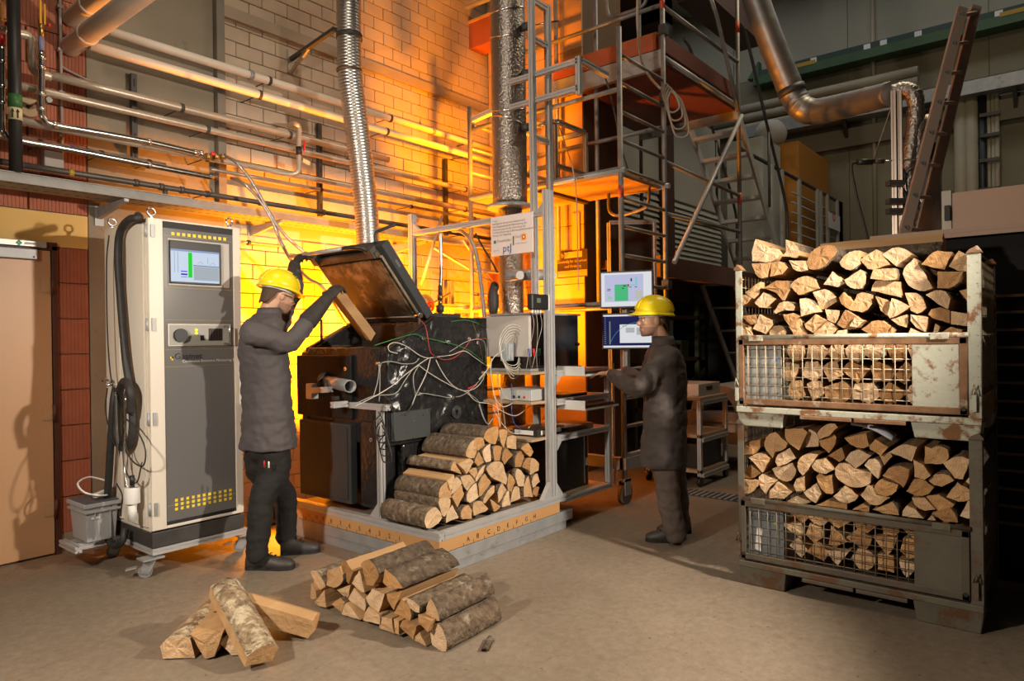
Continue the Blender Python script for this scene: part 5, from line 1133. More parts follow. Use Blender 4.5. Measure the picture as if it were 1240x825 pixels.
for k, (u, v, L_, an, lb_) in enumerate(((590, 780, .13, .5, 'curved strip of bark lying by the floor pile'), (420, 652, .16, .2, 'crumpled bark scrap against the platform base'), (618, 652, .05, .7, 'tiny bark chip on the open floor'))):
    c = at_z(u, v, .012); dv = V((math.cos(an), math.sin(an), 0)); s_ = V((-dv.y, dv.x, 0)); mb = MB()
    mb.loft([[c+dv*L_*t+s_*.018*w_+V((0, 0, -.01+.012*(1-w_*w_)+.004*math.sin(9*t))) for w_ in (-1, -.4, .4, 1)]+[c+dv*L_*t+s_*.015*w_+V((0, 0, -.006+.012*(1-w_*w_)+.008)) for w_ in (1, .4, -.4, -1)] for t in (-.5, -.2, .1, .3, .5)]); solo('bark_scrap', mb, bark, lb_, 'bark')
# ================================================================== stacking crates
def crate(zb, zt, zrim, zp0, label, paint, heavy, wirem, tall):
    """zb bottom, zt post top, zrim top of the drop front, zp0 bottom of the front panel"""
    YA, YB = .352, 1.545; XA, XB = CX, CX+.83
    t = thing('wire_mesh_crate', label, 'crate', ((XA+XB)/2, (YA+YB)/2, zb), 'stacked pallet crates')
    zf0 = zp0-.046
    # feet
    for y0_, y1_ in ((YA, YA+.30), (YB-.27, YB)):
        for x0_ in (XA, XB-.2):
            ft = MB(); ft.loft([[V((x0_+.01, y0_+.015, zb)), V((x0_+.19, y0_+.015, zb)), V((x0_+.19, y1_-.015, zb)), V((x0_+.01, y1_-.015, zb))], [V((x0_, y0_, zf0)), V((x0_+.2, y0_, zf0)), V((x0_+.2, y1_, zf0)), V((x0_, y1_, zf0))]], sm=False)
            part('foot', ft, paint, t, bev=.006)
    zf_ = zp0-.046
    sill = MB(); sill.box((XA-.012, YA, zf_), (XA+.03, YB, zp0-.012)); part('sill_beam', sill, paint, t, bev=.004)
    part('sill_beam', MB().box((XB-.03, YA, zf_), (XB, YB, zp0-.012)), paint, t)
    part('stacking_lip', MB().box((XA-.022, YB-.62, zf_-.02), (XA+.0, YB-.36, zf_)), heavy, t, bev=.003); part('stacking_lip', MB().box((XA-.022, YA+.32, zf_-.02), (XA, YA+.56, zf_)), heavy, t, bev=.003)
    part('floor_sheet', MB().box((XA+.03, YA+.02, zf_+.0), (XB-.03, YB-.02, zf_+.018)), heavy, t)
    # posts: folded angle with cap
    for (x, y, sx_, sy_) in ((XA, YA, 1, 1), (XA, YB, 1, -1), (XB, YA, -1, 1), (XB, YB, -1, -1)):
        w1, w2, th = .055, .05, .006
        if y == YB: w1 = .038
        po_ = MB(); po_.box((x, y, zf_), (x+sx_*th, y+sy_*w1, zt-.03)); po_.box((x, y, zf_), (x+sx_*w2, y+sy_*th, zt-.03)); 
        pp = part('corner_post', po_, paint, t, bev=.002)
        cpz = zt-.03; cpm = MB(); cpm.prism([V((x-sx_*.008, y-sy_*.006, cpz)), V((x-sx_*.008, y+sy_*(w1+.004), cpz)), V((x-sx_*.008, y+sy_*(w1-.01), cpz+.018)), V((x-sx_*.008, y+sy_*.012, cpz+.035)), V((x-sx_*.008, y-sy_*.006, cpz+.01))], (sx_*(w2+.02), 0, 0)); part('stacking_cap', cpm, heavy, pp, bev=.002)
    # drop front
    P0, P1 = YA+.055, YB-.018
    pn = MB(); fx = XA-.012; fz0_, fz1_ = zp0, zrim-.018
    pn.box((fx, P0, fz0_), (fx+.025, P1, fz0_+.035)); pn.box((fx, P0, fz1_-.035), (fx+.025, P1, fz1_)); pn.box((fx, P0, fz0_), (fx+.025, P0+.035, fz1_)); pn.box((fx, P1-.03, fz0_), (fx+.025, P1, fz1_))
    pf_ = part('front_panel', pn, heavy, t, bev=.004, label='drop front frame of the crate')
    pm = P0+.235
    part('blank_plate', MB().box((fx+.003, P0+.033, fz0_+.033), (fx+.012, pm, fz1_-.033)), paint, pf_, bev=.002)
    part('marking_plate', MB().box((fx+.030, P1-.235, fz0_+.03), (fx+.036, P1-.02, fz1_-.03)), M('plate_paint_'+('a' if tall else 'b'), (.26, .265, .245) if tall else (.13, .15, .16), .6, 0, (.31, .315, .295) if tall else (.17, .19, .20), 7, c3=(.25, .17, .1), s3=12, t3=.66), pf_)  # lower crate's plate is darker: falloff of light put into the paint
    part('rim_bar', MB().tube([V((XA-.004, YA+.05, zrim-.008)), V((XA-.004, YB-.03, zrim-.008))], .013, 8), paint, t)
    for y in (YA+.17, YB-.12): part('rim_hinge', MB().box((XA-.02, y-.04, zrim-.03), (XA+.004, y+.04, zrim+.004)), paint, t, bev=.003)
    for y in (P0+.018, P1-.016): part('pin_hole', MB().cyl((fx-.002, y, fz0_+.03), (fx+.001, y, fz0_+.03), .011, 12), blk, pf_)
    for y in (YA+.028, YB-.008): part('latch', MB().bar((XA-.012, y, fz0_+.02), (XA-.012, y, fz0_+.10), .02, .016, up=(0, 1, 0)).tube([V((XA-.02, y-.012, fz0_+.10)), V((XA-.03, y, fz0_+.15)), V((XA-.02, y+.012, fz0_+.10))], .005, 6), paint, t)
    # mesh wires of the front, one by one
    ya_, yb2 = pm, P1-.028; za_, zb_ = fz0_+.03, fz1_-.03; nv = 17; nh = 6
    vme = MB().cyl((0, 0, za_), (0, 0, zb_), .0027, 6).mesh('wire', wirem, (0, 0, za_)); hme = MB().cyl((0, ya_, 0), (0, yb2, 0), .0027, 6).mesh('wire', wirem, (0, ya_, 0))
    for k in range(nv): inst('wire', vme, (fx+.006, ya_+(yb2-ya_)*(k+.5)/nv, za_), pf_)
    for k in range(nh): inst('wire', hme, (fx+.011, ya_, za_+(zb_-za_)*(k+.5)/nh), pf_)
    # rear, second layer and side meshes
    for nm_, pts in (('side_mesh', (YA+.008,)), ('side_mesh', (YB-.008,))):
        y = pts[0]; w = MB()
        for k in range(14): x = XA+.03+.055*k; w.cyl((x, y, zf_), (x, y, zt-.06), .0027, 5)
        for k in range(int((zt-zf_)/.05)): z = zf_+.03+.05*k; w.cyl((XA, y+.004, z), (XB, y+.004, z), .0027, 5)
        part(nm_, w, wirem, t, kind='stuff')
    w = MB()
    for k in range(22): y = YA+.03+.052*k; w.cyl((XB-.008, y, zf_), (XB-.008, y, zt-.06), .0027, 5)
    for k in range(int((zt-zf_)/.05)): z = zf_+.03+.05*k; w.cyl((XB-.005, YA, z), (XB-.005, YB, z), .0027, 5)
    part('rear_mesh', w, wirem, t, kind='stuff')
    if tall is not True:
        text('stencil', '865 3727', .036, (fx+.029, P1-.045, fz1_-.10), (0, -1, 0), (0, 0, 1), blk, pf_)
        part('paper_scrap', MB().obox((fx+.028, P1-.095, fz0_+.12), (.001, 0, 0), (0, .016, .004), (.0, -.006, .065)), wht, pf_); part('green_sticker', MB().cyl((fx+.0295, P1-.19, fz1_-.115), (fx+.028, P1-.19, fz1_-.115), .009, 10), M('lime_sticker', (.35, .42, .02), .5), pf_)
    else: part('blue_sticker', MB().box((fx+.0285, P1-.215, fz1_-.125), (fx+.030, P1-.20, fz1_-.105)), M('blue_sticker', (.0, .2, .55), .5), pf_)
    return t
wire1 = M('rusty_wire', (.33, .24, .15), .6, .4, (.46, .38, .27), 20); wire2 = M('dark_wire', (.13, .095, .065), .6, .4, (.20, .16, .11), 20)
crate(0, .965, .512, .155, 'lower wire-mesh pallet crate standing on the floor', M('worn_shaded_green_paint', (.085, .075, .052), .6, .1, (.13, .115, .082), 5, c3=(.10, .045, .018), s3=6, t3=.56, bump=.15, bscale=40), rustdark, wire2, False)  # worn paint, darkened in colour to carry the light falling off downwards
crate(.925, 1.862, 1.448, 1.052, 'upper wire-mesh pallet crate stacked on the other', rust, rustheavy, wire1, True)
# sheet between the crates
mb = MB(); c = at_x(1055, 525, CX+.12); d_ = V((0, -.20, -.075)); mb.loft([[c+d_*(t-.5)+V((0, 0, .02*math.sin(3*t))), c+d_*(t-.5)+V((0, 0, .016+.02*math.sin(3*t))), c+d_*(t-.5)+V((.12, 0, .03+.02*math.sin(3*t))), c+d_*(t-.5)+V((.12, 0, .014+.02*math.sin(3*t)))] for t in [j/6 for j in range(7)]]); solo('plastic_sheet', mb, M('bluish_white_sheet', (.68, .72, .85), .4), 'curved bluish white sheet lying on the lower logs', 'sheet')
# ================================================================== plywood tower
TX = 6.3; TY = 4.115
tw = thing('plywood_shaft', 'tall plywood-clad shaft glowing orange behind the scaffold', 'shaft', (6.5, 4.8, 0))
zsm = [0, at_x(680, 345, TX).z, at_x(680, 275, TX).z, 4.6, 6.4]
for i in range(4):
    part('panel', MB().box((TX, TY, zsm[i]+.003), (TX+.03, TY+.72, zsm[i+1]-.003)), orange_wood, tw, bev=.002); part('panel', MB().box((TX+.0, TY+.724, zsm[i]+.003), (TX+.03, 5.45, zsm[i+1]-.003)), orange_wood, tw, bev=.002)
part('side_post', MB().box((TX+.032, TY-.0, 0), (TX+.32, TY+.03, 6.4)), M('dark_timber', (.10, .055, .025), .7, 0, (.15, .08, .035), 6, stretch=(1, 1, .1)), tw)
part('core', MB().box((TX+.035, TY+.035, 0), (TX+.9, 5.45, 6.3)), bpy.data.materials['dark_timber'], tw)
part('batten', MB().box((TX-.02, at_x(703, 280, TX).y, at_x(700, 318, TX).z), (TX-.001, at_x(710, 280, TX).y+.17, at_x(700, 258, TX).z)), orange_wood, tw)
# department board
bz0, bz1 = at_x(690, 336, TX-.03).z, at_x(690, 303, TX-.03).z; by0, by1 = at_x(711, 318, TX-.03).y, at_x(674, 318, TX-.03).y
sb = thing('department_board', 'dark safety notice board on the plywood shaft', 'sign', (TX-.03, (by0+by1)/2, bz0))
part('board', MB().box((TX-.02, by0, bz0), (TX-.004, by1, bz1)), M('board_brown', (.03, .015, .008), .5), sb, bev=.002)
part('name_field', MB().box((TX-.022, by0+.07, bz1-.085), (TX-.0195, by1-.10, bz1-.02)), M('board_tan', (.45, .28, .12), .6), sb); part('name_field', MB().box((TX-.022, by0+.01, bz0+.01), (TX-.0195, by1-.01, bz0+.075)), bpy.data.materials['board_tan'], sb)
bt_ = bpy.data.materials['board_tan']
text('board_text', 'Abt.:', .075, (TX-.022, by1-.005, bz1-.075), (0, -1, 0), (0, 0, 1), bt_, sb); text('board_text', 'Zuständig für Sicherheit', .04, (TX-.022, by1-.005, bz1-.135), (0, -1, 0), (0, 0, 1), bt_, sb); text('board_text', 'und Ordnung', .04, (TX-.022, by1-.1, bz1-.19), (0, -1, 0), (0, 0, 1), bt_, sb)
# ================================================================== foil chimney
foil = M('aluminium_foil', (.30, .265, .235), .30, .95, (.40, .36, .32), 5, bump=.8, bscale=50, bdist=.012)
ch = at_d(616, 120, 6.0); cx, cy = ch.x, ch.y
zfl = at_d(616, 252, 6.0).z
cm = thing('insulated_chimney', 'foil-wrapped round chimney standing behind the sign', 'chimney', (cx, cy, .235))
mb = MB(); rrn = random.Random(5); pts = [V((cx, cy, zfl+.02+(5.4-zfl)*k/40)) for k in range(41)]
mb.tube(pts, .15, 32, radii=[.15*(1+.012*rrn.uniform(-1, 1)) for _ in pts]); part('foil_jacket', mb, foil, cm)
part('flange', MB().cyl((cx, cy, zfl-.01), (cx, cy, zfl+.02), .20, 32), steel, cm)
part('lower_pipe', MB().cyl((cx, cy, .26), (cx, cy, zfl-.01), .105, 28), foil, cm)
part('foot_plate', MB().cyl((cx, cy, .0), (cx, cy, .26), .16, 28), anth, cm)
for v in (14, 45, 133, 150):
    z = at_d(616, v, 6.0).z; part('tape_band', MB().tube([V((cx+.153*math.cos(t*.26), cy+.153*math.sin(t*.26), z+.05*math.sin(t*.26+v))) for t in range(25)], .006, 6, caps=False), chrome, cm)
for v in (33, 90, 155):
    q = at_d(633, v, 5.9); part('measuring_port', MB().ring(q, q+V((.02, -.06, 0)), .035, .018, 16), darkmetal, cm); part('probe', MB().cyl(q+V((.02, -.06, 0)), q+V((.14, -.28, .02)), .008, 8), chrome, cm)
ce = at_d(640, 333, 5.7); mb = MB(); mb.cyl(ce+V((-.12, .15, 0)), ce+V((.10, -.12, 0)), .045, 18); el_ = solo('pressure_sensor_bank', mb, steel, 'grey row of round sensors crossing in front of the chimney', 'sensor')
for k in range(3): q = ce+V((-.06+.08*k, .05-.1*k, 0)); part('sensor_cap', MB().cyl(q, q+V((-.05, -.05, -.01)), .035, 14), alu, el_)
# aluminium lattice beside the chimney
YL = 3.36
xa = at_y(644.5, 100, YL).x; xb = at_y(664, 100, YL).x
la = thing('profile_tower', 'tall ladder-like aluminium profile tower beside the foil chimney', 'frame', (xa, YL, .235))
part('post', MB().profile((xa, YL, .24), (xa, YL, 5.2), .045, .045, up=(0, 1, 0)), alu, la); part('post', MB().profile((xb, YL, .24), (xb, YL, at_y(664, 8, YL).z), .045, .045, up=(0, 1, 0)), alu, la)
for v in (52, 170, 6): z = at_y(654, v, YL).z; part('rung', MB().profile((xa+.02, YL, z), (xb-.02, YL, z), .04, .04), alu, la)
y2 = at_x(700, 80, xa+.02).y
for v in (78, 111): z = at_x(690, v-3, xa).z; part('cantilever', MB().profile((xa+.03, YL+.25, z), (xa+.03, y2, z), .04, .04), alu, la)
part('cantilever_end', MB().profile((xa+.03, y2, at_x(690, 116, xa).z), (xa+.03, y2, at_x(690, 70, xa).z), .04, .04, up=(1, 0, 0)), alu, la)
z = at_x(690, 75, xa).z+.01; part('cantilever', MB().profile((xa+.03, y2, z), (xa+.45, y2, z), .04, .04), alu, la)
# small profile frame on platform one
q = at_d(685, 180, 6.6); fx_ = 5.55
fr2 = thing('profile_rack', 'small empty aluminium profile rack on the first scaffold deck', 'frame', tuple(at_x(672, 210, fx_)))
y0_ = at_x(672, 180, fx_).y; zt_ = at_x(672, 146, fx_).z; zb_ = at_x(672, 205, fx_).z+.0
zb_ = 2.93
for dx in (0, .55): part('post', MB().profile((fx_+dx, y0_, zb_), (fx_+dx, y0_, zt_), .04, .04, up=(0, 1, 0)), alu, fr2); part('post', MB().profile((fx_+dx, y0_+.45, zb_), (fx_+dx, y0_+.45, zt_), .04, .04, up=(0, 1, 0)), alu, fr2)
for z in (zt_, zb_+.22):
    for y in (y0_, y0_+.45): part('rail', MB().profile((fx_+.02, y, z), (fx_+.53, y, z), .04, .04), alu, fr2)
    for dx in (0, .55): part('rail', MB().profile((fx_+dx, y0_+.02, z), (fx_+dx, y0_+.43, z), .04, .04), alu, fr2)
# ================================================================== rolling scaffold
SX0, SX1, SY0, SY1 = 5.28, 6.11, 3.06, 4.83
sc_ = thing('rolling_scaffold', 'mobile ladder-frame scaffold tower with plank deck', 'scaffold', (5.7, 3.9, 0))
tr = .024
z1_ = 2.92
for (x, y, zt_) in ((SX0, SY0, 4.15), (SX1, SY0, 5.9), (SX0, SY1, 3.85), (SX1, SY1, 5.0)):
    part('standard', MB().cyl((x, y, .12), (x, y, zt_), tr, 12), tubem, sc_)
    w_ = MB().cyl((x-.0, y-.025, .09), (x-.0, y+.025, .09), .09, 24); 
    cs = part('castor_wheel', w_, M('castor_brown', (.17, .13, .10), .6) if 'castor_brown' not in bpy.data.materials else bpy.data.materials['castor_brown'], sc_)
    part('fork', MB().box((x-.05, y-.035, .08), (x+.05, y-.028, .22)).box((x-.05, y+.028, .08), (x+.05, y+.035, .22)).box((x-.05, y-.035, .2), (x+.05, y+.035, .22)), steel, cs)
z = .42
while z < 5.6:
    part('rung', MB().cyl((SX0 if z < 4.1 else SX1-.001, SY0, z), (SX1, SY0, z), .017, 10), tubem, sc_) if z < 4.1 else None
    if z < 3.8: part('rung', MB().cyl((SX0, SY1, z), (SX1, SY1, z), .017, 10), tubem, sc_)
    z += .25
part('base_beam', MB().box((SX0-.03, SY0-.03, .30), (SX1+.03, SY0+.03, .40)), steel, sc_); part('base_beam', MB().box((SX0-.03, SY0, .30), (SX0+.03, SY1, .40)), steel, sc_)
for (x, z) in ((SX0, z1_+.0), (SX0+.02, 3.62), (SX1, z1_+.55), (SX0, 1.75), (SX1, 1.75), (SX1, 4.65)):
    part('ledger', MB().cyl((x, SY0, z), (x, SY1, z), .021, 10), tubem, sc_)
part('deck_board', MB().box((SX0+.02, SY0+.03, z1_-.05), (SX1-.02, SY0+.88, z1_-.015)), orange_wood, sc_); part('deck_board', MB().box((SX0+.02, SY0+.89, z1_-.05), (SX1-.02, SY1-.03, z1_-.015)), orange_wood, sc_)
for x in (SX0, SX1): part('deck_rail', MB().cyl((x, SY0-.05, z1_-.02), (x, SY1, z1_-.02), .026, 10), alu, sc_)
part('deck_rib', MB().box((SX0+.02, SY0+.85, z1_-.075), (SX1-.02, SY0+.92, z1_-.05)), darkmetal, sc_)
for z in (2.72, 4.66): part('red_band', MB().ring((SX0 if z < 3 else SX1, SY0, z-.05), (SX0 if z < 3 else SX1, SY0, z+.05), tr+.001, tr-.002, 12), M('red_band', (.5, .07, .03), .5) if z < 3 else bpy.data.materials['red_band'], sc_)
for (x, z) in ((SX1, 4.4), (SX1, 3.75), (SX1, 1.95)): part('coupler', MB().obox((x, SY0-.01, z), (.04, 0, 0), (0, .035, 0), (0, 0, .045)), darkmetal, sc_)
# mid tube between shaft and scaffold
q = at_x(722, 100, SX1+.1); part('standard', MB().cyl((SX1+.1, q.y, 1.8), (SX1+.1, q.y, 6.0), tr, 12), tubem, sc_)
fb = thing('framed_board', 'dark board in an aluminium frame behind the upper monitor', 'board', tuple(at_d(765, 330, 6.9)))
a, b = at_d(738, 270, 6.75), at_d(792, 330, 6.75); dv_ = V((RT.x, RT.y, 0)).normalized(); w_ = (b-a).dot(dv_); c_ = a.lerp(b, .5); h_ = (a.z-1.2)/2; c_.z = a.z-h_
part('panel', MB().obox(c_, dv_*w_/2, V((-dv_.y, dv_.x, 0))*.012, V((0, 0, h_))), M('board_dark', (.022, .012, .007), .5), fb)
for s_ in (-1, 1): part('frame_post', MB().profile(c_+dv_*(w_/2*s_)-V((0, 0, c_.z-.02)), c_+dv_*(w_/2*s_)+V((0, 0, h_)), .04, .04, up=(0, 1, 0)), alu, fb)
part('frame_rail', MB().profile(c_-dv_*w_/2+V((0, 0, h_)), c_+dv_*w_/2+V((0, 0, h_)), .04, .04), alu, fb)
# hanging hoop handle
hp_ = [at_x(738, 222, 5.9), at_x(737, 250, 5.9), at_x(741, 259, 5.9), at_x(752, 261, 5.9), at_x(776, 254, 5.9), at_x(785, 246, 5.9), at_x(786, 215, 5.9)]
line('tube_handrail', hp_, .016, tubem, 'bent tubular hoop hanging below the first scaffold deck', 'handrail')
line('tube_handrail', [at_x(734, -5, 6.2), at_x(736, 15, 6.2), at_x(741, 20, 6.2), at_x(760, 15, 6.2), at_x(778, 7, 6.2), at_x(784, -5, 6.2)], .018, tubem, 'bent tubular hoop at the top of the scaffold', 'handrail')
# upper red deck and second bay
S2 = 8.03
ud = thing('scaffold_bay', 'upper scaffold bay with red deck, braces and handrails', 'scaffold', (7.1, 3.6, 0))
redw = M('red_deck_board', (.13, .032, .016), .6, 0, (.17, .045, .022), 4); redf = M('red_toe_board', (.30, .07, .024), .55, 0, (.36, .09, .03), 5)
zd = 4.2; YU1 = 4.35
for k in range(2): part('deck_board', MB().box((SX1+.03, SY0+.03+.65*k, zd-.10), (S2-.03, SY0+.67+.65*k, zd-.06)), redw, ud)
part('toe_board', MB().box((SX1+.0, SY0+.02, zd+.03), (S2-.06, SY0+.05, zd+.20)), redw, ud, label='dark red toe board'); part('toe_board', MB().box((SX1-.02, SY0+.06, zd+.03), (SX1+.02, YU1, zd+.20)), redf, ud, label='bright red toe board')
part('deck_frame', MB().box((SX1-.02, SY0, zd-.16), (SX1+.03, YU1, zd+.02)), steel, ud); part('deck_frame', MB().box((S2-.03, SY0, zd-.20), (S2+.02, YU1, zd-.04)), steel, ud); part('deck_frame', MB().cyl((SX1, SY0, zd-.05), (S2, SY0, zd-.05), .02, 8), alu, ud)
part('standard', MB().cyl((S2, SY0, 1.9), (S2, SY0, 6.6), tr, 12), tubem, ud); part('standard', MB().cyl((S2, YU1, 2.3), (S2, YU1, 6.6), tr, 12), tubem, ud); part('standard', MB().cyl((SX1+.05, YU1, 2.3), (SX1+.05, YU1, 6.6), tr, 12), tubem, ud)
part('standard', MB().cyl((SX1+.75, YU1, 4.3), (SX1+.75, YU1, 6.6), tr, 12), tubem, ud)
def zat(u, v): return at_y(u, v, SY0).z
part('handrail', MB().cyl((SX1, SY0, zat(803, 8)), (S2, SY0, zat(893, 75)), .022, 10), tubem, ud)
for v0, v1 in ((195, 236), (258, 280)): z = (zat(803, v0)+zat(893, v1))/2; part('ledger', MB().cyl((SX1, SY0, zat(803, v0)), (S2, SY0, zat(893, v1)), .021, 10), tubem, ud)
part('diagonal_brace', MB().cyl((SX1+.1, SY0-.04, zat(810, 318)), (S2, SY0-.04, zat(893, 140)), .024, 10), alu, ud)
part('diagonal_brace', MB().tube([at_y(858, -10, SY0-.03), at_y(868, 20, SY0-.03), at_y(882, 80, SY0-.03), at_y(894, 135, SY0-.03)], .022, 10), tubem, ud)
for z in (zat(893, 33), zat(893, 240)): part('red_band', MB().ring((S2, SY0, z-.07), (S2, SY0, z+.07), tr+.001, tr-.002, 12), bpy.data.materials['red_band'], ud)
part('guard_hoop', MB().tube(smooth_path([V((SX1+.7, YU1-.1, zd+.1)), V((SX1+.7, YU1-.1, zd+.75)), V((SX1+.8, YU1-.1, zd+.85)), V((SX1+1.1, YU1-.1, zd+.80)), V((SX1+1.35, YU1-.1, zd+.15))], 5), .022, 10), darkmetal, ud)
# rope coil on the scaffold
rope = M('beige_rope', (.40, .33, .26), .8); q0 = at_d(805, 103, 6.5)
rp_ = MB()
for k in range(4):
    c = at_d(806+k*2, 110+3*k, 6.6); rp_.tube(smooth_path([c+V((0, .0, .07)), c+V((.06+.02*k, -.06, -.02)), c+V((.08+.03*k, -.10, -.16-.05*k)), c+V((.03, -.03, -.20-.05*k)), c+V((-.02, .02, -.05)), c+V((0, 0, .07))], 8), .009, 6)
solo('rope_coil', rp_, rope, 'beige cable coil hung on the scaffold post', 'rope')
line('hanging_rope', [at_d(772, -5, 6.4), at_d(772, 30, 6.4), at_d(776, 70, 6.4), at_d(786, 92, 6.4), at_d(800, 108, 6.4)], .012, rope, 'beige cable hanging down to the coil on the scaffold', 'rope')
line('thin_rope', [at_d(676, 150, 6.0), at_d(686, 180, 6.0), at_d(697, 225, 6.0), at_d(700, 330, 6.0), at_d(701, 352, 6.0)], .005, rope, 'thin cord with a plumb weight hanging from the rack', 'rope')
line('black_cable', [at_d(714, 78, 6.2), at_d(724, 82, 6.2), at_d(735, 100, 6.2), at_d(745, 140, 6.2), at_d(753, 180, 6.2), at_d(760, 205, 6.2)], .008, rubber, 'black cable crossing behind the scaffold ladder', 'cable')
# stair ladder
st = thing('scaffold_stair', 'steep aluminium stair ladder descending from the upper scaffold deck', 'stair', (9.6, 3.4, 2.3))
a0_, a1_ = V((8.10, 0, 4.05)), V((9.62, 0, 2.38))
for y in (SY0+.02, SY0+.64): part('stringer', MB().bar((a0_.x, y, a0_.z), (a1_.x, y, a1_.z), .03, .10), alu, st)
for k in range(7): t_ = (k+.6)/7.2; p_ = a0_.lerp(a1_, t_); part('tread', MB().box((p_.x-.07, SY0+.03, p_.z-.02), (p_.x+.07, SY0+.63, p_.z+.02)), alu, st)
for y in (SY0-.02, SY0+.68): part('handrail', MB().tube(smooth_path([V((8.05, y, 5.15)), V((8.3, y, 5.0)), V((8.9, y, 4.2)), V((9.6, y, 3.3)), V((9.7, y, 2.9)), V((9.65, y, 2.45))], 5), .02, 8), darkmetal, st)
for y in (SY0-.02, SY0+.68): part('handrail_post', MB().cyl((9.0, y, 3.1), (9.0, y, 4.1), .018, 8), darkmetal, st)
# ================================================================== mezzanine and what stands on it
mz = thing('mezzanine', 'dark timber mezzanine deck with a reddish edge beam', 'mezzanine', (9, 4.5, 0))
dkred = M('dark_red_beam', (.13, .06, .05), .7, 0, (.17, .085, .07), 4); dkt = bpy.data.materials['dark_timber']
part('edge_beam', MB().box((6.55, 3.34, 2.08), (9.5, 3.42, 2.30)), dkred, mz); part('deck', MB().box((6.55, 3.42, 2.2), (14.6, 5.48, 2.30)), dkt, mz); part('edge_beam', MB().box((9.5, 3.7, 2.1), (14.6, 3.78, 2.38)), M('osb_board', (.30, .17, .07), .7, 0, (.36, .22, .1), 20), mz)
for x, y in ((6.7, 3.5), (9.4, 3.6), (12.5, 3.8), (6.7, 5.3), (9.4, 5.3), (12.5, 5.3)): part('column', MB().box((x, y, 0), (x+.14, y+.14, 2.2)), dkt, mz)
part('cross_beam', MB().box((6.55, 4.4, 1.95), (14.5, 4.52, 2.2)), dkt, mz)
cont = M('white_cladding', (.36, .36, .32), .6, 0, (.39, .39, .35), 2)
ct = thing('white_cabin', 'white cabin with ribbed lower cladding on the mezzanine', 'cabin', (10, 5.2, 2.3))
CYF = 4.75
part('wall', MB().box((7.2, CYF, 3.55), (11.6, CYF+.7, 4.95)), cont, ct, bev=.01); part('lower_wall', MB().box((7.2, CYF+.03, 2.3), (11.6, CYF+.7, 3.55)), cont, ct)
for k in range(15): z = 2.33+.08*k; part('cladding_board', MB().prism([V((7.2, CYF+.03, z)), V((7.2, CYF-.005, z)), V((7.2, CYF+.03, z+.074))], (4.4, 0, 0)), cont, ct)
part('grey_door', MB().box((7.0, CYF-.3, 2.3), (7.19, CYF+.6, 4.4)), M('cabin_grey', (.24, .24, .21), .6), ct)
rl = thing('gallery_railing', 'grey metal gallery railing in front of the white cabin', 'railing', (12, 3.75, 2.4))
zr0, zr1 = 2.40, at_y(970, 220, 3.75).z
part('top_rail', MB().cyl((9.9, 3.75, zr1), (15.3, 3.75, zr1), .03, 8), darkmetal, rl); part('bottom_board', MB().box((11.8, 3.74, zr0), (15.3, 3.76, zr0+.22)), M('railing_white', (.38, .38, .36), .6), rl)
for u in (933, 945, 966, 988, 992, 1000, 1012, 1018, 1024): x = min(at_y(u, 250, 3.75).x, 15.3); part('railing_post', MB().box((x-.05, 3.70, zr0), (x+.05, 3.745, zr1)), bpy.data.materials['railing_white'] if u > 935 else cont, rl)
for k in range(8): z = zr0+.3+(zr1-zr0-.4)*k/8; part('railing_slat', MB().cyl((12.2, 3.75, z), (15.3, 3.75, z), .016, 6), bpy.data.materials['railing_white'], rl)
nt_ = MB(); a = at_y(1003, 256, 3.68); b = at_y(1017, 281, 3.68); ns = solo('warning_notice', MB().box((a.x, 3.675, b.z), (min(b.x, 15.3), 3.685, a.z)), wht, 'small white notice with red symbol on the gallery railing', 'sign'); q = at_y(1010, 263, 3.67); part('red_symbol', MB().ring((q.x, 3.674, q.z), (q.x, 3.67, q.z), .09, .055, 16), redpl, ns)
# cabinets on the gallery
oc = thing('orange_cabinet', 'tall orange metal cabinet on the gallery', 'cabinet', tuple(at_z(985, 330, 2.4)))
orm = M('orange_paint', (.42, .17, .02), .5, 0, (.46, .19, .025), 2)
YO = 3.95; xa_, xb_ = at_y(968, 250, YO).x, 15.35; zt_ = at_y(968, 171, YO).z
part('body', MB().box((xa_, YO, 2.31), (xb_, YO+1.0, zt_)), orm, oc, bev=.01); 
for k in range(2): part('door', MB().box((xa_-.012, YO+.04+.48*k, 2.4), (xa_, YO+.48+.48*k, zt_-.06)), orm, oc, bev=.004)
wc_ = solo('white_cabinet', MB().box((xa_-1.2, YO+.25, 2.31), (xa_-.25, YO+.9, at_y(955, 187, YO+.3).z)), cont, 'white metal cabinet left of the orange one on the gallery', 'cabinet', bev=.01)
part('door_seam', MB().box((xa_-.70, YO+.245, 2.4), (xa_-.69, YO+.25, 4.3)), darkmetal, wc_)
q = at_d(933, 163, 13.2); solo('plastic_dome', MB().ell((q.x, q.y, q.z), (.30, .30, .28), 16, 12), M('dirty_white', (.40, .38, .33), .6), 'round whitish vessel top beside the orange cabinet', 'vessel')
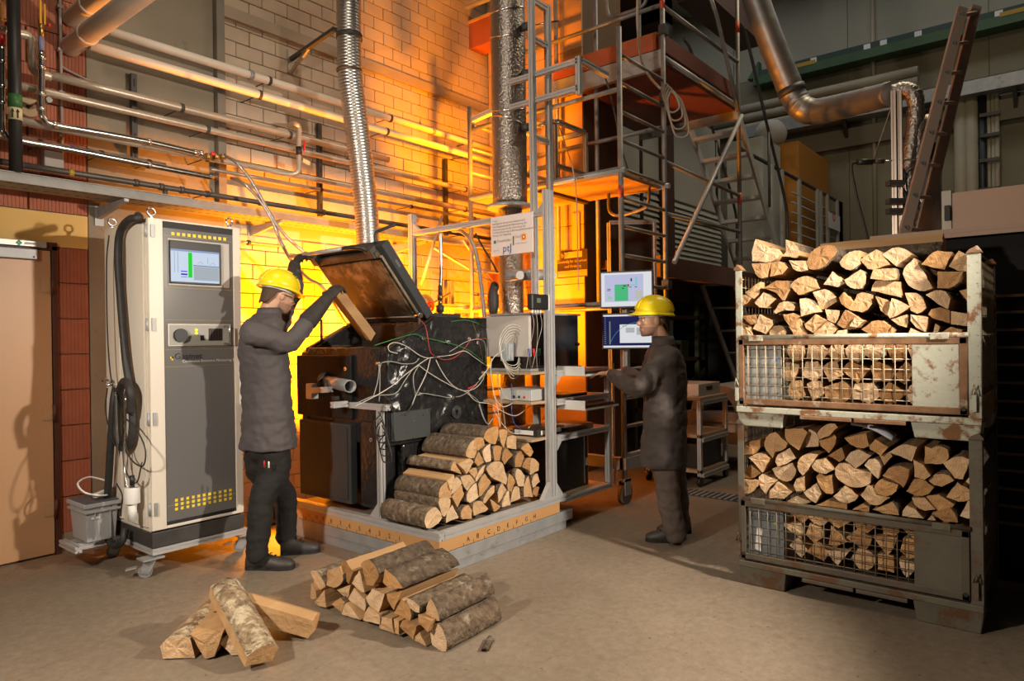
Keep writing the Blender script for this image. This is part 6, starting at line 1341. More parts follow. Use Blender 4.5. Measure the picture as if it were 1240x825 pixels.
# under the mezzanine ----------------------------------------------------
tl = thing('lab_trolley', 'two-shelf aluminium trolley behind the standing worker', 'trolley', tuple(at_z(845, 590, 0)))
tx, ty = 6.30, 2.82; TW, TD = .62, .55
for x, y in ((tx, ty), (tx+TW, ty), (tx, ty+TD), (tx+TW, ty+TD)):
    part('post', MB().profile((x, y, .1), (x, y, .83), .04, .04, up=(0, 1, 0)), alu, tl); part('castor', MB().cyl((x, y-.015, .045), (x, y+.015, .045), .045, 16), blackp, tl)
for z, mt_ in ((.13, shelfw), (.47, shelfw), (.83, shelfw)):
    part('shelf', MB().box((tx-.02, ty-.02, z), (tx+TW+.02, ty+TD+.02, z+.03)), mt_, tl); part('rail', MB().profile((tx, ty-.02, z-.02), (tx+TW, ty-.02, z-.02), .04, .04), alu, tl)
part('dark_unit', MB().box((tx+.04, ty+.03, .16), (tx+TW-.04, ty+TD-.02, .40)), blackp, tl)
bx_ = solo('handled_box', MB().box((tx+.1, ty+.05, .86), (tx+.62, ty+.4, .98)), M('box_offwhite', (.40, .36, .31), .6), 'off-white box with a dark grip hole on the trolley', 'box', bev=.006); part('grip_hole', MB().box((tx+.28, ty+.046, .915), (tx+.42, ty+.052, .95)), blk, bx_)
so = thing('stone_oven', 'pale arched stone oven on a low stand under the mezzanine', 'oven', tuple(at_z(880, 560, 0))); ox, oy = 7.35, 2.72
stone = M('pale_stone', (.33, .29, .25), .8, 0, (.38, .34, .30), 6, bump=.1)
mb = MB(); n = 12; ring_o = [V((ox, oy+.35+.32*math.cos(math.pi*k/n), .62+.30*math.sin(math.pi*k/n))) for k in range(n+1)]; ring_i = [V((ox, oy+.35+.18*math.cos(math.pi*k/n), .62+.17*math.sin(math.pi*k/n))) for k in range(n, -1, -1)]
mb.prism(ring_o+ring_i, (.7, 0, 0)); part('arch', mb, stone, so, bev=.006)
for k in range(3): part('stone_slab', MB().box((ox-.03+.015*k, oy+.0+.01*k, .50-.115*k), (ox+.75, oy+.72-.01*k, .612-.115*k)), stone, so, bev=.004)
for x, y in ((ox, oy+.05), (ox+.65, oy+.05), (ox, oy+.65), (ox+.65, oy+.65)): part('leg', MB().box((x, y, 0), (x+.05, y+.05, .27)), stone, so)
ldr = thing('aluminium_ladder', 'thin aluminium ladder leaning in the dark under the mezzanine', 'ladder', tuple(at_d(890, 470, 9.5)))
p0a, p1a = at_d(850, 345, 9.2), at_d(895, 470, 9.6); off = V((.25, -.35, 0))
for o_ in (V(), off): part('stile', MB().bar(p0a+o_, p1a+o_+(p1a-p0a)*.55, .03, .06), alu, ldr)
for k in range(7): p_ = p0a.lerp(p1a, k/4.6); part('rung', MB().cyl(p_, p_+off, .016, 8), alu, ldr)
sh = thing('storage_shelf', 'dim storage rack with green edges under the mezzanine', 'shelf', (8.6, 4.6, 0)); gm = M('dull_green_steel', (.10, .12, .05), .6)
for x in (7.7, 9.6):
    for y in (4.3, 5.1): part('upright', MB().box((x, y, 0), (x+.06, y+.06, 2.1)), gm, sh)
for z in (.5, 1.1, 1.7): part('shelf_board', MB().box((7.7, 4.3, z), (9.66, 5.16, z+.05)), dkt, sh)
for k in range(5): part('stored_box', MB().box((7.8+.36*k, 4.4, 1.15), (8.05+.36*k, 4.9, 1.35+.05*(k % 3))), [dkt, gm, M('dim_cardboard', (.20, .13, .07), .8) if k == 2 else dkt][k % 3], sh)
gr_ = MB(); a = at_z(838, 592, 0); gx0, gx1 = 5.9, 6.15
gt = thing('floor_grating', 'dark metal drain grating set in the floor behind crates', 'grating', (6.0, 2.5, .002)); part('frame', MB().box((gx0, 1.2, .001), (gx1, 2.85, .005)), darkmetal, gt)
for k in range(30): part('grate_bar', MB().box((gx0+.01, 1.22+.054*k, .005), (gx1-.01, 1.24+.054*k, .010)), steel, gt)
# dark backdrop machine under the deck
solo('dark_machine', MB().box((10.2, 2.6, 0), (11.5, 5.0, 2.0)).box((10.1, 3.0, .6), (10.2, 4.4, 1.6)), M('machine_black', (.012, .011, .010), .6), 'large dark machine in the shadows under the mezzanine', 'machine', bev=.02)
# ================================================================== right side: dark enclosure, ladder, ducts
EX0 = 4.90
YE = at_x(1054, 287, EX0).y; ZE = 2.075
en = thing('black_enclosure', 'black enclosure with slatted front behind the crates', 'enclosure', (5.5, -.3, 0))
dkb = M('matt_black', (.006, .005, .005), .9)
part('body', MB().box((EX0+.04, -3.4, 0), (8.6, YE-.02, ZE-.03)), dkb, en)
tan = M('tan_ledge', (.35, .24, .17), .6, 0, (.39, .27, .2), 4)
part('ledge', MB().box((EX0-.02, -3.4, ZE-.03), (8.7, YE, ZE+.0)), tan, en, bev=.004); part('ledge_lip', MB().box((EX0-.03, -3.4, ZE-.055), (EX0-.01, YE, ZE-.03)), tan, en)
for v in (358, 378, 399.5, 421, 442, 464, 486.5, 507, 529, 550.5, 571, 593, 614, 635): z = at_x(1222, v, EX0).z; part('slat', MB().box((EX0+.018, -3.4, z-.008), (EX0+.042, YE-.05, z+.008)), M('slat_brown', (.22, .14, .09), .6) if v == 358 else bpy.data.materials['slat_brown'], en)
tb_ = thing('tan_casing', 'long tan metal casing on top of the enclosure', 'casing', (5.4, -.8, ZE))
yb0 = at_x(1153, 250, 5.25).y; zt2 = at_x(1200, 228, 5.25).z
pinkt = M('tan_metal', (.40, .26, .18), .55, 0, (.43, .285, .2), 2)
part('panel', MB().box((5.25, -1.1, ZE), (5.7, yb0-.0, zt2)), pinkt, tb_, bev=.004); part('panel', MB().box((5.25, -3.2, ZE), (5.7, -1.105, zt2)), pinkt, tb_, bev=.004)
part('end_cap', MB().box((5.25, yb0+.002, ZE), (5.7, yb0+.06, zt2+.02)), M('cap_grey', (.30, .27, .23), .5, .4), tb_, bev=.004); part('dark_slot', MB().box((5.22, yb0+.01, ZE+.1), (5.25, yb0+.04, zt2-.08)), blk, tb_)
# ladder leaning
ld_ = thing('leaning_ladder', 'brown aluminium ladder section leaning on top of the enclosure', 'ladder', tuple(at_x(1100, 290, 5.3)))
brl = M('anodised_brown', (.36, .26, .20), .5, .3, (.42, .31, .24), 6)
B0, T0 = at_x(1093, 290, 5.2), at_x(1165, 10, 5.9); B1, T1 = at_x(1112, 290, 5.45), at_x(1182, 8, 6.1)
B0.z = B1.z = ZE
for b_, t__ in ((B0, T0), (B1, T1)):
    s_ = part('stile', MB().bar(b_, t__, .03, .068, up=tuple(RT)), brl, ld_)
    for k in range(8): p_ = b_.lerp(t__, (k+.35)/7.6); d_ = (ray(*proj(p_)[:2])).normalized(); part('rung_end', MB().ring(p_-d_*.019, p_-d_*.012, .020, .011, 12), chrome, s_); part('rung_hole', MB().cyl(p_-d_*.0185, p_-d_*.013, .012, 10), blk, s_)
for k in range(8): f_ = (k+.35)/7.6; part('rung', MB().cyl(B0.lerp(T0, f_)+FW*.02, B1.lerp(T1, f_)-FW*.02, .014, 8), brl, ld_)
# silver spiral duct, elbow and foil hose
galv = M('spiral_duct', (.26, .245, .23), .45, .8, (.33, .31, .29), 6)
du = thing('spiral_duct', 'silver spiral duct dropping diagonally and bending right', 'duct', tuple(at_d(965, 130, 7.6)))
d0 = [at_d(905, -30, 7.4), at_d(930, 40, 7.45), at_d(952, 95, 7.5), at_d(964, 122, 7.5), at_d(975, 133, 7.45), at_d(992, 135, 7.4), at_d(1030, 126, 6.6), at_d(1082, 113, 5.6)]
path = smooth_path(d0, 14); rd = .135; np_ = len(path)
part('duct_run', MB().tube(path, rd, 24, radii=[rd*(1.03 if i % 6 == 0 else 1)*(1-.28*max(0, i/np_-.7)/.3) for i in range(np_)]), galv, du)
part('duct_collar', MB().tube([at_d(957, 106, 7.5), at_d(960, 114, 7.5)], rd*1.07, 24), darkmetal, du)
fh = thing('foil_hose', 'crumpled foil hose hanging from the spiral duct end', 'hose', tuple(at_d(1110, 290, 5.4)))
path = smooth_path([at_d(1080, 112, 5.5), at_d(1096, 109, 5.45), at_d(1107, 116, 5.4), at_d(1109, 140, 5.4), at_d(1104, 180, 5.4), at_d(1100, 220, 5.4), at_d(1104, 250, 5.4), at_d(1112, 258, 5.4), at_d(1118, 245, 5.4)], 10)
part('hose', MB().tube(path, .062, 16, radii=[.062*(1+.07*rrn.uniform(-1, 1)) for _ in path]), foil, fh)
b2 = thing('bent_flue', 'foil-covered flue bend on a grey pipe behind the leaning ladder', 'flue', tuple(at_d(1125, 280, 5.4)))
path = smooth_path([at_d(1112, 200, 5.4), at_d(1111, 175, 5.4), at_d(1114, 157, 5.4), at_d(1123, 150, 5.4), at_d(1132, 156, 5.4), at_d(1134, 166, 5.4)], 8)
part('bend', MB().tube(path, .072, 18, radii=[.072*(1+.03*rrn.uniform(-1, 1)) for _ in path]), foil, b2)
q = at_d(1126, 195, 5.4); part('pipe', MB().cyl((q.x, q.y, ZE), (q.x, q.y, q.z+.05), .08, 20), galv, b2); part('black_ring', MB().cyl((q.x, q.y, q.z+.0), (q.x, q.y, q.z+.12), .086, 20), blackp, b2)
# profile post with probe
pp_ = thing('profile_post', 'twin aluminium profile post on the enclosure', 'post', (at_d(1087, 290, 5.0).x, at_d(1087, 290, 5.0).y, ZE))
for u in (1083, 1090): q = at_d(u, 200, 5.0); part('profile', MB().profile((q.x, q.y, ZE), (q.x, q.y, at_d(u, 110, 5.0).z), (.032), .032, up=(0, 1, 0)), M('bronze_profile', (.42, .34, .28), .4, .8) if u == 1083 else bpy.data.materials['bronze_profile'], pp_)
for v in (222, 244, 256): q = at_d(1084, v, 4.93); part('clamp', MB().obox(q, RT*.055, FW*.03, V((0, 0, .018))), darkmetal, pp_)
pb = thing('sampling_probe', 'black-handled sampling probe held out from the profile post', 'probe', tuple(at_d(1060, 196, 5.0)))
part('grip', MB().cyl(at_d(1038, 196.5, 5.0), at_d(1056, 196, 5.0), .022, 12), blackp, pb); part('grip', MB().cyl(at_d(1059, 195.5, 5.0), at_d(1070, 195, 5.0), .018, 12), M('grip_brown', (.07, .05, .04), .5), pb); part('rod', MB().cyl(at_d(1070, 195, 5.0), at_d(1120, 192.5, 5.0), .007, 8), chrome, pb)
line('black_cable', [at_d(1038, 196.5, 5.0), at_d(1032, 199, 5.0), at_d(1032, 210, 5.0), at_d(1038, 240, 5.0), at_d(1046, 270, 5.0), at_d(1052, 295, 5.0)], .009, rubber, 'black cable drooping from the sampling probe', 'cable')
line('brown_cord', [at_d(1058, 194, 5.0), at_d(1064, 175, 5.0), at_d(1072, 152, 5.2), at_d(1082, 122, 5.4)], .006, M('brown_cord', (.14, .09, .06), .7), 'thin brown cord holding up the sampling probe', 'cord')
line('black_cable', [at_d(1092, 205, 5.0), at_d(1096, 215, 5.0), at_d(1090, 225, 5.0), at_d(1098, 240, 5.0), at_d(1094, 262, 5.0), at_d(1098, 290, 5.0)], .016, rubber, 'thick black cable strapped along the profile post', 'cable')
line('black_cable', [at_d(1115, 200, 5.0), at_d(1100, 208, 5.0), at_d(1098, 225, 5.0), at_d(1104, 250, 5.0), at_d(1110, 290, 5.0)], .007, rubber, 'thin black cable looping behind the leaning ladder', 'cable')
# ------------------------------------------------------------------ far wall fittings
cr = thing('crane_rail', 'green crane rail with small marker plates on the far wall', 'crane rail', (RX-.2, 2, railz))
grm = M('crane_green', (.035, .085, .035), .5, 0, (.05, .11, .045), 3); grd = M('crane_dark_green', (.02, .05, .035), .5)
a_, b_ = at_x(925, 92, RX-.25), at_x(1240, 15, RX-.25); zc = (a_.z+b_.z)/2
part('beam', MB().box((RX-.35, -3, zc-.16), (RX-.0, a_.y+.2, zc+.0)), grm, cr); part('rail_head', MB().box((RX-.28, -3, zc+.0), (RX-.1, a_.y+.1, zc+.14)), grd, cr); part('soffit', MB().box((RX-.38, -3, zc-.19), (RX, a_.y+.2, zc-.16)), grm, cr)
for u in (985, 1050, 1070, 1112, 1210): q = at_x(u, 70, RX-.29); part('marker_plate', MB().box((RX-.292, q.y-.06, zc+.0), (RX-.28, q.y+.06, zc+.12)), wht, cr)
for u in (972, 1232): q = at_x(u, 70, RX-.36); part('yellow_plate', MB().box((RX-.36, q.y-.25, zc-.03), (RX-.35, q.y+.25, zc+.05)), M('crane_yellow', (.40, .24, .02), .5) if u == 972 else bpy.data.materials['crane_yellow'], cr)
part('end_stop', MB().prism([V((RX-.3, a_.y+.1, zc)), V((RX-.3, a_.y+.35, zc)), V((RX-.3, a_.y+.1, zc+.35))], (.2, 0, 0)), grm, cr)
wp = M('beige_wall_pipe', (.34, .29, .20), .6, 0, (.38, .33, .23), 4)
for (u, v, u1, v1), lab in (((905, 136, 1112, 82), 'uppermost beige pipe on the far green wall'), ((905, 148, 1112, 94), 'middle beige pipe on the far green wall'), ((905, 162, 1105, 108), 'lowest beige pipe on the far green wall')):
    a_, b_ = at_x(u, v, RX-.2), at_x(u1, v1, RX-.2); z = (a_.z+b_.z)/2; pts = [V((RX-.2, a_.y+1.0, z)), V((RX-.2, b_.y, z))]
    if lab.startswith('low'): pts = smooth_path([pts[0], V((RX-.2, b_.y+.3, z)), V((RX-.2, b_.y, z-.05)), V((RX-.2, b_.y-.03, z-.4)), V((RX-.2, b_.y-.03, z-.7))], 5)
    solo('wall_pipe', MB().tube(pts, .105, 14), wp, lab, 'pipe')
a_, b_ = at_x(950, 158, RX-.3), at_x(1240, 90, RX-.3); z = (a_.z+b_.z)/2
ctr_ = thing('cable_tray', 'grey cable tray running along the far green wall', 'cable tray', (RX-.2, 1, z)); part('channel', MB().box((RX-.45, -3, z-.12), (RX-.44, a_.y+1, z+.12)), steel, ctr_); part('tray_bottom', MB().box((RX-.44, -3, z-.12), (RX-.02, a_.y+1, z-.1)), steel, ctr_)
for u in (1025, 1110, 1232): q = at_x(u, 150, RX-.3); part('bracket', MB().prism([V((RX-.42, q.y, z-.12)), V((RX-.02, q.y, z-.12)), V((RX-.02, q.y, z-.6))], (0, .06, 0)), darkmetal, ctr_)
solo('wall_ledge', MB().box((RX-.15, -5.5, z-.62), (RX-.002, a_.y+1.5, z-.25)), M('ledge_grey', (.20, .175, .13), .8), 'grey concrete ledge below the far cable tray', 'ledge')
for u in (1164, 1177): q = at_x(u, 210, RX-.15); solo('wall_pipe', MB().cyl((RX-.15, q.y, 2), (RX-.15, q.y, z-.1), .11, 14), wp, '%s upright beige pipe on the far wall beside ladder' % ('left' if u == 1164 else 'right'), 'pipe')
cl2 = thing('cable_ladder', 'upright cable ladder with black cables on the far wall', 'cable ladder', tuple(at_x(1198, 240, RX-.2)))
for u, r, mt_ in ((1190, .07, blackp), (1198, .03, wp), (1203, .03, wp), (1208, .04, wp)): q = at_x(u, 210, RX-.15); part('cable', MB().cyl((RX-.15, q.y, 2), (RX-.15, q.y, z), r, 10), mt_, cl2)
for v in (140, 165, 195, 230): q0, q1 = at_x(1186, v, RX-.25), at_x(1211, v-5, RX-.25); part('rung', MB().box((RX-.25, q1.y, q0.z-.03), (RX-.2, q0.y, q0.z+.03)), darkmetal, cl2)
# vertical conduit and dark roof beam
q = at_x(1057, 40, RX-.05); solo('wall_conduit', MB().cyl((RX-.05, q.y, 3), (RX-.05, q.y, 9), .04, 8), wp, 'thin upright conduit behind the crane rail', 'conduit')
db = M('dark_oxide_beam', (.045, .018, .012), .6, 0, (.06, .025, .016), 3)
ya_ = 4.9; rb_ = thing('roof_beam', 'dark red steel roof beam crossing behind the scaffold', 'beam', (12, ya_, 6.8))
za_, zb_ = at_y(916, 56, 3.6).z, at_y(916, 18, 3.6).z; xe = at_y(916, 40, 3.6).x
part('web', MB().box((8.2, 3.6, za_+.08), (xe, 3.8, zb_+1.2)), db, rb_); part('flange', MB().box((8.2, 3.5, za_), (xe+.02, 3.9, za_+.1)), db, rb_)
pb2 = thing('portal_frame', 'dark red steel portal visible behind the upper scaffold', 'beam', (9.5, 5.8, 2.3)); X9 = 9.3
y0_, y1_ = at_x(770, 50, X9).y, at_x(722, 50, X9).y; zq = at_x(745, 40, X9).z
part('column', MB().box((X9, y0_-.45, 2.3), (X9+.3, y0_-.1, 8)), db, pb2); part('lintel', MB().box((X9, y0_-.45, at_x(745, 42, X9).z), (X9+.3, y1_+1.2, at_x(745, 42, X9).z+2)), db, pb2); part('lintel', MB().box((X9-.05, y0_-.4, at_x(745, 158, X9).z), (X9+.25, y1_+.5, at_x(745, 132, X9).z)), db, pb2)
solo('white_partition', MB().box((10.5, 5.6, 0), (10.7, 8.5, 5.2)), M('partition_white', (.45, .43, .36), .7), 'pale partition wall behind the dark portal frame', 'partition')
# ------------------------------------------------------------------ yellow-lit things behind the furnace
def work_light(loc, en_, tgt, label, cone=150, col_=(1.0, .29, .002)):
    loc = V(loc); t = thing('work_light', label, 'lamp', (loc.x, loc.y, 0), 'orange work lights')
    part('stand', MB().cyl((loc.x, loc.y, .02), (loc.x, loc.y, loc.z-.12), .015, 8), darkmetal, t); part('foot', MB().cyl((loc.x, loc.y, 0), (loc.x, loc.y, .02), .14, 16), darkmetal, t)
    part('lamp_head', MB().box(loc+V((-.07, -.05, -.12)), loc+V((.07, .05, -.06))), darkmetal, t, bev=.006)
    o = lamp('work_light_bulb', 'SPOT', loc, en_, col_, tgt, .06, cone, .5); o.parent = t; o.location = loc-WORLD[t.name]
work_light((3.55, 4.72, 1.0), 880, (4.1, 5.5, 1.85), 'orange work floodlight hidden behind the furnace')
work_light((4.95, 4.75, 1.1), 620, (5.4, 5.0, 2.4), 'orange work floodlight hidden behind the foil chimney', 165)
work_light((3.12, 5.05, .30), 70, (2.3, 4.5, .0), 'low orange work light behind the measuring cabinet', 80)
work_light((5.14, 4.22, 3.2), 260, (5.9, 5.4, 4.0), 'raised orange light added unseen behind the foil jacket to light the shaft', 120)  # added lamp without a visible source, brightens the shaft above the deck
# boiler-room fittings behind the sign
hy = thing('hydraulic_rack', 'rack of profiles and heating pipes behind the sign', 'rack', (4.7, 5.0, 0)); glow = M('pale_profile', (.55, .52, .46), .45, .5)
for u in (538, 546, 583, 604): q = at_y(u, 350, 4.95); part('upright', MB().profile((q.x, 4.95, 0), (q.x, 4.95, 2.05), .045, .045, up=(0, 1, 0)), glow, hy)
for v in (295, 372): z = at_y(560, v, 4.95).z; part('rail', MB().profile((at_y(500, 350, 4.95).x, 4.93, z), (at_y(610, 350, 4.95).x, 4.93, z), .045, .045), glow, hy)
for (u0, v0, u1, v1) in ((510, 345, 535, 262), (525, 300, 600, 345), (505, 380, 545, 355), (560, 290, 602, 350)): part('brace', MB().cyl(at_y(u0, v0, 4.9), at_y(u1, v1, 4.9), .014, 8), glow, hy)
q = at_y(518, 372, 4.9); part('pump_body', MB().ell((q.x, 4.95, q.z), (.12, .10, .13)), glow, hy); part('pump_dial', MB().ring((q.x-.02, 4.84, q.z), (q.x-.02, 4.85, q.z), .05, .03, 16), redpl, hy)
rp = M('red_block', (.35, .09, .03), .6); q = at_y(590, 340, 5.2); part('red_unit', MB().box((q.x-.05, 5.15, q.z-.22), (q.x+.1, 5.3, q.z+.1)), rp, hy)
for k, (u, v) in enumerate(((560, 385), (575, 395), (590, 370), (565, 430), (600, 420))): q = at_y(u, v, 4.9); part('valve', MB().cyl(q, q+V((.05, -.03, .02)), .022, 8), bpy.data.materials['brass'], hy)
line('steel_hose', [at_y(533, 281, 4.15), at_y(534, 300, 4.15), at_y(534, 330, 4.15), at_y(533, 350, 4.15)], .016, hose, 'short braided hose hanging straight from the crossbeam')
vv = thing('hose_valve', 'valve fitting at the lower end of the straight hose', 'valve', tuple(at_y(533, 385, 4.15)))
for v0, v1, r in ((346, 358, .018), (358, 363, .028), (363, 370, .02), (370, 378, .034), (378, 386, .022)): part('fitting', MB().cyl(at_y(533, v0, 4.15), at_y(533, v1, 4.15), r, 10), darkmetal if v0 in (346, 370) else bpy.data.materials['brass'], vv)
part('drop_pipe', MB().cyl(at_y(533, 386, 4.15), at_y(533, 396, 4.15), .014, 8), steel, vv)
line('steel_hose', [at_x(548, 279, 4.25), at_x(560, 281, 4.22), at_x(572, 295, 4.2), at_x(579, 320, 4.18), at_x(583, 350, 4.15), at_x(586, 378, 4.1), at_x(588, 400, 4.05)], .017, hose, 'arched braided hose descending to the furnace corner')
line('black_cable', [at_x(576, 283, 4.3), at_x(585, 300, 4.3), at_x(596, 318, 4.3), at_x(602, 330, 4.3)], .008, rubber, 'black cable slanting down behind the sign', 'cable')
q = at_d(597, 365, 5.9); solo('wrapped_bundle', MB().ell((q.x, q.y, q.z), (.05, .05, .14)).ell((q.x+.02, q.y, q.z+.12), (.04, .04, .05)), rubber, 'black wrapped bundle hanging beside the chimney pipe', 'bundle')
q = at_y(597, 20, WY-.3); wb_ = solo('wall_crate', MB().box((at_y(567, 40, WY).x, WY-.35, at_y(580, 66, WY).z), (6.26, WY-.01, at_y(580, 36, WY).z)), redf, 'orange-red wooden box fixed high on the block wall', 'box', bev=.004); part('ply_top', MB().box((at_y(566, 40, WY).x, WY-.40, at_y(580, 36, WY).z), (6.27, WY-.01, at_y(580, 35, WY).z+.02)), orange_wood, wb_)
solo('aluminium_bracket', MB().profile(at_y(565, 8, WY-.1), at_y(605, -8, WY-.8), .05, .05), alu, 'aluminium bracket sticking out of the wall at the top', 'bracket')
solo('cantilever_bracket', MB().profile(at_x(573, 145, 5.1), at_x(600, 133, 5.1), .05, .05), alu, 'short bright profile arm beside the yellow scaffold tube', 'bracket')
# ================================================================== people
def fuse(mb, name, mat, vox, it=6, keep=None):
    me = mb.mesh(name, mat, (0, 0, 0)); o = bpy.data.objects.new('tmp', me)
    r = o.modifiers.new('r', 'REMESH'); r.mode = 'VOXEL'; r.voxel_size = vox; r.use_smooth_shade = True
    s_ = o.modifiers.new('s', 'SMOOTH'); s_.iterations = it; s_.factor = .5
    m2 = baked(o); bpy.data.meshes.remove(me)
    m2.name = name; m2.materials.clear(); mats(m2, mat)
    for p in m2.polygons: p.use_smooth = True
    return m2
def fpart(name, mb, mat, parent, vox, it=6, label=None, wr=0, seed=0):
    me = fuse(mb, name, mat, vox, it)
    if wr:
        P_ = [v.co.copy() for v in me.vertices]; N_ = [v.normal.copy() for v in me.vertices]; out = []
        for p, n_ in zip(P_, N_):
            k = noise.noise(V((p.x*9+seed, p.y*9, p.z*16)))+.6*noise.noise(V((p.x*22, p.y*22+seed, p.z*34)))
            out += list(p+n_*(wr*k))
        me.vertices.foreach_set('co', out); me.update()
    og = V([sum(v.co[i] for v in me.vertices)/len(me.vertices) for i in range(3)]); me.transform(Matrix.Translation(-og))
    o = put(name, me, og, parent)
    if label: o['label'] = label
    return o
def ering(c, u, a, w, b, n=20): return [V(c)+V(u)*(a*math.cos(2*math.pi*j/n))+V(w)*(b*math.sin(2*math.pi*j/n)) for j in range(n)]
def limb(mb, pts, rad, n=14):
    P = smooth_path(pts, 5); R_ = []
    for i in range(len(pts)-1):
        for j in range(5): R_.append(rad[i]+(rad[i+1]-rad[i])*j/5)
    R_.append(rad[-1]); mb.tube(P, 1, n, radii=R_); mb.ell(pts[0], rad[0]); mb.ell(pts[-1], rad[-1]*.98); return mb
def hand(mb, wrist, df, nrm, side, curls, thumb=1, sc=1.0, thumb_in=.5):
    """wrist point, df finger direction, nrm palm normal (curl side), side direction of thumb"""
    df, nrm = V(df).normalized(), V(nrm); nrm = (nrm-df*nrm.dot(df)).normalized(); sd_ = df.cross(nrm)
    if sd_.dot(V(side)) < 0: sd_ = -sd_
    w = V(wrist); pc = w+df*.045*sc
    mb.ell(pc, (.048*sc, .040*sc, .017*sc), ax=(df, sd_, nrm)); mb.ell(w, (.03*sc, .028*sc, .022*sc), ax=(df, sd_, nrm))
    for k in range(4):
        base = w+df*(.080-.004*abs(k-1.3))*sc+sd_*(.029-.0195*k)*sc
        L_ = (.078, .088, .082, .064)[k]*sc; a = 0; p = base; pts = [base-df*.02*sc, base]
        for j, fr_ in enumerate((.45, .32, .23)):
            a += curls[k]*(.5 if j == 0 else 1.0); dd = df*math.cos(a)+nrm*math.sin(a); p = p+dd*L_*fr_; pts.append(p)
        mb.tube(pts, 1, 8, radii=[.0095*sc, .0092*sc, .0088*sc, .0082*sc, .0068*sc]); mb.ell(pts[-1], .0068*sc, 8, 6)
    tb0 = w+df*.025*sc+sd_*.028*sc; t1 = tb0+(df*.55+sd_*.75+nrm*.25).normalized()*.034*sc; t2 = t1+(df*.8+sd_*(.45-thumb_in)+nrm*(.3+thumb_in)).normalized()*.030*sc; t3 = t2+(df*.85+sd_*(.1-thumb_in)+nrm*(.3+thumb_in)).normalized()*.024*sc
    mb.tube([tb0-df*.015*sc, tb0, t1, t2, t3], 1, 8, radii=[.014*sc, .0135*sc, .0115*sc, .010*sc, .0075*sc]); mb.ell(t3, .0075*sc, 8, 6)
    return mb
def head(mb, o, hf, hl, hu):
    def P(f, l, z): return V(o)+hf*f+hl*l+hu*z
    lv = [(0, .062, .024, .022), (.008, .058, .036, .034), (.022, .048, .053, .047), (.048, .030, .075, .057), (.08, .018, .088, .065), (.115, .006, .097, .071), (.15, 0, .100, .075), (.182, -.002, .094, .072), (.208, -.003, .074, .058), (.226, -.003, .038, .03)]
    mb.loft([ering(P(f, 0, z), hf, a, hl, b, 22) for z, f, a, b in lv])
    mb.tube([P(.096, 0, .128), P(.108, 0, .108), P(.122, 0, .092), P(.112, 0, .082)], 1, 8, radii=[.007, .009, .013, .009])
    for s_ in (-1, 1):
        mb.ell(P(.112, .010*s_, .088), .008, 8, 6); mb.ell(P(.0, .073*s_, .105), (.018, .008, .031), ax=(hf, hl, hu)); mb.ell(P(.085, .030*s_, .128), (.016, .022, .007), ax=(hf, hl, hu)); mb.ell(P(.078, .042*s_, .092), (.018, .014, .012), ax=(hf, hl, hu))
    mb.ell(P(.092, 0, .052), (.014, .022, .007), ax=(hf, hl, hu)); mb.ell(P(.088, 0, .040), (.015, .019, .007), ax=(hf, hl, hu)); mb.ell(P(.082, 0, .012), (.02, .02, .014), ax=(hf, hl, hu))
    return P
helm = M('yellow_helmet', (.80, .62, .01), .28, 0, (.84, .66, .015), 3)
hairm = M('dark_hair', (.016, .010, .007), .7, 0, (.03, .02, .013), 60, bump=.5, bscale=120); hairb = M('brown_hair', (.05, .028, .014), .7, 0, (.08, .045, .022), 60, bump=.5, bscale=120)
stub = M('stubbled_skin', (.24, .135, .09), .6, 0, (.34, .19, .125), 150); lipm = M('lips', (.36, .14, .11), .5); eyew = M('eye_white', (.65, .6, .55), .3); eyed = M('eye_dark', (.02, .012, .008), .2)
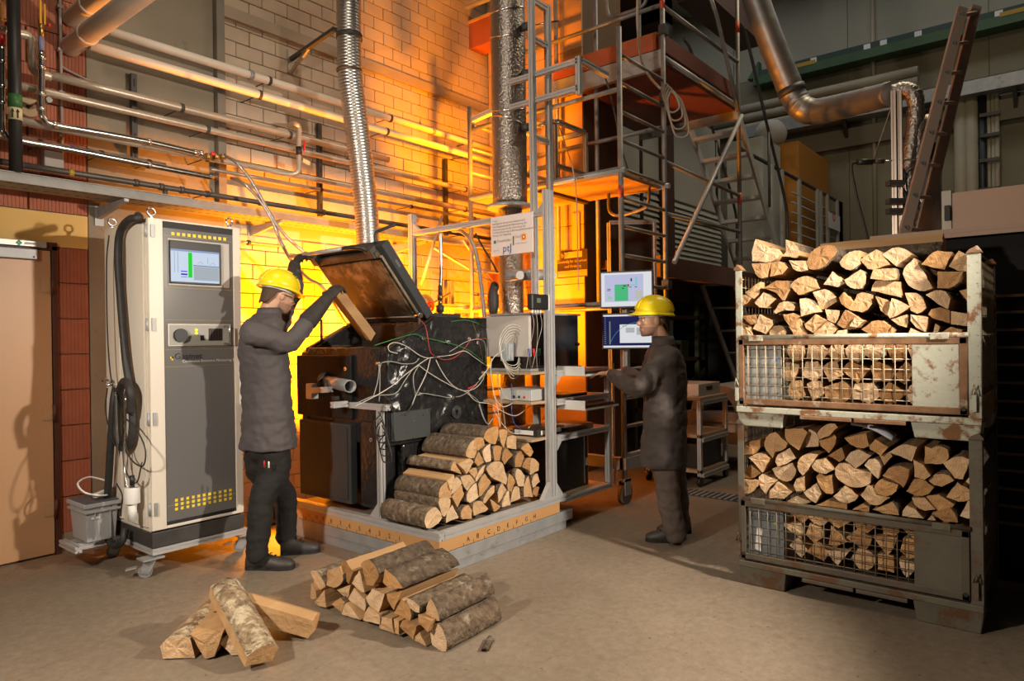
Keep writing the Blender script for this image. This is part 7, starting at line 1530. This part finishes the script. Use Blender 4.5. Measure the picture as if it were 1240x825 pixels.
def face(per, P, hf, hl, hu, hair, helm_tilt=0):
    for s_ in (-1, 1):
        part('eye', MB().ell(P(.087, .031*s_, .113), .0105, 10, 8), eyew, per); part('iris', MB().ell(P(.0955, .031*s_, .113), .0045, 8, 6), eyed, per)
        part('eyebrow', MB().tube([P(.098, .014*s_, .127), P(.096, .032*s_, .132), P(.083, .05*s_, .127)], .0038, 6), hair, per)
    part('lips', MB().tube([P(.098, -.024, .046), P(.108, -.008, .047), P(.109, .008, .047), P(.098, .024, .046)], .0035, 6), lipm, per)
    # hair under the helmet
    mb = MB(); rings = []
    for z, gr in ((.030, .80), (.062, .72), (.085, .66), (.115, .62), (.138, .44), (.17, .40)):
        rings.append([P(-.004, 0, z)+hf*((.1045*math.cos(a)))+hl*(.0800*math.sin(a)) for a in [math.pi*gr+j*(2*math.pi-2*math.pi*gr)/14 for j in range(15)]])
    b0 = len(mb.v)
    for r in rings: mb.v += r
    inner = [[P(0, 0, .1)+(p-P(0, 0, .1))*.93 for p in r] for r in rings]
    b1 = len(mb.v)
    for r in inner: mb.v += r
    for i in range(5):
        for j in range(14):
            for b_, fl in ((b0, 0), (b1, 1)): q = [b_+i*15+j, b_+i*15+j+1, b_+(i+1)*15+j+1, b_+(i+1)*15+j]; mb.face(q[::-1] if fl else q, 0, True)
    for j in range(14): mb.face([b0+j, b1+j, b1+j+1, b0+j+1]); mb.face([b0+75+j, b0+76+j, b1+76+j, b1+75+j])
    for i in range(5):
        for j in (0, 14): mb.face([b0+i*15+j, b0+(i+1)*15+j, b1+(i+1)*15+j, b1+i*15+j])
    part('hair', mb, hair, per)
    # helmet: dome, brim with visor, headband
    c0 = helm_tilt
    def H(f, l, z): return P(f*math.cos(c0)-(z-.15)*math.sin(c0), l, .15+(z-.15)*math.cos(c0)+f*math.sin(c0))
    mb = MB(); rings = []
    for t in (0, .18, .36, .54, .70, .84, .94, 1.0):
        a = t*math.pi/2; r_ = math.cos(a)**.8 if t < 1 else .02; z = .150+.135*math.sin(a)
        rings.append([H(-.004+.138*r_*math.cos(2*math.pi*j/28), .112*r_*math.sin(2*math.pi*j/28), z) for j in range(28)])
    mb.loft(rings)
    hm = part('hard_hat', mb, helm, per, label='glossy yellow safety helmet')
    mb = MB(); rg_ = []
    for dz, ex in ((.012, 0), (.004, .5), (-.002, 1), (-.006, 1), (-.004, .3), (-.006, -.05)):
        rg_.append([H(-.004+(.138+ex*(.012+.040*max(0, math.cos(2*math.pi*j/28))**2))*math.cos(2*math.pi*j/28), (.112+ex*.010)*math.sin(2*math.pi*j/28), .152+dz-.012*max(0, ex)*max(0, math.cos(2*math.pi*j/28))) for j in range(28)])
    mb.loft(rg_, caps=False); part('brim', mb, helm, hm)
    mb = MB()
    for s_ in (-.028, .0, .028): mb.tube([H(-.004+.139*math.cos(a)**.8 if a < math.pi/2 else -.004-.139*abs(math.cos(a))**.8, s_*1.0, .150+.1365*math.sin(a)*math.sqrt(max(0, 1-(s_/.11)**2))) for a in [math.pi*(.08+.84*k/16) for k in range(17)]], .0045, 6)
    part('ridge', mb, helm, hm)
    for k in range(6): a = .95+.12*(k % 3); s_ = -.045-.018*(k//3) ; q = H(-.004+.138*math.cos(a)**.8*.96, s_, .150+.137*math.sin(a)*.90); part('vent_hole', MB().ell(q, .005, 8, 6), blk, hm)
    mb = MB(); mb.loft([[P(-.004, 0, z)+hf*(.112*math.cos(a))+hl*(.090*math.sin(a)) for a in [2*math.pi*j/24 for j in range(24)]] for z in (.135, .16)], caps=False); part('headband', mb, whitep, hm)
def shoe(per, heel, toe, mat, solem, h=.10):
    heel, toe = V(heel), V(toe); d = toe-heel; L_ = d.length; d.normalize(); s_ = V((-d.y, d.x, 0))
    mb = MB(); rg_ = []
    for t, w, hh in ((0, .030, .075), (.04, .036, .095), (.18, .040, .115), (.38, .041, .10), (.55, .046, .075), (.75, .050, .062), (.92, .040, .05), (1.0, .018, .035)):
        c = heel+d*(t*L_); rg_.append([c+s_*w*x+V((0, 0, .012+z*hh)) for x, z in ((-1, 0), (-1, .45), (-.75, .85), (0, 1), (.75, .85), (1, .45), (1, 0))])
    mb.loft(rg_); o = part('shoe', mb, mat, per, bev=0)
    mb = MB(); n = 10; out = [(0, .032), (.08, .040), (.3, .040), (.5, .044), (.75, .052), (.92, .044), (1.01, .018)]
    pl_ = [heel+d*(t*L_)+s_*w+V((0, 0, .001)) for t, w in out]+[heel+d*(t*L_)-s_*w+V((0, 0, .001)) for t, w in out[::-1]]; mb.prism(pl_, (0, 0, .022)); part('sole', mb, solem, o)
    lc = MB()
    for k in range(3): c = heel+d*L_*(.42+.09*k)+V((0, 0, .108-.014*k)); lc.tube([c-s_*.028, c+V((0, 0, .008)), c+s_*.028], .0035, 6)
    part('laces', lc, blackp, o); return o
coatm = M('dark_grey_coat', (.062, .054, .056), .8, 0, (.080, .070, .072), 6, bump=.25, bscale=90)
coatr = M('charcoal_coat', (.050, .040, .036), .8, 0, (.066, .053, .047), 6, bump=.25, bscale=90)
trl = M('black_trousers', (.008, .007, .0065), .85, 0, (.014, .012, .011), 12, bump=.3, bscale=70); trr = M('grey_brown_trousers', (.085, .062, .052), .85, 0, (.11, .082, .070), 8, bump=.3, bscale=70)
shoem = M('dark_shoe_leather', (.030, .026, .024), .55, 0, (.045, .040, .036), 20); solm = M('black_sole', (.012, .011, .011), .7); glovem = M('dark_work_glove', (.020, .016, .014), .8, 0, (.036, .030, .026), 25, bump=.6, bscale=60)
def stubble(o, orig, hf, hu):
    me = o.data; me.materials.append(stub); base = WORLD[o.name]
    for p in me.polygons:
        q = p.center+base-orig; z = q.dot(hu); f = q.dot(hf)
        if -.03 < z < .066 and f > -.005 and not (.036 < z < .058 and f > .088): p.material_index = 1
    o.data.update()
# ------------------------------------------------------------------ worker at the furnace
def person(label): return thing('person', label, 'person', (0, 0, 0))
f, l = V((.985, -.10, 0)).normalized(), None; l = V((-f.y, f.x, 0)); up = V((0, 0, 1))
YW = 4.12
pel = at_y(324, 540, YW); chest = at_y(318, 428, YW); nb = at_y(325, 380, YW)
hA_, hB_ = pel-l*.09-up*.05, pel+l*.09-up*.05
kA, kB = at_y(318, 604, YW-.10), at_y(344, 600, YW+.12)
aA, aB = at_y(311, 668, YW-.10), at_y(347, 652, YW+.10)
sA, sB = at_y(307, 403, YW-.19), at_y(333, 393, YW+.19)
eA, eB = at_y(351, 414, YW-.26), at_y(356, 352, YW+.24)
HB = V((2.985, 4.46, 2.085))               # left hand grips the lid handle
wB = HB+V((-.06, -.03, -.075)); HA = at_y(404, 352, 3.86); wA = HA+V((-.06, -.0, -.065))
tl_ = math.radians(-16); hf = (f*math.cos(tl_)+up*math.sin(tl_)); hl = l; hu = hf.cross(hl).normalized()
if hu.z < 0: hu = -hu
ho = at_y(341, 372, YW-.02)-up*.0+V((-.06, 0, -.03)) # chin origin
gnd = at_z(318, 690, 0)
pl = MB(); P = head(pl, ho, hf, hl, hu)
limb(pl, [P(-.01, 0, .06), nb+up*.02, chest+up*.1], [.055, .058, .07]); limb(pl, [chest+up*.1, chest-up*.1, pel], [.11, .11, .12])
limb(pl, [sA, eA, wA], [.045, .04, .028]); limb(pl, [sB, eB, wB], [.045, .04, .028]); limb(pl, [chest+up*.08, sA], [.06, .045]); limb(pl, [chest+up*.08, sB], [.06, .045])
limb(pl, [pel, hA_, kA, aA], [.06, .055, .045, .04]); limb(pl, [pel, hB_, kB, aB], [.06, .055, .045, .04])
me = fuse(pl, 'person', [skin], .007, 3); og = V((gnd.x, gnd.y, 0)); me.transform(Matrix.Translation(-og)); per = put('person', me, og)
per['label'] = 'worker in dark grey coat and yellow helmet loading the furnace'; per['category'] = 'person'
stubble(per, ho, hf, hu); face(per, P, hf, hl, hu, hairb, math.radians(4))
mb = MB(); H0 = at_y(325, 541, YW)
rows = [(543, 325, .172, .222), (515, 325, .158, .210), (480, 323, .145, .198), (450, 321, .145, .20), (425, 319, .145, .205), (405, 319, .135, .205), (392, 320, .115, .185), (385, 322, .09, .14), (379, 325, .070, .085), (375, 327, .062, .070)]
mb.loft([ering(at_y(u, v, YW), f, a, l, b, 24) for v, u, a, b in rows]); limb(mb, [sA+V((.02, .03, 0)), sA.lerp(eA, .5), eA, eA.lerp(wA, .75)], [.085, .074, .066, .052]); limb(mb, [sB+V((.0, -.03, 0)), sB.lerp(eB, .5), eB, eB.lerp(wB, .7)], [.085, .072, .063, .05])
fpart('coat', mb, coatm, per, .011, 5, 'knee-length dark grey work coat', .011, 3)
mb = MB(); mb.loft([ering(at_y(325+x, v, YW-.005), f, a, l, b, 20) for v, x, a, b in ((384, 0, .080, .095), (378, 1, .080, .088), (373, 1, .072, .080), (378, 1, .064, .07))], caps=False); part('collar', mb, coatm, per)
mb = MB(); limb(mb, [hA_+up*.08, hA_-up*.12, kA, aA-up*.01], [.10, .10, .082, .068]); limb(mb, [hB_+up*.08, hB_-up*.12, kB, aB-up*.0], [.10, .10, .08, .068]); mb.ell(pel-up*.02, (.13, .17, .10), ax=(f, l, up)); fpart('trousers', mb, trl, per, .012, 4, 'black work trousers', .010, 9)
for u, v, mt_ in ((320, 562, redpl), (325.5, 563, wht)): q = at_y(u, v, YW-.195); part('pen', MB().cyl(q-up*.02, q+up*.02, .005, 8), mt_, per)
shoe(per, V((at_z(299, 689, 0).x, at_z(299, 689, 0).y, 0)), V((at_z(356, 689, 0).x, at_z(356, 689, 0).y, 0)), shoem, solm); shoe(per, V((at_z(343, 671, 0).x-.02, at_z(343, 671, 0).y, 0)), V((at_z(387, 668, 0).x, at_z(387, 668, 0).y, 0)), shoem, solm)
# gloves
ldir = at_y(450, 405, 3.95)-at_y(402, 350, 3.92); ldir.normalize()
mb = MB(); hand(mb, wA, (HA-wA), (.35, .25, -.85), (.2, .6, .3), (.75, .8, .8, .8), sc=1.32); limb(mb, [eA.lerp(wA, .5), wA], [.064, .044]); fpart('glove', mb, glovem, per, .006, 2, 'dark leather work glove holding the log')
mb = MB(); hand(mb, wB, (HB-wB), (1.0, .0, -.3), (0, -1, 0), (1.0, 1.0, 1.0, 1.0), sc=1.32); limb(mb, [eB.lerp(wB, .45), wB], [.062, .044]); fpart('glove', mb, glovem, per, .006, 2, 'dark leather work glove gripping the lid handle')
# glasses
gl_ = MB()
for s_ in (-1, 1): c = P(.108, .031*s_, .108); gl_.tube([c+hl*.024*math.cos(t)+hu*.017*math.sin(t) for t in [k*math.pi/8 for k in range(17)]], .0025, 6, caps=False); gl_.tube([P(.104, .056*s_, .112), P(.05, .076*s_, .115), P(-.01, .079*s_, .112)], .0025, 6)
gl_.tube([P(.108, -.008, .112), P(.112, 0, .115), P(.108, .008, .112)], .002, 6); part('glasses', gl_, blackp, per, label='thin dark-framed glasses')
# the split log in his hand
c0 = HA+V((.025, -.01, -.01)); lg0 = HA+V((.035, .05, .0))+ldir*.0; lg1 = at_y(446, 408, 4.0)
pw = splitx; dd = (lg1-lg0).normalized(); xx_ = dd.cross(V((0, 1, 0))).normalized(); yy_ = xx_.cross(dd)
mbl, pith = log_mesh([lg0+xx_*a+yy_*b for a, b in ((-.035, -.05), (.04, -.045), (.045, .03), (-.02, .05))], lg1-lg0, 'X', seed=77, nobark=True)
o = part('firewood_log', mbl, [EX, bark, splitx], None, 'pale split log held over the furnace opening by the worker', origin=lg0); o['category'] = 'log'
# ------------------------------------------------------------------ worker at the computer
f = V((-.30, .954, 0)).normalized(); l = V((-f.y, f.x, 0)); DR = 4.88
def R(u, v, d=DR): return at_d(u, v, d)
hf = V((-.72, .69, -.04)).normalized(); hl = V((-hf.y, hf.x, 0)).normalized(); hu = hf.cross(hl); 
if hu.z < 0: hu = -hu
ho = R(786, 407)+V((.028, -.03, 0))
pel = R(808, 545); chest = R(806, 450); nb = R(802, 412)
sA, sB = R(808, 434, DR-.14), R(797, 430, DR+.20)
wA = at_y(738, 452, 2.76)+V((0, 0, .0)); HA = wA+V((-.03, .09, -.005)); eA = R(772, 470, DR-.16)
wB = at_y(757, 449, 2.80); HB = wB+V((-.05, .08, -.005)); eB = R(781, 462, DR+.24)
aA, aB = R(818, 645, DR-.06), R(824, 636, DR+.12); aA.z = .10; aB.z = .10
kA, kB = R(810, 605, DR-.07), R(820, 603, DR+.10); hA_, hB_ = R(807, 552, DR-.07), R(813, 552, DR+.10)
pl = MB(); P = head(pl, ho, hf, hl, hu)
limb(pl, [P(-.012, 0, .06), nb+up*.0, chest+up*.1], [.054, .056, .07]); limb(pl, [chest+up*.1, chest-up*.1, pel], [.10, .10, .12])
limb(pl, [sA, eA, wA], [.045, .04, .027]); limb(pl, [sB, eB, wB], [.045, .04, .027]); limb(pl, [chest+up*.08, sA], [.06, .045]); limb(pl, [chest+up*.08, sB], [.06, .045])
limb(pl, [pel, hA_, kA, aA], [.06, .055, .045, .04]); limb(pl, [pel, hB_, kB, aB], [.06, .055, .045, .04])
hand(pl, wA, HA-wA, (0, .1, -1), (.9, .2, 0), (.35, .32, .32, .36), thumb_in=.1); hand(pl, wB, HB-wB, (0, .1, -1), (-.9, .2, 0), (.35, .32, .32, .36), thumb_in=.1)
me = fuse(pl, 'person', [skin], .006, 3); gnd = at_z(812, 655, 0); og = V((gnd.x, gnd.y, 0)); me.transform(Matrix.Translation(-og)); per = put('person', me, og)
per['label'] = 'bearded worker in long charcoal coat and yellow helmet typing at the keyboard'; per['category'] = 'person'
stubble(per, ho, hf, hu); face(per, P, hf, hl, hu, hairm, math.radians(6))
mb = MB(); rows = [(564, 803, .165, .20), (540, 804, .160, .198), (505, 805, .150, .195), (475, 806, .145, .20), (450, 806, .145, .205), (435, 806, .125, .20), (426, 805, .10, .165), (419, 804, .080, .11), (414, 804, .068, .078), (411, 803, .060, .068)]
mb.loft([ering(R(u, v), f, a, l, b, 24) for v, u, a, b in rows]); limb(mb, [sA-l*.03, sA.lerp(eA, .5), eA, eA.lerp(wA, .86)], [.088, .078, .068, .052]); limb(mb, [sB+l*.03, sB.lerp(eB, .5), eB, eB.lerp(wB, .88)], [.088, .074, .064, .05])
fpart('coat', mb, coatr, per, .011, 5, 'long charcoal work coat', .011, 5)
mb = MB(); mb.loft([ering(R(801+x, v), f, a, l, b, 20) for v, x, a, b in ((418, 3, .082, .094), (412, 2, .080, .088), (407, 2, .072, .078), (412, 2, .064, .068))], caps=False); part('collar', mb, coatr, per)
mb = MB(); limb(mb, [hA_+up*.08, hA_, kA, aA-up*.02], [.10, .093, .080, .078]); limb(mb, [hB_+up*.08, hB_, kB, aB-up*.02], [.10, .093, .080, .076]); mb.ell(pel-up*.02, (.13, .16, .12), ax=(f, l, up)); fpart('trousers', mb, trr, per, .012, 4, 'loose grey-brown trousers', .011, 6)
ta, hlA = at_z(782, 655, 0), at_z(826, 657, 0); shoe(per, V((hlA.x, hlA.y, 0)), V((ta.x, ta.y, 0)), shoem, solm); tb2, hlB = at_z(796, 646, 0), at_z(836, 645, 0); shoe(per, V((hlB.x, hlB.y, 0)), V((tb2.x, tb2.y, 0)), shoem, solm)
